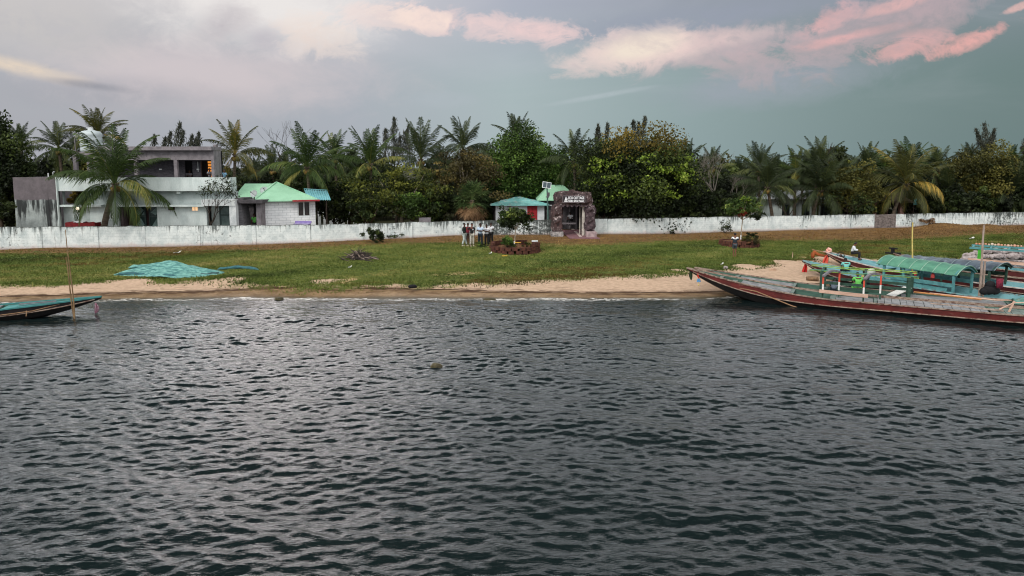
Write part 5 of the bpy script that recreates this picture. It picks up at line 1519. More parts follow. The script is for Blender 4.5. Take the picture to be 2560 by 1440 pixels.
# pale fence far behind under the trees
t = thing('garden_fence', 'low white fence glimpsed in the shade under the trees right of the tin canopy', 'fence', (X(860, 68), 68., 1.2))
mb = MB()
for i in range(9): mb.box(X(792 + i * 15, 68), X(800 + i * 15, 68), 68, 68.1, 1.2, Z(529, 68))
mb.build('post', WHITE, t)
MB().box(X(792, 68), X(930, 68), 68.11, 68.15, Z(532, 68), Z(529.5, 68)).build('rail', WHITE, t)
# ------------------------------------------------------------------ boats
PLANK = pm('weathered_deck_planks', lin((150, 152, 154)), lin((112, 112, 114)), 3, .85, .4, stretch=(1, 1, 1), c3=lin((86, 84, 82)), t3=.66, s3=2.2)
PLANKG = pm('grey_green_planks', lin((126, 140, 134)), lin((96, 108, 104)), 3, .85, .4, c3=lin((78, 82, 78)), t3=.66)
HRED = pm('worn_red_hull', lin((114, 48, 45)), lin((84, 38, 36)), 3, .7, .35, stretch=(.5, 1, 1.5), c3=lin((146, 104, 92)), t3=.655, s3=3.2)
HDRED = pm('dark_red_hull', lin((92, 40, 40)), lin((66, 32, 32)), 3, .7, .3, c3=lin((120, 84, 76)), t3=.7)
HBLACK = pm('tarred_hull', lin((34, 32, 32)), lin((22, 22, 22)), 4, .6, .3, c3=lin((58, 50, 46)), t3=.72)
INGREEN = pm('dark_green_inside', lin((72, 104, 92)), lin((54, 80, 70)), 2.5, .75, .25, stretch=(.4, 1, 1.4), c3=lin((104, 132, 122)), t3=.70)
INTEAL = pm('teal_inside', lin((120, 168, 174)), lin((94, 142, 150)), 2.2, .7, .2, stretch=(.5, 1, 1.2), c3=lin((150, 196, 196)), t3=.68)
POSTG = pm('dark_green_post', lin((52, 82, 68)), lin((38, 62, 52)), 5, .7)
TEALP = pm('teal_frame_paint', lin((92, 150, 152)), lin((70, 122, 126)), 4, .7, .2, c3=lin((130, 176, 172)), t3=.7)
GUNW = pm('worn_gunwale', lin((160, 142, 128)), lin((116, 96, 84)), 6, .85, .4, c3=lin((92, 60, 52)), t3=.58, s3=3)
WOODP = pm('pale_pink_wood', lin((212, 178, 158)), lin((182, 148, 130)), 5, .85, .3, stretch=(.3, 1, 1))
BAMBOO = pm('lime_bamboo', lin((150, 184, 88)), lin((118, 152, 66)), 5, .6, .2)
BAMB2 = pm('teal_bamboo', lin((92, 150, 124)), lin((70, 124, 104)), 5, .6)
POLEW = pm('weathered_pole', lin((178, 160, 148)), lin((136, 118, 106)), 6, .9, .5, stretch=(1, 1, .3))
ROPE = pm('rope', lin((170, 136, 104)), lin((132, 102, 76)), 12, .9)
WHT = flat('plain_white', lin((226, 226, 222)), .6)
REDP = flat('red_band', lin((206, 84, 62)), .6)
GREYC = pm('grey_curved_board', lin((128, 126, 130)), lin((98, 96, 100)), 5, .85)

class Boat:
    def __init__(s, name, label, bow, head, L, beam, zb, zm, zs, bl=5.5, kb=4.5, draft=.25, sl=4., mats=(HBLACK, HRED), inner=INGREEN, gun=GUNW, flare=.62, group='long wooden tourist boats'):
        s.L, s.beam, s.zb, s.zm, s.zs, s.bl, s.kb, s.dr, s.sl = L, beam, zb, zm, zs, bl, kb, draft, sl
        s.t = thing(name, label, 'boat', (bow[0], bow[1], 0), group, rz=atan2(head[1], head[0]))
        n = 44; ss = [L * (i / n) ** 1.25 for i in range(n + 1)]
        vs = (0., .5, .8, 1.)
        def sec(x, off):
            h = max(s.half(x) - off, .015); zk = s.keel(x) + off * 1.2; zg = s.sheer(x)
            prof = [(.10, 0), (.62, .16), (.86, .50), (.93, .60), (1., 1.)]
            pts = [(h * a, zk + (zg - zk) * b) for a, b in prof]
            return [(x, -a, b) for a, b in reversed(pts)] + [(x, a, b) for a, b in pts]
        mb = MB(); K = 10
        V = []; 
        for x in ss: V += sec(x, 0.)
        Fc = []; Mi = []
        for i in range(n):
            for k in range(K - 1):
                Fc.append((i * K + k, i * K + k + 1, (i + 1) * K + k + 1, (i + 1) * K + k)); Mi.append(1 if k in (0, K - 2) else 0)
        b0 = len(V)
        for x in ss: V += sec(x + .0, .05)
        for i in range(n):
            for k in range(K - 1):
                Fc.append((b0 + i * K + k, b0 + (i + 1) * K + k, b0 + (i + 1) * K + k + 1, b0 + i * K + k + 1)); Mi.append(2)
            for k in (0, K - 1): Fc.append((i * K + k, (i + 1) * K + k, b0 + (i + 1) * K + k, b0 + i * K + k)); Mi.append(2)
        Fc.append(tuple(n * K + k for k in range(K))); Mi.append(0)
        Fc.append(tuple(reversed(range(K)))); Mi.append(1)
        me = bpy.data.meshes.new('hull'); me.from_pydata(V, [], Fc)
        for m_ in (mats[0], mats[1], inner): me.materials.append(m_)
        me.polygons.foreach_set('material_index', Mi); me.update()
        link('hull', me, s.t)
        for sg in (-1, 1):
            mb = MB()
            for a, b in zip(ss, ss[1:]):
                mb.beam((a, sg * (s.half(a) + .01), s.sheer(a) + .03), (b, sg * (s.half(b) + .01), s.sheer(b) + .03), .075, .06)
            mb.build('gunwale', gun, s.t, local=True)
        # rubbing strake where the red meets the black
        for sg in (-1, 1):
            pts = []
            for x in ss[2:]:
                zk = s.keel(x); zg = s.sheer(x); pts.append((x, sg * (s.half(x) * .935 + .012), zk + (zg - zk) * .6))
            MB().tube(pts, .03, 5).build('strake', GUNW, s.t, local=True)
    def half(s, x):
        h = s.beam / 2
        a = min(1, max(0, x / s.bl)); f = .03 + .97 * (1 - (1 - a) ** 2.0)
        b = min(1, max(0, (s.L - x) / s.sl)); f *= .45 + .55 * (1 - (1 - b) ** 2)
        return h * f
    def sheer(s, x):
        return s.zm + (s.zb - s.zm) * max(0, 1 - x / s.bl / 1.25) ** 1.55 + (s.zs - s.zm) * max(0, (x - (s.L - s.sl)) / s.sl) ** 1.6
    def keel(s, x):
        return -s.dr + (s.zb - .07 + s.dr) * max(0, 1 - x / s.kb) ** 1.75
    def deck(s, x0, x1, d=.14, mat=PLANK, w=.24, gap=.02, name='deck', seed=0, hw=1., lengthwise=False):
        rg = random.Random(seed); mb = MB()
        if lengthwise:
            y = -1.
            nrow = max(3, int(s.beam / w))
            for k in range(nrow):
                a, b = -1 + 2 * k / nrow + .012, -1 + 2 * (k + 1) / nrow - .012
                N = max(2, int((x1 - x0) / .8))
                for i in range(N):
                    xa, xb_ = x0 + (x1 - x0) * i / N, x0 + (x1 - x0) * (i + 1) / N
                    za, zb2 = s.sheer(xa) - d, s.sheer(xb_) - d
                    ha, hb = (s.half(xa) - .07) * hw, (s.half(xb_) - .07) * hw
                    mb.hexa([(xa, ha * a, za - .035), (xb_, hb * a, zb2 - .035), (xb_, hb * b, zb2 - .035), (xa, ha * b, za - .035), (xa, ha * a, za), (xb_, hb * a, zb2), (xb_, hb * b, zb2), (xa, ha * b, za)])
            return mb.build(name, mat, s.t, local=True)
        x = x0
        while x < x1 - .05:
            wv = min(w * rg.uniform(.8, 1.25), x1 - x); e = x + wv - gap; j = rg.uniform(-.008, .012)
            za, zb2 = s.sheer(x) - d + j, s.sheer(e) - d + j
            ha, hb = (s.half(x) - .07) * hw, (s.half(e) - .07) * hw
            mb.hexa([(x, -ha, za - .035), (e, -hb, zb2 - .035), (e, hb, zb2 - .035), (x, ha, za - .035), (x, -ha, za), (e, -hb, zb2), (e, hb, zb2), (x, ha, za)])
            x += wv
        return mb.build(name, mat, s.t, local=True)
    def thwart(s, x, mat=PLANKG, w=.22, d=.04, name='thwart'):
        h = s.half(x) - .05; z = s.sheer(x) - d
        return MB().box(x - w / 2, x + w / 2, -h, h, z - .05, z).build(name, mat, s.t, local=True)
    def part(s, mb, name, mat, smooth=False):
        return mb.build(name, mat, s.t, smooth, local=True)
    def canopy(s, x0, x1, hw, e0, e1, rise, mat, seam, frame, posts, yoff=0., thick_=.03, side=True, far=True):
        N = 14; M_ = 22; mb = MB()
        def P(x, v, dz=0):
            y = yoff + hw * v; e = e0 + (e1 - e0) * (x - x0) / (x1 - x0)
            return Vector((x, y, e + rise * (1 - abs(v) ** 2.1) + dz + .012 * sin(x * 9 + v * 4)))
        rows = [[P(x0 + (x1 - x0) * i / M_, -1 + 2 * k / N) for k in range(N + 1)] for i in range(M_ + 1)]
        mb.sheet(rows, thick_)
        nse = 7
        for i in range(nse + 1):
            x = x0 + (x1 - x0) * i / nse
            mb.tube([P(x, -1.02 + 2.04 * k / N, .012) for k in range(N + 1)], .02, 5, 1)
        s.part(mb, 'canopy', [mat, seam])
        for x in (x0 + .12, x1 - .1):
            pts = [P(x, -.97 + 1.94 * k / N, -.07) for k in range(N + 1)]
            mb = MB()
            for a, b in zip(pts, pts[1:]): mb.beam(a, b, .07, .13)
            s.part(mb, 'canopy_arch', frame)
        for x in posts:
            for v in (-.9, .9):
                top = P(x, v, -.06); zb2 = s.sheer(x) - .18
                s.part(MB().beam((x, top.y, zb2), (x, top.y, top.z), .11, .11), 'canopy_post', frame)
        if side:
            for v in (-.9, .9):
                for zf_ in (.42,):
                    a, b = posts[0], posts[-1]
                    za = s.sheer(a) + zf_; zb2 = s.sheer(b) + zf_
                    s.part(MB().beam((a, yoff + hw * v * 1.05, za), (b, yoff + hw * v * 1.05, zb2), .05, .2), 'side_board', frame)
def unit(x, y):
    l = sqrt(x * x + y * y); return (x / l, y / l)

# front boat A : red hull, striped posts
A_ = Boat('tourist_boat', 'nearest long red-hulled boat with red and white striped posts and grey plank deck', (9.93, 38.2), unit(8.4, -4.4), 18.5, 1.9, 1.47, .50, .62, 6.2, 5.0, .28)
A_.thwart(1.9, PLANKG, .2, .03); A_.thwart(2.6, PLANKG, .26, .10)
A_.deck(3.0, 5.5, .03, PLANK, .22, .02, 'bow_deck', 1, lengthwise=True)
A_.thwart(5.6, PLANKG, .16, .02, 'crossbeam'); A_.thwart(7.55, PLANKG, .26, .05, 'crossbeam')
A_.deck(7.7, 9.4, .05, PLANK, .24, .03, 'middle_deck', 2, lengthwise=True)
A_.thwart(9.5, PLANKG, .14, .02, 'crossbeam')
A_.deck(9.6, 14.2, -.01, PLANK, .34, .025, 'main_deck', 3)
A_.deck(14.3, 17.6, .03, PLANKG, .3, .02, 'stern_deck', 4)
A_.deck(5.8, 7.4, .62, CONCD, .2, .01, 'hold_floor', 5, .8)
for (x, y) in ((7.1, -.78), (7.8, .40), (8.95, -.78), (9.7, .40)):
    z0_ = A_.sheer(x) - .1; mb = MB()
    mb.beam((x, y, z0_ - .12), (x, y, z0_ + .42), .078, .078, 0); mb.beam((x, y, z0_ + .42), (x, y, z0_ + .86), .082, .082, 1); mb.beam((x, y, z0_ + .86), (x, y, z0_ + 1.34), .084, .084, 2)
    A_.part(mb, 'striped_post', [POSTG, WHT, REDP])
    A_.part(MB().box(x - .13, x + .13, y - .06, y + .06, z0_ + .03, z0_ + .09), 'post_foot', PLANKG)
for x in (7.1, 8.95):
    z1 = A_.sheer(x) + 1.24; mb = MB(); pts = []
    for k in range(9):
        s_ = k / 8; pts.append((x + .72 * s_, -.90 + 1.36 * s_, z1 + .17 * sin(pi * min(1, s_ * 1.05)) - .06 + .08 * s_))
    for a, b in zip(pts, pts[1:]): mb.beam(a, b, .13, .09)
    A_.part(mb, 'arched_cap', GREYC)
A_.part(MB().beam((6.95, -.93, A_.sheer(7) + .40), (9.15, -.93, A_.sheer(9) + .36), .05, .17), 'rail', WOODP)
A_.part(MB().beam((7.7, .40, A_.sheer(7) + .40), (9.8, .40, A_.sheer(9) + .40), .05, .15), 'rail', POSTG)
A_.part(MB().beam((11.9, .35, A_.sheer(12) + .02), (14.8, -.05, A_.sheer(14.8) + .03), .09, .07), 'loose_pole', POLEW)
A_.part(MB().box(10.85, 11.15, .0, .35, A_.sheer(11) - .07, A_.sheer(11) - .02), 'hatch_cover', CONCD)
A_.part(MB().box(12.1, 12.6, -.45, -.05, A_.sheer(12) - .07, A_.sheer(12) - .01), 'hatch_cover', PLANKG)
A_.part(MB().tube([(1.0, -.12, A_.sheer(1) - .1), (2.4, -.5, .75), (3.9, -.86, .62), (5.6, -1.1, .1), (6.4, -1.25, -.1)], .028, 5), 'mooring_rope', ROPE)
A_.part(MB().tube([(14.6, -.2, A_.sheer(14.6) + .1), (15.2, .1, A_.sheer(15) + .42), (18.4, -.3, A_.sheer(18) + .75)], [.035, .03, .025], 6), 'tiller_pole', WOODP)
A_.part(MB().beam((15.0, .1, A_.sheer(15) - .1), (15.2, .1, A_.sheer(15) + .5), .08, .08), 'tiller_prop', WOODP)

# boat B alongside : dark green frame with lime bamboo rails
B_ = Boat('tourist_boat', 'long boat moored alongside the striped-post boat, with dark green frame and lime bamboo rails', (10.85, 39.95), unit(8.4, -4.4), 18.5, 1.8, 1.22, .55, .6, 6.2, 5.0, .2, mats=(HBLACK, pm('green_hull', lin((78, 100, 90)), lin((56, 74, 66)), 4)))
B_.deck(2.6, 5.4, .06, PLANK, .22, .02, 'bow_deck', 6, lengthwise=True); B_.thwart(2.4, PLANKG)
B_.thwart(5.5, PLANKG, .16, .02, 'crossbeam')
B_.deck(5.7, 10.5, .42, PLANKG, .22, .02, 'floor', 7, .9, True)
B_.deck(10.7, 15.2, .06, PLANK, .24, .012, 'main_deck', 8, lengthwise=True)
B_.deck(15.3, 17.8, .1, PLANKG, .3, .02, 'stern_deck', 9)
px_ = [(6.9, -.84), (11.0, -.84), (7.0, .84), (11.2, .84), (9.0, .84), (10.95, -.35)]
for x, y in px_:
    z0_ = B_.sheer(x) - .05
    B_.part(MB().beam((x, y, z0_ - .1), (x, y, z0_ + 1.12), .13, .13), 'frame_post', POSTG)
    B_.part(MB().box(x - .2, x + .2, y - .11, y + .11, z0_ - .06, z0_ + .03), 'post_foot', PLANKG)
for x in (6.95, 9.0, 11.1):
    z1 = B_.sheer(x) + 1.05
    B_.part(MB().beam((x, -.9, z1), (x, .9, z1 + .02), .1, .1), 'cross_rail', POSTG)
for y, dz, m_ in ((-.86, 1.13, BAMB2), (-.80, 1.06, BAMBOO), (.84, 1.16, BAMBOO), (.66, 1.10, BAMBOO)):
    pts = [(x, y + .02 * sin(x * 3), B_.sheer(x) + dz + .015 * sin(x * 2 + y)) for x in np.linspace(6.3, 11.4, 9)]
    B_.part(MB().tube(pts, .024, 6), 'bamboo_rail', m_)
for y in (-.84, .84):
    B_.part(MB().beam((6.9, y, B_.sheer(7) + .48), (11.1, y, B_.sheer(11) + .46), .05, .14), 'side_rail', POSTG)
B_.part(MB().beam((10.2, -.3, B_.sheer(10) - .02), (11.0, .5, B_.sheer(10) + .35), .5, .03), 'white_board', WHT)
B_.part(MB().tube([(12.0, .6, B_.sheer(12) + .12), (14.8, .1, B_.sheer(14) + .10), (18.3, .3, B_.sheer(18) + .3)], .035, 6), 'loose_pole', WOODP)
B_.part(MB().tube([(11.3, .7, B_.sheer(11) + .1), (14.2, .2, B_.sheer(14) + .06)], .045, 6), 'loose_pole', pm('orange_wood', lin((196, 138, 84)), lin((160, 106, 64)), 6))
mb = MB(); rows = []
for i in range(13):
    rows.append([(15.4 + i * .22, -.7 + k * .23, B_.sheer(15.5 + i * .2) + .12 + .10 * sin(i * 1.1 + k) * (k not in (0, 6)) + .12 * sin(k * pi / 6)) for k in range(7)])
mb.sheet(rows, .03); B_.part(mb, 'green_net_cover', pm('green_net', lin((104, 150, 138)), lin((78, 118, 108)), 8, .9, .6), True)

# boat C : teal, green barrel canopy
C_ = Boat('tourist_boat', 'teal boat with a green barrel canopy and a red flag at its bow', (19.15, 44.4), unit(.55, -.835), 14.5, 2.3, 1.0, .48, .5, 5.5, 4., .2, mats=(HBLACK, HDRED), inner=INTEAL, gun=pm('teal_gunwale', lin((120, 176, 180)), lin((120, 96, 90)), 5, .8))
C_.deck(1.0, 5.2, .13, INTEAL, .5, .006, 'bow_deck', 11)
C_.deck(5.3, 12.5, .34, PLANKG, .24, .02, 'floor', 12, .95, True)
C_.deck(12.6, 14.2, .1, INTEAL, .3, .02, 'stern_deck', 13)
GC = pm('green_canopy_tin', lin((96, 150, 126)), lin((74, 126, 106)), 1.6, .6, .2, c3=lin((126, 168, 146)), t3=.63)
SEAMW = pm('pale_seam', lin((150, 188, 168)), None, 6)
C_.canopy(5.5, 9.8, 1.17, 1.60, 1.48, .40, GC, SEAMW, TEALP, (5.9, 7.0, 9.6))
C_.part(MB().beam((4.3, -1.05, C_.sheer(4) + .1), (9.3, -1.08, C_.sheer(9) + .12), .04, .2), 'seat_board', TEALP)

# boat D : teal, dark grey barrel canopy
D_ = Boat('tourist_boat', 'teal boat with a dark grey barrel canopy, a white-shirted man sitting near its bow', (22.25, 48.1), unit(.54, -.842), 15., 2.3, 1.12, .5, .5, 5.5, 4., .15, mats=(HBLACK, HDRED), inner=INTEAL, gun=pm('white_gunwale', lin((206, 200, 194)), lin((168, 150, 142)), 5, .8))
D_.deck(.9, 4.6, .10, INTEAL, .5, .006, 'bow_deck', 14)
D_.deck(4.7, 14., .34, PLANKG, .24, .02, 'floor', 15, .95, True)
GREYCAN = pm('dark_grey_canopy', lin((92, 104, 116)), lin((58, 68, 78)), 1.5, .45, .1, stretch=(1, .5, 1), c3=lin((130, 142, 154)), t3=.62)
D_.canopy(5.6, 11.2, 1.2, 1.18, 1.36, .34, GREYCAN, pm('grey_seam', lin((140, 156, 160)), None, 6), POSTG, (6.0, 8.4, 10.9))
D_.part(MB().beam((.3, -.16, D_.sheer(.3) + .02), (-.9, -.06, 1.18), .1, .05), 'bow_pole', ROPE)

# boat G : only its bow shows behind the grey canopy
G_ = Boat('tourist_boat', 'boat whose black-capped bow tip shows behind the grey canopy', (27.2, 48.1), unit(.5, -.866), 10., 2., 1.0, .45, .5, 5., 4., .15, mats=(HBLACK, HDRED))
G_.deck(.9, 9.5, .16, PLANKG, .3, .01, 'deck', 16)
mb = MB().beam((-.55, 0, .98), (.5, 0, 1.06), .2, .1); mb.beam((-.05, 0, 1.02), (-.05, 0, 1.32), .16, .2); mb.beam((-.3, 0, 1.36), (.25, 0, 1.36), .16, .09)
G_.part(mb, 'bow_cap', DARKIN)

# boat E at the right edge : flat teal roof frame on lime posts
E2 = Boat('tourist_boat', 'right-edge boat with a flat teal roof frame on bright green posts', (29.4, 44.6), unit(.79, -.61), 13., 2.0, .85, .62, .6, 4.5, 3.2, .2, mats=(HBLACK, HDRED), inner=INTEAL)
E2.deck(.8, 12.5, .14, INTEAL, .3, .012, 'deck', 17)
LIME = pm('lime_post', lin((76, 176, 56)), lin((56, 146, 42)), 5, .6)
for x in (1.25, 3.9, 4.75, 7.4):
    for y in (-.85, .85):
        if x == 4.75 and y > 0: continue
        E2.part(MB().beam((x, y, E2.sheer(x) - .1), (x, y, 1.93), .1, .1), 'roof_post', LIME)
mb = MB()
for y in (-.9, .9): mb.beam((.75, y, 1.99), (8.5, y, 1.99), .14, .12)
for x in np.arange(.9, 8.5, .95): mb.beam((x, -.829, 1.975), (x, .829, 1.975), .1, .08)
E2.part(mb, 'roof_frame', TEALP)
E2.part(MB().beam((.7, -.93, E2.sheer(2) + .50), (8.4, -.93, E2.sheer(6) + .50), .05, .18), 'rail', WOODP)
rg = random.Random(4)
for k in range(22): E2.part(MB().ball((1.0 + k * .17, .9 + rg.uniform(-.04, .04), 2.11 + rg.uniform(-.02, .02)), rg.uniform(.06, .1), 6), 'net_float', pm('terracotta_floats', lin((196, 128, 96)), lin((214, 196, 178)), 1.2))

# boat F on the left
F_ = Boat('fishing_boat', 'dark low boat with teal deck entering from the left edge', (-20.35, 33.2), unit(-4.1, -1.2), 13., 1.7, .80, .42, .5, 6., 4.2, .2, mats=(HBLACK, pm('black_upper_hull', lin((44, 38, 40)), lin((30, 27, 28)), 4, .65, c3=lin((66, 56, 54)), t3=.7)), inner=INGREEN, gun=pm('teal_rail_paint', lin((70, 138, 137)), lin((54, 112, 112)), 5, .7))
F_.deck(.1, 4.2, .03, pm('bright_teal_deck', lin((78, 150, 148)), lin((60, 124, 124)), 2.4, .6, .15), .6, .005, 'bow_deck', 18)
F_.thwart(4.5, PLANK, .14, .0); F_.deck(4.9, 12., .16, PLANK, .26, .02, 'deck', 19, lengthwise=True)
F_.part(MB().tube([(1.7, .40, .62), (2.8, .62, .40), (4.2, .80, .30), (7., .9, .24)], .022, 5), 'rope', ROPE)
F_.part(MB().tube([(3.0, .66, .45), (3.0, .70, .3), (3.02, .70, .18)], .02, 5), 'rope_loop', ROPE)
F_.part(MB().tube([(1.15, .15, .68), (1.1, .16, .5), (1.0, .16, .42), (.95, .16, .55)], .02, 5), 'hook', DARKIN)
F_.part(MB().beam((2.0, -.1, F_.sheer(2) + .04), (3.6, -.25, F_.sheer(3.6) + .05), .14, .05), 'loose_plank', GREYC)

# ------------------------------------------------------------------ things on and beside the boats
def cloth_hang(name, label, cat, px, py, Y, w_, h_, mat, seed, taper=.3, group=None):
    """hanging wrinkled cloth from its top point"""
    c = aty(px, py, Y); rg = random.Random(seed); N = 12; K = 9; rows = []
    for i in range(N + 1):
        s = i / N; wv = w_ * (.12 + .88 * sin(pi * min(1, .08 + s * .78)) ** 1.2); row = []
        for k in range(K + 1):
            v = k / K - .5
            row.append((c.x + wv * v * .8 + .10 * w_ * sin(s * 4 + seed), Y + .20 * wv * sin(v * 11 + seed + s * 1.4), c.z - h_ * s * (1 - .10 * abs(v) * (1 + sin(v * 9 + seed))) + (rg.uniform(-.05, .03) if i == N else 0)))
        rows.append(row)
    mb = MB(); mb.sheet(rows, Vector((0, -.015, 0)))
    return solo(mb, name, mat, label, cat, (c.x, Y, c.z - h_), group, True)
FLAGR = pm('red_cloth', lin((206, 52, 46)), lin((168, 36, 36)), 6, .85)
FLAGO = pm('coral_cloth', lin((236, 112, 92)), lin((204, 76, 64)), 6, .85)
cloth_hang('flag', 'red cloth flag hanging from the bow of the green-canopied boat', 'flag', 2013, 659, 44.4, .42, 1.05, FLAGR, 1)
cloth_hang('flag', 'coral pink cloth flag hanging from the bow of the boat with the grey canopy', 'flag', 2067, 636, 47.9, .6, 1.0, FLAGO, 2)
cloth_hang('cloth_strip', 'dark green rag hanging from the very bow tip of the nearest boat', 'cloth', 1728, 674, 38.1, .26, .58, pm('green_rag', lin((62, 82, 58)), lin((44, 60, 42)), 6, .9), 3)
o = cloth_hang('tassel', 'small red and blue tassel hanging from the nearest bow', 'tassel', 1746.5, 682, 37.7, .24, .3, flat('tassel_red', lin((214, 74, 58))), 4)
c = aty(1747, 697, 37.7); mb = MB()
for k in range(6): mb.tube([(c.x + .05 * cos(k), 37.7 + .05 * sin(k), c.z), (c.x + .09 * cos(k), 37.7 + .08 * sin(k), c.z - .18)], .03, 5)
mb.tube([(c.x, 37.7, c.z - .15), (c.x, 37.7, c.z - .35)], .015, 4, 1); mb.ball((c.x, 37.7, c.z - .36), .05, 6, 1)
mb.v = [tuple(Vector(p) - o.location) for p in mb.v]; mb.build('tassel_fringe', [flat('tassel_blue', lin((96, 158, 206))), flat('tassel_yellow', lin((226, 200, 130)))], o, local=True)
cloth_hang('cloth_strip', 'small dark red rag tied under the nearest bow', 'cloth', 1768, 690, 37.4, .12, .2, HDRED, 5)
cloth_hang('tassel', 'pink and white tassel hanging from the bow of the left boat', 'tassel', 239, 757, 32.9, .34, .52, pm('pink_garland', lin((146, 84, 108)), lin((176, 164, 170)), 16, .9), 6)
# flower ball on the bow
c = aty(2072, 626, 47.8); t = thing('flower_garland', 'pale pink flower ball on a short stick at a bow', 'garland', (c.x, 47.8, c.z - .4))
rg = random.Random(3); mb = MB()
for k in range(26):
    v = Vector((rg.gauss(0, 1), rg.gauss(0, 1), rg.gauss(0, 1))).normalized() * .14; mb.ball((c.x + v.x, 47.8 + v.y, c.z + v.z), .08, 6)
mb.build('blossoms', pm('pale_blossom', lin((240, 200, 186)), lin((226, 150, 136)), 9, .8), t)
MB().tube([(c.x, 47.8, c.z - .48), (c.x, 47.8, c.z)], .05, 6).build('stick', DARKBARK, t)
# orange cloth bundle beside it
p = gp(2042, 648); c = aty(2036, 634, 48.4); mb = MB()
mb.tube([(c.x - .12, 48.4, c.z - .3), (c.x - .1, 48.4, c.z - .02), (c.x - .02, 48.4, c.z + .14), (c.x + .12, 48.4, c.z + .02), (c.x + .45, 48.3, c.z - .12), (c.x + .95, 48.2, c.z - .16)], [.12, .15, .11, .12, .1, .05], 8)
solo(mb, 'cloth_bundle', pm('orange_brown_cloth', lin((172, 98, 54)), lin((128, 66, 38)), 9, .9, .6), 'orange-brown cloth bundle wound round the bow pole below the flower ball', 'cloth', (c.x, 48.4, c.z - .3), None, True)
# engine with flywheel hoops near the seated man
Y0 = 46.9; c = aty(2098, 645, Y0); t = thing('boat_engine', 'small boat engine with round flywheel guards beside the seated man', 'engine', (c.x, Y0, D_.sheer(1.4)))
def ring(cx, cy, cz, R_, r_, tilt): return [(cx + R_ * cos(a), cy + R_ * sin(a) * tilt, cz + R_ * sin(a)) for a in np.linspace(0, 2 * pi, 17)]
MB().tube(ring(c.x - .08, Y0, c.z - .08, .2, .03, .4), .028, 5, cap=False).build('flywheel', ROPE, t)
MB().tube(ring(c.x + .2, Y0 + .15, c.z + .16, .22, .03, .5), .024, 5, cap=False).build('flywheel', DARKIN, t)
mb = MB().box(c.x - .05, c.x + .3, Y0 - .1, Y0 + .2, c.z - .14, c.z + .12); mb.ball((c.x + .1, Y0, c.z + .16), .12, 7); mb.tube([(c.x - .1, Y0, c.z + .1), (c.x - .2, Y0, c.z + .3), (c.x + .05, Y0, c.z + .36)], .025, 5); mb.build('engine_block', pm('oily_metal', lin((70, 62, 58)), lin((44, 40, 38)), 9, .5, metal=.4), t)
# goods under the green canopy
def local(b, x, y, z): return b.t.matrix_basis @ Vector((x, y, z))
def goods(b, name, label, cat, x, y, z, fn, mat, group=None):
    p = local(b, x, y, z); mb = MB(); fn(mb, p); return solo(mb, name, mat, label, cat, p, group)
fl = C_.sheer(5) - .3
goods(C_, 'drum', 'white plastic drum standing just before the green canopy', 'drum', 4.9, -.55, fl + .02, lambda m_, p: m_.tube([p, p + Vector((0, 0, .1)), p + Vector((0, 0, .78)), p + Vector((0, 0, .85)), p + Vector((0, 0, .92))], [.2, .22, .22, .17, .1], 12), pm('drum_white', lin((220, 222, 212)), lin((196, 200, 188)), 3, .5))
t = thing('cool_box', 'orange-red cool box with white lid under the front of the green canopy', 'cool box', local(C_, 5.7, -.7, fl + .1))
p = t.location; MB().box(p.x - .28, p.x + .28, p.y - .18, p.y + .18, p.z, p.z + .34).build('box', FLAGO, t); MB().box(p.x - .3, p.x + .3, p.y - .2, p.y + .2, p.z + .343, p.z + .42).build('lid', WHT, t)
def jacket(m_, p):
    rg = random.Random(int(p.x * 10)); 
    for k in range(6): m_.ball((p.x + rg.uniform(-.32, .32), p.y + rg.uniform(-.15, .15), p.z + rg.uniform(.05, .16)), .17, 8, 0, (1.2, .9, .6))
LJ = pm('life_jacket_orange', lin((240, 122, 82)), lin((214, 92, 62)), 5, .8)
goods(C_, 'life_jacket', 'pile of orange life jackets on the bench right of the cool box', 'life jacket', 6.3, -.75, fl + .2, jacket, LJ)
goods(C_, 'life_jacket', 'dull pink life jackets heaped deep under the green canopy', 'life jacket', 8.0, .2, fl + .3, jacket, pm('pink_jacket', lin((206, 112, 104)), lin((160, 76, 74)), 5, .8))
for k, x in enumerate((7.55, 8.5)):
    goods(C_, 'hanging_buoy', 'red buoy hanging under the green canopy edge, %s of the two' % ('nearer the bow' if k == 0 else 'nearer the stern'), 'buoy', x, -.95, 1.12, lambda m_, p: m_.tube([p + Vector((0, 0, .3)), p + Vector((0, 0, .22)), p + Vector((0, 0, .05)), p], [.05, .09, .11, .05], 8), pm('buoy_red', lin((176, 66, 62)), lin((140, 50, 48)), 6, .6))
def bagfn(m_, p):
    for k, (dx_, dz_, r_) in enumerate(((0, .25, .36), (.3, .2, .3), (-.25, .15, .26), (.05, .6, .28))): m_.ball((p.x + dx_, p.y, p.z + dz_ * .8), r_ * .85, 9, 0, (1.15, .8, .9))
    m_.box(p.x + .18, p.x + .5, p.y - .32, p.y - .22, p.z + .35, p.z + .85, 1)
p = aty(2472, 734, 35.6); t = thing('bag_heap', 'black bag with a dark red flap lying on the stern of the green-canopied boat', 'bag', (p.x, 35.6, p.z))
mb = MB(); bagfn(mb, p); mb.build('bag', [DARKIN, pm('dark_red_flap', lin((134, 40, 62)), lin((96, 32, 48)), 12, .9)], t, True)
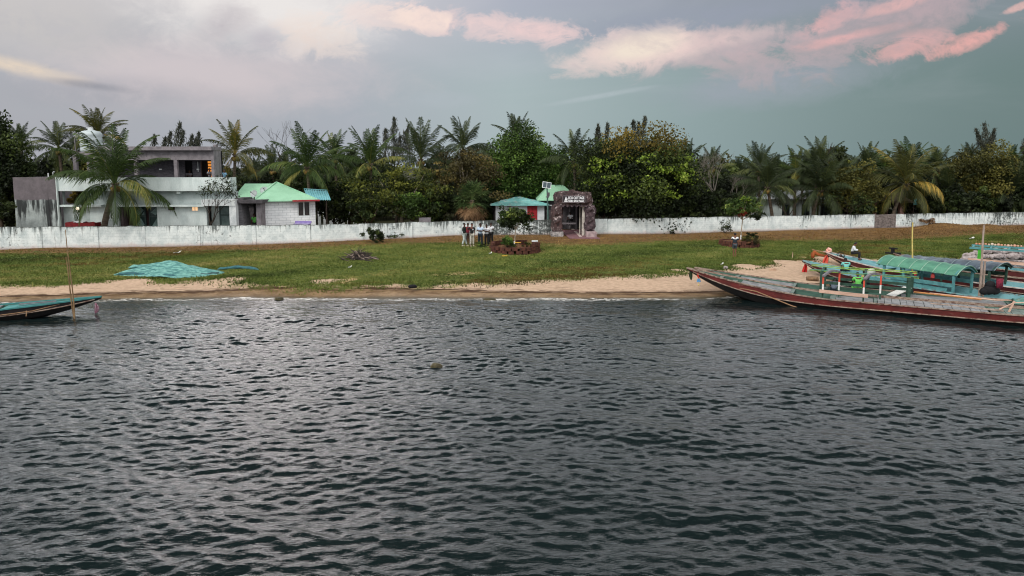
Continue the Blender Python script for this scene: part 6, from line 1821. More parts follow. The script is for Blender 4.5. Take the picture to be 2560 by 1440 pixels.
# poles
def pole(label, a, b, r0, r1, mat, group=None, name='wooden_pole', bend=.0, n=8):
    a = Vector(a); b = Vector(b); mb = MB(); pts = []
    for i in range(n):
        s = i / (n - 1); q = a.lerp(b, s); q.x += bend * sin(s * pi * 1.6); pts.append(q)
    mb.tube(pts, [r0 + (r1 - r0) * i / (n - 1) for i in range(n)], 7)
    return solo(mb, name, mat, label, 'pole', a, group)
Yp = 40.2; a = aty(2281, 650, Yp); b = aty(2284, 556, Yp); pole('thin yellow bamboo pole standing left behind the grey canopy', (a.x, Yp, -.3), b, .05, .035, pm('yellow_bamboo', lin((214, 196, 120)), lin((190, 166, 96)), 5, .6, stretch=(1, 1, .3)), None, 'bamboo_pole', .05)
Yp = 36.1; a = aty(2446, 745, Yp); b = aty(2462, 562, Yp); pole('tall grey weathered mooring pole with a bent top right of the green canopy', (a.x, Yp, -.5), b, .075, .045, POLEW, None, 'mooring_pole', .04)
a = aty(2459, 742, Yp + .15); b = aty(2461, 652, Yp + .15); pole('shorter grey mooring pole lashed right beside the tall one', (a.x, Yp + .15, -.5), b, .06, .05, POLEW, None, 'mooring_pole', -.03)
Yp = 32.0; a = aty(186, 803, Yp); b = aty(166, 574, Yp); pole('tall thin stake with a bare tip standing through the left boat mooring', (a.x, Yp, -.6), b, .04, .016, pm('brown_stake', lin((150, 124, 90)), lin((104, 82, 58)), 6, .9, stretch=(1, 1, .3)), None, 'mooring_pole', .05)
a = aty(190, 802, Yp + .2); b = aty(163, 642, Yp + .2); pole('shorter brown stake leaning beside the tall thin one at the left boat', (a.x, Yp + .2, -.6), b, .042, .022, pm('brown_stake', (0, 0, 0)), None, 'mooring_pole', -.04)
p = gp(1981, 644); pole('short pale stake stuck in the grass left of the flower ball', (p.x, p.y, p.z - .1), (p.x + .02, p.y, p.z + .38), .03, .02, WOODP, None, 'stake')
# ------------------------------------------------------------------ people
def skin(pts, edges, root, sub=1):
    """pts {name:(x,y,z,rx,ry)} -> one continuous skinned mesh"""
    names = list(pts); ix = {n: i for i, n in enumerate(names)}
    me = bpy.data.meshes.new('sk'); me.from_pydata([pts[n][:3] for n in names], [(ix[a], ix[b]) for a, b in edges], [])
    o = bpy.data.objects.new('sk', me); COL.objects.link(o)
    md = o.modifiers.new('s', 'SKIN'); md.branch_smoothing = .6; md.use_smooth_shade = True
    ly = me.skin_vertices[0].data
    for n in names: ly[ix[n]].radius = (pts[n][3], pts[n][4]); ly[ix[n]].use_root = (n == root)
    ss = o.modifiers.new('u', 'SUBSURF'); ss.levels = sub; ss.render_levels = sub
    bpy.context.view_layer.update()
    r = bpy.data.meshes.new_from_object(o.evaluated_get(bpy.context.evaluated_depsgraph_get()))
    bpy.data.objects.remove(o)
    r.polygons.foreach_set('use_smooth', [True] * len(r.polygons))
    return r

STAND = dict(pelvis=(0, 0, .93), waist=(0, 0, 1.07), chest=(0, 0, 1.28), neck=(0, 0, 1.45), jaw=(0, -.015, 1.53), head=(0, -.01, 1.61), crown=(0, 0, 1.69),
             shL=(.185, 0, 1.40), elL=(.235, .03, 1.13), wrL=(.24, -.03, .89), shR=(-.185, 0, 1.40), elR=(-.235, .03, 1.13), wrR=(-.24, -.03, .89),
             hipL=(.09, 0, .88), knL=(.105, -.02, .49), anL=(.11, .02, .09), hipR=(-.09, 0, .88), knR=(-.105, -.02, .49), anR=(-.11, .02, .09))
SIT = dict(STAND, hipL=(.1, -.06, .92), hipR=(-.1, -.06, .92), knL=(.12, -.46, .95), knR=(-.12, -.46, .95), anL=(.12, -.44, .52), anR=(-.12, -.44, .52))
SKINM = pm('brown_skin', lin((86, 56, 44)), lin((70, 46, 36)), 6, .6, .05)
SKINL = pm('lighter_skin', lin((128, 84, 68)), lin((108, 70, 56)), 6, .6, .05)
HAIRM = flat('black_hair', (.012, .011, .011), .5)
SHOEW = flat('shoe_pale', lin((206, 200, 176)), .6); SHOED = flat('shoe_dark', lin((46, 42, 42)), .6)
def person(label, loc, rz, J, shirt, trousers, skinm=SKINM, h=1.68, sleeve='short', shoe=SHOED, shorts=False, lean=None, extra=None):
    J = dict(STAND if J is None else J); s = h / 1.70
    # fingers reach on beyond the wrist, along the forearm
    t = thing('person', label, 'person', loc, None, rz, (s, s, s))
    V = {k: Vector(v) for k, v in J.items()}
    P = {}
    R = dict(pelvis=(.14, .10), waist=(.125, .09), chest=(.15, .105), neck=(.055, .055), jaw=(.062, .068), head=(.078, .092), crown=(.05, .06), shL=(.062, .062), shR=(.062, .062), elL=(.043, .043), elR=(.043, .043), wrL=(.028, .03), wrR=(.028, .03), hipL=(.088, .088), hipR=(.088, .088), knL=(.058, .058), knR=(.058, .058), anL=(.038, .038), anR=(.038, .038))
    for k, v in V.items(): P[k] = (*v, *R[k])
    E = [('pelvis', 'waist'), ('waist', 'chest'), ('chest', 'neck'), ('neck', 'jaw'), ('jaw', 'head'), ('head', 'crown')]
    hd = V['head']; fw = (V['jaw'] - V['neck']); fw = Vector((fw.x, min(fw.y, -.001), 0)).normalized()
    P['nose'] = (*(V['head'] + fw * .11 + Vector((0, 0, -.02))), .014, .016); E.append(('head', 'nose'))
    for sd in 'LR':
        sg = 1 if sd == 'L' else -1
        P['ear' + sd] = (hd.x + sg * .088, hd.y + .01, hd.z - .01, .014, .022); E.append(('head', 'ear' + sd))
        E += [('chest', 'sh' + sd), ('sh' + sd, 'el' + sd), ('el' + sd, 'wr' + sd), ('pelvis', 'hip' + sd), ('hip' + sd, 'kn' + sd), ('kn' + sd, 'an' + sd)]
        d = (V['wr' + sd] - V['el' + sd]).normalized(); pa = V['wr' + sd] + d * .055
        P['palm' + sd] = (*pa, .036, .022); E.append(('wr' + sd, 'palm' + sd))
        side = d.cross(Vector((0, 0, 1))); side = side.normalized() if side.length > .2 else Vector((0, 1, 0))
        for k in range(4):
            b = pa + d * .045 + side * (k - 1.5) * .021; m_ = b + d * (.03 + .006 * (1 if k in (1, 2) else 0)); e = m_ + (d * .7 + Vector((0, 0, -.4))).normalized() * .03
            for nm, q, r_ in (('a', b, .0095), ('b', m_, .009), ('c', e, .0075)): P['f%s%d%s' % (sd, k, nm)] = (*q, r_, r_)
            E += [('palm' + sd, 'f%s%da' % (sd, k)), ('f%s%da' % (sd, k), 'f%s%db' % (sd, k)), ('f%s%db' % (sd, k), 'f%s%dc' % (sd, k))]
        th = pa + side * .045 * sg + d * .01; P['t' + sd + 'a'] = (*th, .011, .011); P['t' + sd + 'b'] = (*(th + d * .035 + side * .012 * sg), .009, .009)
        E += [('palm' + sd, 't' + sd + 'a'), ('t' + sd + 'a', 't' + sd + 'b')]
        an = V['an' + sd]; f_ = Vector((0, -1, 0))
        P['to' + sd] = (an.x + sg * .015, an.y - .15, an.z - .055, .036, .025); P['he' + sd] = (an.x, an.y + .035, an.z - .05, .034, .03)
        E += [('an' + sd, 'to' + sd), ('an' + sd, 'he' + sd)]
    me = skin(P, E, 'pelvis'); me.materials.append(skinm); link('body', me, t)
    # shirt
    k = 1.16; Q = {}; E = [('pelvis', 'waist'), ('waist', 'chest'), ('chest', 'neck')]
    pl = V['pelvis'] + Vector((0, 0, -.02)); Q['pelvis'] = (*pl, .18, .13); Q['waist'] = (*V['waist'], .172, .122); Q['chest'] = (*V['chest'], .19, .13); Q['neck'] = (*(V['neck'] - Vector((0, 0, .025))), .066, .066)
    for sd in 'LR':
        Q['sh' + sd] = (*V['sh' + sd], .09, .09); Q['el' + sd] = (*(V['sh' + sd].lerp(V['el' + sd], .8 if sleeve == 'short' else 1)), .066, .066); E += [('chest', 'sh' + sd), ('sh' + sd, 'el' + sd)]
        if sleeve != 'short': Q['wr' + sd] = (*(V['el' + sd].lerp(V['wr' + sd], .95)), .046, .046); E.append(('el' + sd, 'wr' + sd))
    me = skin(Q, E, 'pelvis')
    if isinstance(shirt, (list, tuple)):
        for m_ in shirt: me.materials.append(m_)
        zc = V['chest'].z + .055
        for p_ in me.polygons: p_.material_index = 1 if p_.center.z > zc else 0
    else: me.materials.append(shirt)
    link('shirt', me, t)
    # trousers
    Q = {'pelvis': (*(V['pelvis'] - Vector((0, 0, .01))), .148, .112)}; E = []
    for sd in 'LR':
        Q['hip' + sd] = (*V['hip' + sd], .114, .112)
        if shorts: Q['kn' + sd] = (*(V['hip' + sd].lerp(V['kn' + sd], .8)), .088, .088)
        else: Q['kn' + sd] = (*V['kn' + sd], .09, .088); Q['an' + sd] = (*(V['an' + sd] + Vector((0, 0, .02))), .076, .074); E.append(('kn' + sd, 'an' + sd))
        E += [('pelvis', 'hip' + sd), ('hip' + sd, 'kn' + sd)]
    me = skin(Q, E, 'pelvis'); me.materials.append(trousers); link('shorts' if shorts else 'trousers', me, t)
    # hair cap
    up = (V['crown'] - V['jaw']).normalized(); C0 = hd + up * .028 - fw * .022
    mb = MB(); n = 14; vs = []; fs = []
    fx = fw; sx = up.cross(fx).normalized()
    for i in range(9):
        ph = pi * .62 * i / 8
        for q in range(n):
            a = 2 * pi * q / n; cut = 1 if cos(a) < .35 else .66
            p2 = ph * cut
            vs.append(C0 + up * .108 * cos(p2) + (fx * cos(a) * .112 + sx * sin(a) * .097) * sin(p2))
    for i in range(8):
        for q in range(n): q2 = (q + 1) % n; fs.append((i * n + q, (i + 1) * n + q, (i + 1) * n + q2, i * n + q2))
    mb.add(vs, fs); mb.build('hair', HAIRM, t, True, local=True)
    mb = MB()
    for sg in (-1, 1): mb.ball(hd + fw * .088 + sx * sg * .034 + up * .012, .013, 6)
    mb.build('eyes', HAIRM, t, local=True)
    mb = MB()
    for sd in 'LR':
        an = V['an' + sd]; mb.ball((an.x, an.y - .065, max(an.z - .045, .035) if J['anL'][2] < .2 else an.z - .045), .05, 8, 0, (1., 2.5, .85))
    mb.build('shoes', shoe, t, True, local=True)
    return t
def J(base=STAND, **k): return dict(base, **k)
BLK = flat('black_cloth', lin((36, 36, 38)), .9); DKG = flat('dark_green_cloth', lin((38, 48, 46)), .9)
PALEJ = pm('pale_jeans', lin((196, 204, 200)), lin((160, 172, 168)), 9, .9); CREAMJ = pm('cream_camo_trousers', lin((206, 200, 188)), lin((150, 146, 136)), 14, .9)
NAVY = flat('navy_trousers', lin((34, 44, 52)), .9); LBLUE = pm('pale_blue_shirt', lin((196, 212, 230)), lin((174, 194, 216)), 5, .85); WSH = flat('white_shirt', lin((224, 226, 230)), .85)
TEALS = pm('teal_shirt', lin((126, 200, 190)), lin((104, 178, 170)), 5, .85); GREENS = pm('bright_green_shirt', lin((120, 208, 104)), lin((98, 186, 84)), 5, .85)
MAR = flat('crimson_shirt', lin((142, 50, 66)), .9)
crossed = dict(elL=(.25, -.02, 1.17), wrL=(.02, -.17, 1.15), elR=(-.25, -.02, 1.17), wrR=(.0, -.19, 1.20))
def at(px, py): p = gp(px, py); return (p.x, p.y, p.z)
p1 = person('man in dark green shirt and pale jeans, leftmost of the group by the wall', at(1161, 615), radians(70), J(elR=(-.26, .02, 1.15), wrR=(-.22, -.2, 1.02), anL=(.12, -.14, .09), anR=(-.1, .12, .09)), DKG, PALEJ, shoe=SHOEW, h=1.74, sleeve='long')
p2 = person('man in crimson top partly hidden between the dark green shirt and the black shirt', (lambda q: (q[0], q[1] + .5, gzf(q[0], q[1] + .5)))(at(1169, 614)), radians(10), J(), MAR, flat('dark_brown_trousers', lin((62, 44, 44))), h=1.62)
p3 = person('man in black printed shirt and cream trousers, hand on the next man', at(1180, 616), radians(25), J(elR=(-.36, .04, 1.22), wrR=(-.40, -.05, 1.33), elL=(.24, .04, 1.12), wrL=(.2, -.02, .86), head=(0.01, -.02, 1.61)), BLK, CREAMJ, SKINL, shoe=SHOEW, h=1.74)
p4 = person('man in pale blue shirt and navy trousers standing with folded arms', at(1201, 616), radians(-5), J(**crossed), LBLUE, NAVY, h=1.74)
p5 = person('man in white printed shirt and black trousers looking at his folded arms', at(1217, 615), radians(-15), J(**dict(crossed, jaw=(0, -.05, 1.52), head=(0, -.07, 1.59), crown=(0, -.07, 1.67))), WSH, BLK, h=1.66)
p6 = person('man in white shirt at the back of the group, nearest the brick planter', (lambda q: (q[0], q[1] + .6, gzf(q[0], q[1] + .6)))(at(1227, 613)), radians(-20), J(elL=(.27, -.02, 1.2), wrL=(.12, -.2, 1.22)), WSH, BLK, h=1.63)
for (pp, col, zz, ww_) in ((p3, LET, 1.27, .10), (p5, pm('print_grey', lin((120, 120, 130))), 1.30, .17)):
    mb = MB()
    if pp is p3:
        mb.box(-.02, .0, -.138, -.120, zz - .045, zz + .045); mb.box(.025, .075, -.138, -.12, zz + .03, zz + .045); mb.box(.025, .075, -.138, -.12, zz - .045, zz - .03); mb.box(.025, .038, -.138, -.12, zz - .03, zz + .03); mb.box(.062, .075, -.138, -.12, zz - .03, zz + .03)
    else: mb.box(-ww_ / 2, ww_ / 2, -.138, -.12, zz - .015, zz + .02)
    mb.build('shirt_print', col, pp, local=True)
NAVYS = flat('dark_shirt', lin((44, 52, 60)), .9)
person('man in black and white shirt and shorts standing alone before the right planter', at(1836, 642), radians(170), J(anL=(.07, .03, .09), anR=(-.07, .02, .09), knL=(.075, -.02, .49), knR=(-.075, -.02, .49)), [NAVYS, WSH], flat('grey_shorts', lin((66, 74, 82))), SKINL, h=1.72, shorts=True, shoe=flat('tan_shoe', lin((146, 96, 60))))
# seated on the boats
def boatpos(b, x, y, z): p = b.t.matrix_basis @ Vector((x, y, z)); return (p.x, p.y, p.z)
sitphone = J(SIT, chest=(0, -.05, 1.27), neck=(0, -.10, 1.43), jaw=(0, -.15, 1.49), head=(0, -.19, 1.55), crown=(0, -.21, 1.63), shL=(.185, -.07, 1.38), shR=(-.185, -.07, 1.38), elL=(.22, -.16, 1.13), elR=(-.22, -.16, 1.13), wrL=(.06, -.36, 1.12), wrR=(-.06, -.36, 1.12))
q = aty(2130, 645, 46.7)
pw = person('man in white shirt and black trousers sitting on a boat, looking down at his phone', (q.x, 46.7, Z(606, 46.7) - 1.62), radians(58), sitphone, WSH, BLK, SKINL, sleeve='long')
ph = MB().box(-.04, .04, -.5, -.36, 1.12, 1.135); ph.build('phone', BLK, pw, local=True)
q = aty(2116, 668, 42.1)
hunch = J(SIT, chest=(0, -.06, 1.26), neck=(0, -.12, 1.41), jaw=(0, -.17, 1.46), head=(0, -.20, 1.53), crown=(0, -.2, 1.61), shL=(.2, -.08, 1.36), shR=(-.2, -.08, 1.36), elL=(.25, -.2, 1.12), elR=(-.25, -.2, 1.12), wrL=(.15, -.42, 1.02), wrR=(-.15, -.42, 1.02))
person('man in teal shirt sitting with his back turned below the white-shirted man', (q.x, 42.1, Z(647, 42.1) - 1.60), radians(175), hunch, TEALS, NAVY)
q = aty(2146, 705, 36.4)
person('man in bright green shirt sitting with his back turned inside the bamboo-railed boat', (q.x, 36.4, Z(683, 36.4) - 1.60), radians(172), hunch, GREENS, GREENS)
q = aty(2166, 700, 36.9)
person('man in dark blue shirt with yellowish shoulder cloth beside the bright green shirt', (q.x, 36.9, Z(679, 36.9) - 1.60), radians(190), hunch, [flat('dark_blue_shirt', lin((44, 50, 66))), pm('yellow_cloth', lin((200, 176, 116)), None, 6)], NAVY)
q = aty(2086, 700, 36.8)
person('person in grey-blue shirt bending low inside the bamboo-railed boat', (q.x, 36.8, Z(699, 36.8) - 1.45), radians(150), J(hunch, chest=(0, -.16, 1.2), neck=(0, -.3, 1.3), jaw=(0, -.36, 1.33), head=(0, -.41, 1.38), crown=(0, -.44, 1.45), shL=(.19, -.22, 1.3), shR=(-.19, -.22, 1.3), elL=(.24, -.34, 1.08), elR=(-.24, -.34, 1.08)), pm('grey_blue_shirt', lin((108, 118, 132)), lin((84, 94, 108)), 6), NAVY)
# people at the buildings
q = aty(636, 545, YH + .4); person('man in bright green shirt standing in the dark passage of the green-roofed house', (q.x, YH + .4, Z(535, YH + .4) - 1.66), radians(5), None, GREENS, BLK)
q = aty(531, 430, YU + .6); person('person in pale shirt beside the lit orange doorway of the upper storey', (q.x - .25, YU + .6, zf), radians(60), J(**crossed), pm('pale_grey_shirt', lin((150, 150, 156)), None, 5), BLK, h=1.6)
q = aty(556, 430, YB + 1.); person('person in blue top standing behind the parapet at the corner of the upper storey', (q.x, YB + 1.4, Z(423, YB + 1.4) - 1.70), radians(-30), None, pm('blue_top', lin((116, 160, 188)), lin((60, 84, 110)), 6), BLK)
for px, lb in ((466, 'person in a pale shirt in the dark upper doorway, left of two'), (478, 'person in a pale shirt in the dark upper doorway, right of two')):
    q = aty(px - 4, 430, YU + 1.55); person(lb, (q.x, YU + 1.55, zf - .1), radians(8 if px == 466 else -12), J(**crossed), pm('dim_shirt', lin((120, 116, 122)), None, 5), BLK, h=1.55)
q = aty(1428, 540, YG + 4.6); person('person in a white shirt sitting in the dark shelter seen through the rock gate', (q.x, YG + 4.6, Z(535, YG + 4.6) - 1.45), radians(-40), hunch, WSH, BLK)

# ------------------------------------------------------------------ planters
LAT = pm('laterite_block', lin((98, 60, 48)), lin((62, 40, 34)), 6, .95, 1., c3=lin((150, 112, 98)), t3=.66, s3=3)
def planter(label, px, py, wpx, rows, seed):
    c = gp(px, py); W_ = wpx * c.y / F / 2; c.y += W_ * .55
    zb = gzf(c.x, c.y); t = thing('planter', label, 'planter', (c.x, c.y, zb)); rg = random.Random(seed)
    mb = MB()
    for r_ in range(rows):
        n = 22
        for k in range(n):
            a = 2 * pi * (k + .5 * (r_ % 2)) / n + rg.uniform(-.03, .03)
            if r_ == rows - 1 and (rg.random() < .16 or (rows == 3 and sin(a) < -.55 and cos(a) < .45)): continue
            jr = 1 + rg.uniform(-.035, .035); q = Vector((cos(a) * W_ * jr, sin(a) * W_ * .8 * jr, .05 + r_ * .25 + rg.uniform(-.02, .02))); tg = (Vector((-sin(a) * W_, cos(a) * W_ * .8, 0)).normalized() + Vector((rg.uniform(-.09, .09), rg.uniform(-.09, .09), rg.uniform(-.07, .07)))).normalized()
            l = 2 * pi * W_ * .9 / n * .5 * rg.uniform(.84, .94)
            mb.beam(q - tg * l, q + tg * l, .24 * rg.uniform(.9, 1.1), .25 * rg.uniform(.9, 1.02))
    mb.build('block_ring', LAT, t, local=True)
    mb = MB(); n = 20; vs = [(0, 0, .30 + .2)]; fs = []
    for j, rr in enumerate((.5, .93)):
        for k in range(n): a = 2 * pi * k / n; vs.append((cos(a) * W_ * rr, sin(a) * W_ * .8 * rr, .42 - .12 * j + rg.uniform(-.04, .04)))
    for k in range(n): k2 = (k + 1) % n; fs += [(0, 1 + k, 1 + k2), (1 + k, 1 + n + k, 1 + n + k2, 1 + k2)]
    mb.add(vs, fs); mb.build('soil', pm('dry_brown_soil', lin((124, 88, 58)), lin((84, 60, 42)), 5, .95, .8), t, local=True)
    return t, c, W_, zb
def plant(name, label, cat, x, y, z, parts, trunk, seed):
    """parts: (dx,dz,rx,rz,mat,ncl,per,size)"""
    t = thing(name, label, cat, (x, y, z)); rgq = random.Random(seed); Cs = []
    for i, (dx_, dz_, rx, rz, mt, ncl, per, sz) in enumerate(parts):
        me, C_0 = crown_mesh('crown', seed * 7 + i, rx, rx * .75, rz, ncl, per, sz, LM[mt], asp=.42, clr=.34, hollow=.2)
        o = link('crown', me, t); o.location = (dx_, 0, dz_); Cs.append(C_0 + np.array([dx_, 0, dz_]))
    mb = MB(); A0 = np.concatenate(Cs)
    if trunk:
        r0, h = trunk; mb.tube([(0, 0, -.05), (.04, 0, h * .5), (.1, 0, h)], [r0, r0 * .8, r0 * .7], 7)
        mb2 = MB().tube([(0, 0, -.04), (.012, 0, h * .28)], [r0 * 1.08, r0 * .98], 8); mb2.build('painted_base', WHT, t, local=True)
        for k in range(16): e = Vector(A0[rgq.randrange(len(A0))]); mb.tube([(.1, 0, h), Vector((.1, 0, h)).lerp(e, .5) + Vector((0, 0, .1)), e], [r0 * .5, r0 * .3, .008], 5)
        mb.build('trunk', PALEBARK, t, local=True)
    else:
        for k in range(8): e = Vector(A0[rgq.randrange(len(A0))]); mb.tube([(0, 0, -.05), e], [.02, .008], 4)
        mb.build('stem', DARKBARK, t, local=True)
    return t
t1, c1, W1, zb1 = planter('ring planter of rough laterite blocks beside the group of men', 1288, 634, 118, 3, 1)
u = c1.y / F
plant('young_tree', 'young leafy tree growing from the laterite planter beside the men', 'tree', X(1286, c1.y), c1.y + .3, zb1 + .4, [(-.1, 66 * u, 44 * u, 26 * u, 'dark', 40, 60, .11), (-.15, 78 * u, 36 * u, 18 * u, 'pot', 18, 34, .12), (-.6, 52 * u, 22 * u, 14 * u, 'dark', 12, 40, .1), (.5, 70 * u, 24 * u, 16 * u, 'dark', 14, 40, .11)], (.05, 1.15), 61)
plant('shrub', 'round bright green shrub in the left front of the laterite planter', 'shrub', X(1268, c1.y), c1.y - W1 * .5, zb1 + .42, [(0, .35, .5, .46, 'green', 24, 90, .05)], None, 62)
plant('shrub', 'low dull shrub in the right front of the laterite planter', 'shrub', X(1316, c1.y), c1.y - W1 * .4, zb1 + .42, [(0, .16, .42, .2, 'olive', 14, 50, .05)], None, 63)
for px, py, l in ((1262, 641, 'yellow leaf litter strip at the foot of the laterite planter'), (1294, 622, 'yellow flowers fallen on the rim of the laterite planter')):
    p = gp(px, py); mb = MB(); rg = random.Random(px); zt_ = 0 if py > 630 else .75
    yy_ = p.y if py > 630 else c1.y - W1 * .8
    for k in range(14): mb.ball((X(px, yy_) + rg.uniform(-.22, .22), yy_ + rg.uniform(-.06, .06), (p.z if py > 630 else zb1) + zt_ + .04), .045, 5, 0, (1.4, 1, .6))
    solo(mb, 'fallen_flowers', pm('yellow_petals', lin((226, 180, 66)), lin((200, 150, 50)), 9), l, 'flowers', (X(px, yy_), yy_, (p.z if py > 630 else zb1) + zt_))
p = gp(1333, 620); mb = rocky(MB(), c1.x + W1 * .72, c1.x + W1 * .98, c1.y - .3, c1.y, zb1 + .72, zb1 + .80, .1, .02, 4); solo(mb, 'pale_stone', WHITE, 'flat pale stone on the right rim of the laterite planter', 'stone', (c1.x + W1 * .85, c1.y - .15, zb1 + .72))
t2, c2, W2, zb2 = planter('ring planter of laterite blocks behind the lone man in shorts', 1856, 618, 92, 2, 2)
u = c2.y / F
plant('young_tree', 'young tree with light leaves and some red ones in the planter behind the lone man', 'tree', X(1855, c2.y), c2.y, zb2 + .35, [(.1, 88 * u, 42 * u, 22 * u, 'pot', 34, 46, .13), (.9, 66 * u, 22 * u, 13 * u, 'dark', 12, 36, .12), (-.9, 72 * u, 18 * u, 14 * u, 'pot', 10, 34, .13), (-.1, 72 * u, 16 * u, 14 * u, 'red', 10, 34, .13), (.3, 104 * u, 18 * u, 10 * u, 'lime', 9, 30, .13)], (.055, 1.7), 64)
plant('shrub', 'dull green shrub on the left of the planter behind the man in shorts', 'shrub', X(1862, c2.y), c2.y - W2 * .45, zb2 + .35, [(0, .26, .42, .26, 'olive', 16, 60, .05)], None, 65)
plant('shrub', 'greyish shrub spilling over the front of the right planter', 'shrub', X(1877, c2.y), c2.y - W2 * .8, zb2 + .2, [(0, .26, .46, .34, 'brown', 18, 60, .05)], None, 66)
plant('shrub', 'dark shrub at the back right of the planter behind the man in shorts', 'shrub', X(1890, c2.y), c2.y + W2 * .5, zb2 + .35, [(0, .3, .5, .3, 'dark', 16, 60, .06)], None, 67)

# ------------------------------------------------------------------ fishing nets
def netmat(nm, a, b_):
    m, g, b = newmat(nm); co = g.n('TexCoord').outputs['Object']
    n_ = g.noise(g.mapv(co, (.8, 4, 5)), 3.2, 7, .65, .5); f_ = g.noise(co, 40, 2, .6)
    c = g.mix(g.ss(n_, .38, .62), a, b_); c = g.mix(.5, c, g.mix(f_, (.35, .35, .35), (1.3, 1.3, 1.3)), 'MULTIPLY')
    g.put(b.inputs['Base Color'], c); g.put(b.inputs['Roughness'], .9); g.put(b.inputs['Normal'], g.bump(g.m('ADD', n_, g.m('MULTIPLY', f_, .4)), .9, .08)); return m
NET = netmat('fishing_net_mesh', lin((138, 196, 184)), lin((64, 122, 122))); NETD = netmat('fishing_net_dark', lin((70, 128, 134)), lin((42, 84, 90)))
def roll(mb, pts, r_, seed, mi=0, sq=.62):
    """bunched net roll following image points on the ground"""
    rg = random.Random(seed); n = 36; K = 12; P_ = [Vector(p) for p in pts]
    xs_ = np.linspace(0, len(P_) - 1, n); vs = []; fs = []
    for i, s in enumerate(xs_):
        k = min(int(s), len(P_) - 2); q = P_[k].lerp(P_[k + 1], s - k); tp = min(1, i / 3 + .25, (n - 1 - i) / 4 + .2)
        rr = r_ * tp * (1 + .10 * sin(i * .45 + seed) + rg.uniform(-.03, .03))
        for j in range(K):
            a = 2 * pi * j / K; f_ = 1 + .13 * sin(4 * a + i * .12 + seed) + rg.uniform(-.04, .04)
            vs.append((q.x + rg.uniform(-.015, .015), q.y + rr * cos(a) * f_, q.z + rr * sq * (sin(a) * f_ + .55)))
    for i in range(n - 1):
        for j in range(K): j2 = (j + 1) % K; fs.append((i * K + j, i * K + j2, (i + 1) * K + j2, (i + 1) * K + j))
    fs.append(tuple(range(K))); fs.append(tuple(reversed(range((n - 1) * K, n * K)))); mb.add(vs, fs, mi)
b0 = gp(415, 688); t = thing('fishing_net', 'big heap of turquoise fishing net folded on the grass by the sand', 'fishing net', b0)
G_p = lambda px, py, dz=0: gp(px, py) + Vector((0, 0, dz))
NX, NY = 96, 34; vs = []; fs = []; rgn = random.Random(2)
nl, nr = gp(288, 684), gp(560, 684); yb0, yb1 = gp(420, 694).y, gp(420, 672).y
for i in range(NX + 1):
    u = i / NX
    for k in range(NY + 1):
        v = k / NY; uu = 2 * u - 1; vv = 2 * v - 1
        x = nl.x + (nr.x - nl.x) * u; y = yb0 + (yb1 - yb0) * (v * (.78 + .22 * sin(u * 3)) + .10 * sin(u * 7))
        r_ = sqrt(uu * uu + vv * vv * .9); env = max(0, 1 - r_ ** 2.6) ** .6
        hump = .28 + .34 * math.exp(-((u - .48) / .17) ** 2) + .10 * math.exp(-((u - .25) / .12) ** 2)
        fold = abs(sin(v * 11 + u * 3.2 + 1.2 * sin(u * 5.5))) * .95 + abs(sin(v * 21 - u * 5 + 2 * sin(u * 8))) * .40
        top = .55 + .45 * math.exp(-((v - .72) / .22) ** 2)
        h_ = env * hump * top * (.30 + fold * .8) + rgn.uniform(0, .014)
        vs.append((x, y, gzf(x, y) - .02 + h_))
for i in range(NX):
    for k in range(NY):
        a = i * (NY + 1) + k
        uu = 2 * (i + .5) / NX - 1; vv = 2 * (k + .5) / NY - 1
        if uu * uu + vv * vv * .9 < .98 + .05 * sin(i * .7): fs.append((a, a + NY + 1, a + NY + 2, a + 1))
mb = MB(); mb.add(vs, fs); mb.build('net_heap', NET, t, True)
mb = MB(); roll(mb, [G_p(322, 677, .16), G_p(375, 676, .24), G_p(430, 675, .42), G_p(450, 676, .36)], .19, 1); mb.build('net_fold', NET, t, True)
mb = MB(); roll(mb, [G_p(440, 678, .30), G_p(480, 679, .22), G_p(510, 681, .12), G_p(535, 683, .03)], .17, 2); mb.build('net_fold', NET, t, True)
mb = MB(); roll(mb, [G_p(290, 688), G_p(330, 688, .03), G_p(380, 690), G_p(420, 692), G_p(445, 693)], .17, 3); mb.build('net_fold', NETD, t, True)
mb = MB(); roll(mb, [G_p(495, 688, -.05), G_p(525, 687, -.03), G_p(552, 683, -.05)], .20, 5, 0, .5); mb.build('net_fold', netmat('net_grey', lin((72, 104, 106)), lin((48, 72, 74))), t, True)
b1 = gp(595, 673); mb = MB(); roll(mb, [G_p(542, 675, -.03), G_p(575, 672), G_p(600, 671, .02), G_p(625, 672, -.02), G_p(650, 675, -.05)], .15, 8, 0, .7); mb.v = [tuple(Vector(p) - b1) for p in mb.v]
o = mb.build('fishing_net', NETD, None, True); o.location = b1; tag(o, 'thin strip of blue-green net trailing right of the big turquoise heap', 'fishing net')
# stick pile
c = gp(895, 650); t = thing('stick_pile', 'dark pile of firewood sticks and roots on the lawn', 'wood pile', c); rg = random.Random(6)
mb = MB()
for k in range(150):
    a = rg.uniform(0, 6.28); r_ = abs(rg.gauss(0, .5)); h_ = max(0, .5 * (1 - r_ / 1.0)) * rg.uniform(.3, 1)
    q = Vector((c.x + cos(a) * r_ * 1.25, c.y + .3 + sin(a) * r_ * .6, c.z + h_)); d_ = Vector((rg.gauss(0, 1), rg.gauss(0, .6), rg.uniform(-.1, .7))).normalized() * rg.uniform(.25, .6)
    mb.tube([q - d_, q + Vector((rg.uniform(-.05, .05), 0, .03)), q + d_], [rg.uniform(.025, .05), .035, .015], 5, 1 if rg.random() < .3 else 0)
mb.build('sticks', [pm('dark_firewood', lin((74, 64, 60)), lin((46, 40, 38)), 8), pm('pale_firewood', lin((168, 150, 138)), lin((124, 110, 102)), 8)], t)
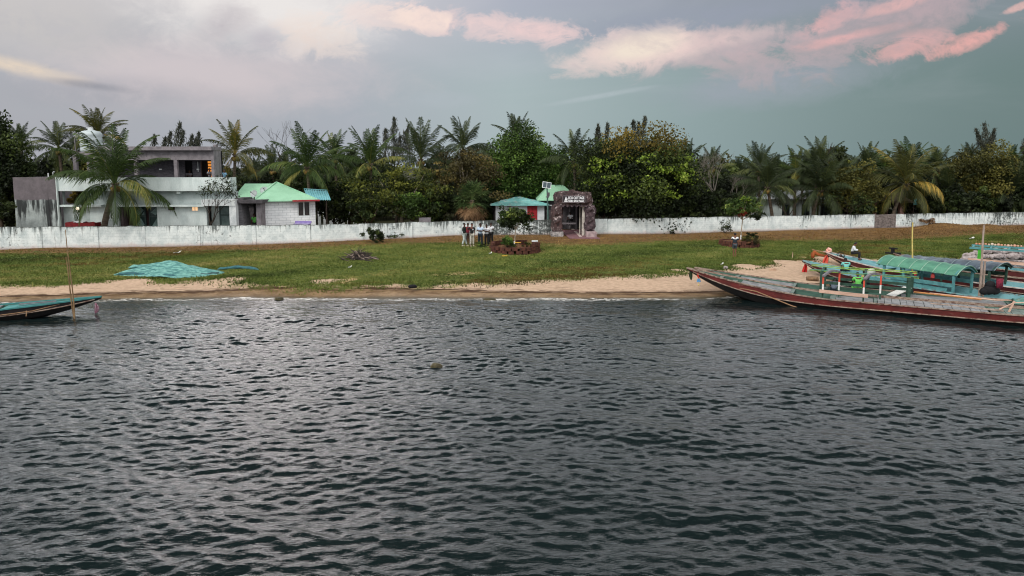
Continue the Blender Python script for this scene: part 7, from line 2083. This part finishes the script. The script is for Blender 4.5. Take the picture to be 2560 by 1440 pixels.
mb = MB(); mb.ball((c.x, c.y + .3, c.z + .0), .6, 12, 0, (1.05, .6, .42)); mb.build('root_mass', flat('dark_roots', lin((46, 40, 38)), .95), t, True)
# log, rocks, litter
c = gp(2030, 702); mb = MB().tube([(c.x - .32, c.y + .08, c.z + .13), (c.x + .02, c.y, c.z + .14), (c.x + .36, c.y - .08, c.z + .13)], [.13, .15, .13], 10)
solo(mb, 'log', pm('sand_log', lin((140, 112, 84)), lin((98, 78, 60)), 7, .9, .6), 'short thick log lying on the sand below the red flag', 'log', c)
def rock(name, label, x, y, z, sx, sy, sz, mat, seed, group=None):
    bm = bmesh.new(); bmesh.ops.create_icosphere(bm, subdivisions=2, radius=1); rg = random.Random(seed)
    for v in bm.verts:
        k = 1 + rg.uniform(-.16, .12); v.co = Vector((v.co.x * sx * k, v.co.y * sy * k, v.co.z * sz * k))
    me = bpy.data.meshes.new(name); bm.to_mesh(me); bm.free(); me.materials.append(mat)
    o = link(name, me); o.location = (x, y, z); return tag(o, label, 'rock', group)
WROCK = pm('wet_mossy_rock', lin((84, 76, 48)), lin((52, 48, 34)), 8, .5, .8); PROCK = pm('pale_boulder', lin((176, 166, 164)), lin((124, 114, 112)), 3, .9, .6, c3=lin((90, 82, 80)), t3=.66)
p = atz(1090, 917, 0); rock('rock', 'mossy brown rock breaking the water surface far from shore', p.x, p.y, -.02, .24, .18, .16, WROCK, 1)
p = atz(698, 749, 0); rock('rock', 'small rock with a white foam cap at the water edge, left one', p.x, p.y, .02, .26, .2, .13, WROCK, 2)
p = atz(1223, 749, 0); rock('rock', 'flat dark rock at the water edge in the middle of the beach', p.x, p.y, 0., .36, .2, .1, WROCK, 3)
p = gp(1031, 717); rock('debris_lump', 'black lump of debris lying on the dry sand', p.x, p.y, p.z + .02, .26, .14, .12, DARKIN, 4)
p = gp(1814, 671); rock('rock', 'pale rounded stone on the grass behind the nearest bow', p.x, p.y, p.z + .05, .15, .12, .13, PROCK, 5)
p = gp(1931, 675); rock('rock', 'pale sandy lump on the beach left of the red flag', p.x, p.y, p.z + .02, .26, .18, .12, pm('sand_lump', lin((192, 160, 136)), lin((150, 122, 100)), 6), 6)
rg = random.Random(8)
for i in range(48):
    r_ = i // 16; px_ = 2405 + (i % 16) * 11 + rg.uniform(-4, 4) + (6 if r_ == 1 else 0) + (14 if r_ == 2 else 0); py_ = 656 - r_ * 4
    if px_ > 2580: continue
    p = gp(px_, py_); s_ = rg.uniform(.17, .3); zz_ = p.z + .05 + r_ * .26 * min(1, (px_ - 2395) / 60)
    rock('boulder', 'grey boulder in the heap of stones behind the flat teal roof frame', p.x, p.y, zz_, s_ * rg.uniform(1, 1.5), s_, s_ * rg.uniform(.7, 1.), PROCK, 100 + i, 'boulders heaped at the right shore').rotation_euler = (0, rg.uniform(-.4, .4), rg.uniform(0, 6))
rg = random.Random(10)
for i, (px_, py_, w_, l) in enumerate([(444, 634, .3, 'white folded sheet of litter on the lawn above the net heap'), (2429, 598, .22, 'white paper scrap on the lawn behind the right mooring pole'), (875, 671, .14, 'white scrap on the grass below the stick pile'), (1226, 636, .12, 'white scrap beside the laterite planter'), (1817, 729, .12, 'white shell-like scrap on the wet sand'), (1805, 663, .1, 'tiny white scrap on the grass above the nearest bow')]):
    p = gp(px_, py_); rows = [[(p.x + w_ * (i_ / 4 - .5) * 1.7, p.y + w_ * (j_ / 3 - .5) * .8, p.z + .05 + .05 * sin(i_ * 1.4 + j_) + .03 * i_) for j_ in range(4)] for i_ in range(5)]
    solo(MB().sheet(rows, .01), 'litter', WHT, l, 'litter', (p.x, p.y, p.z))
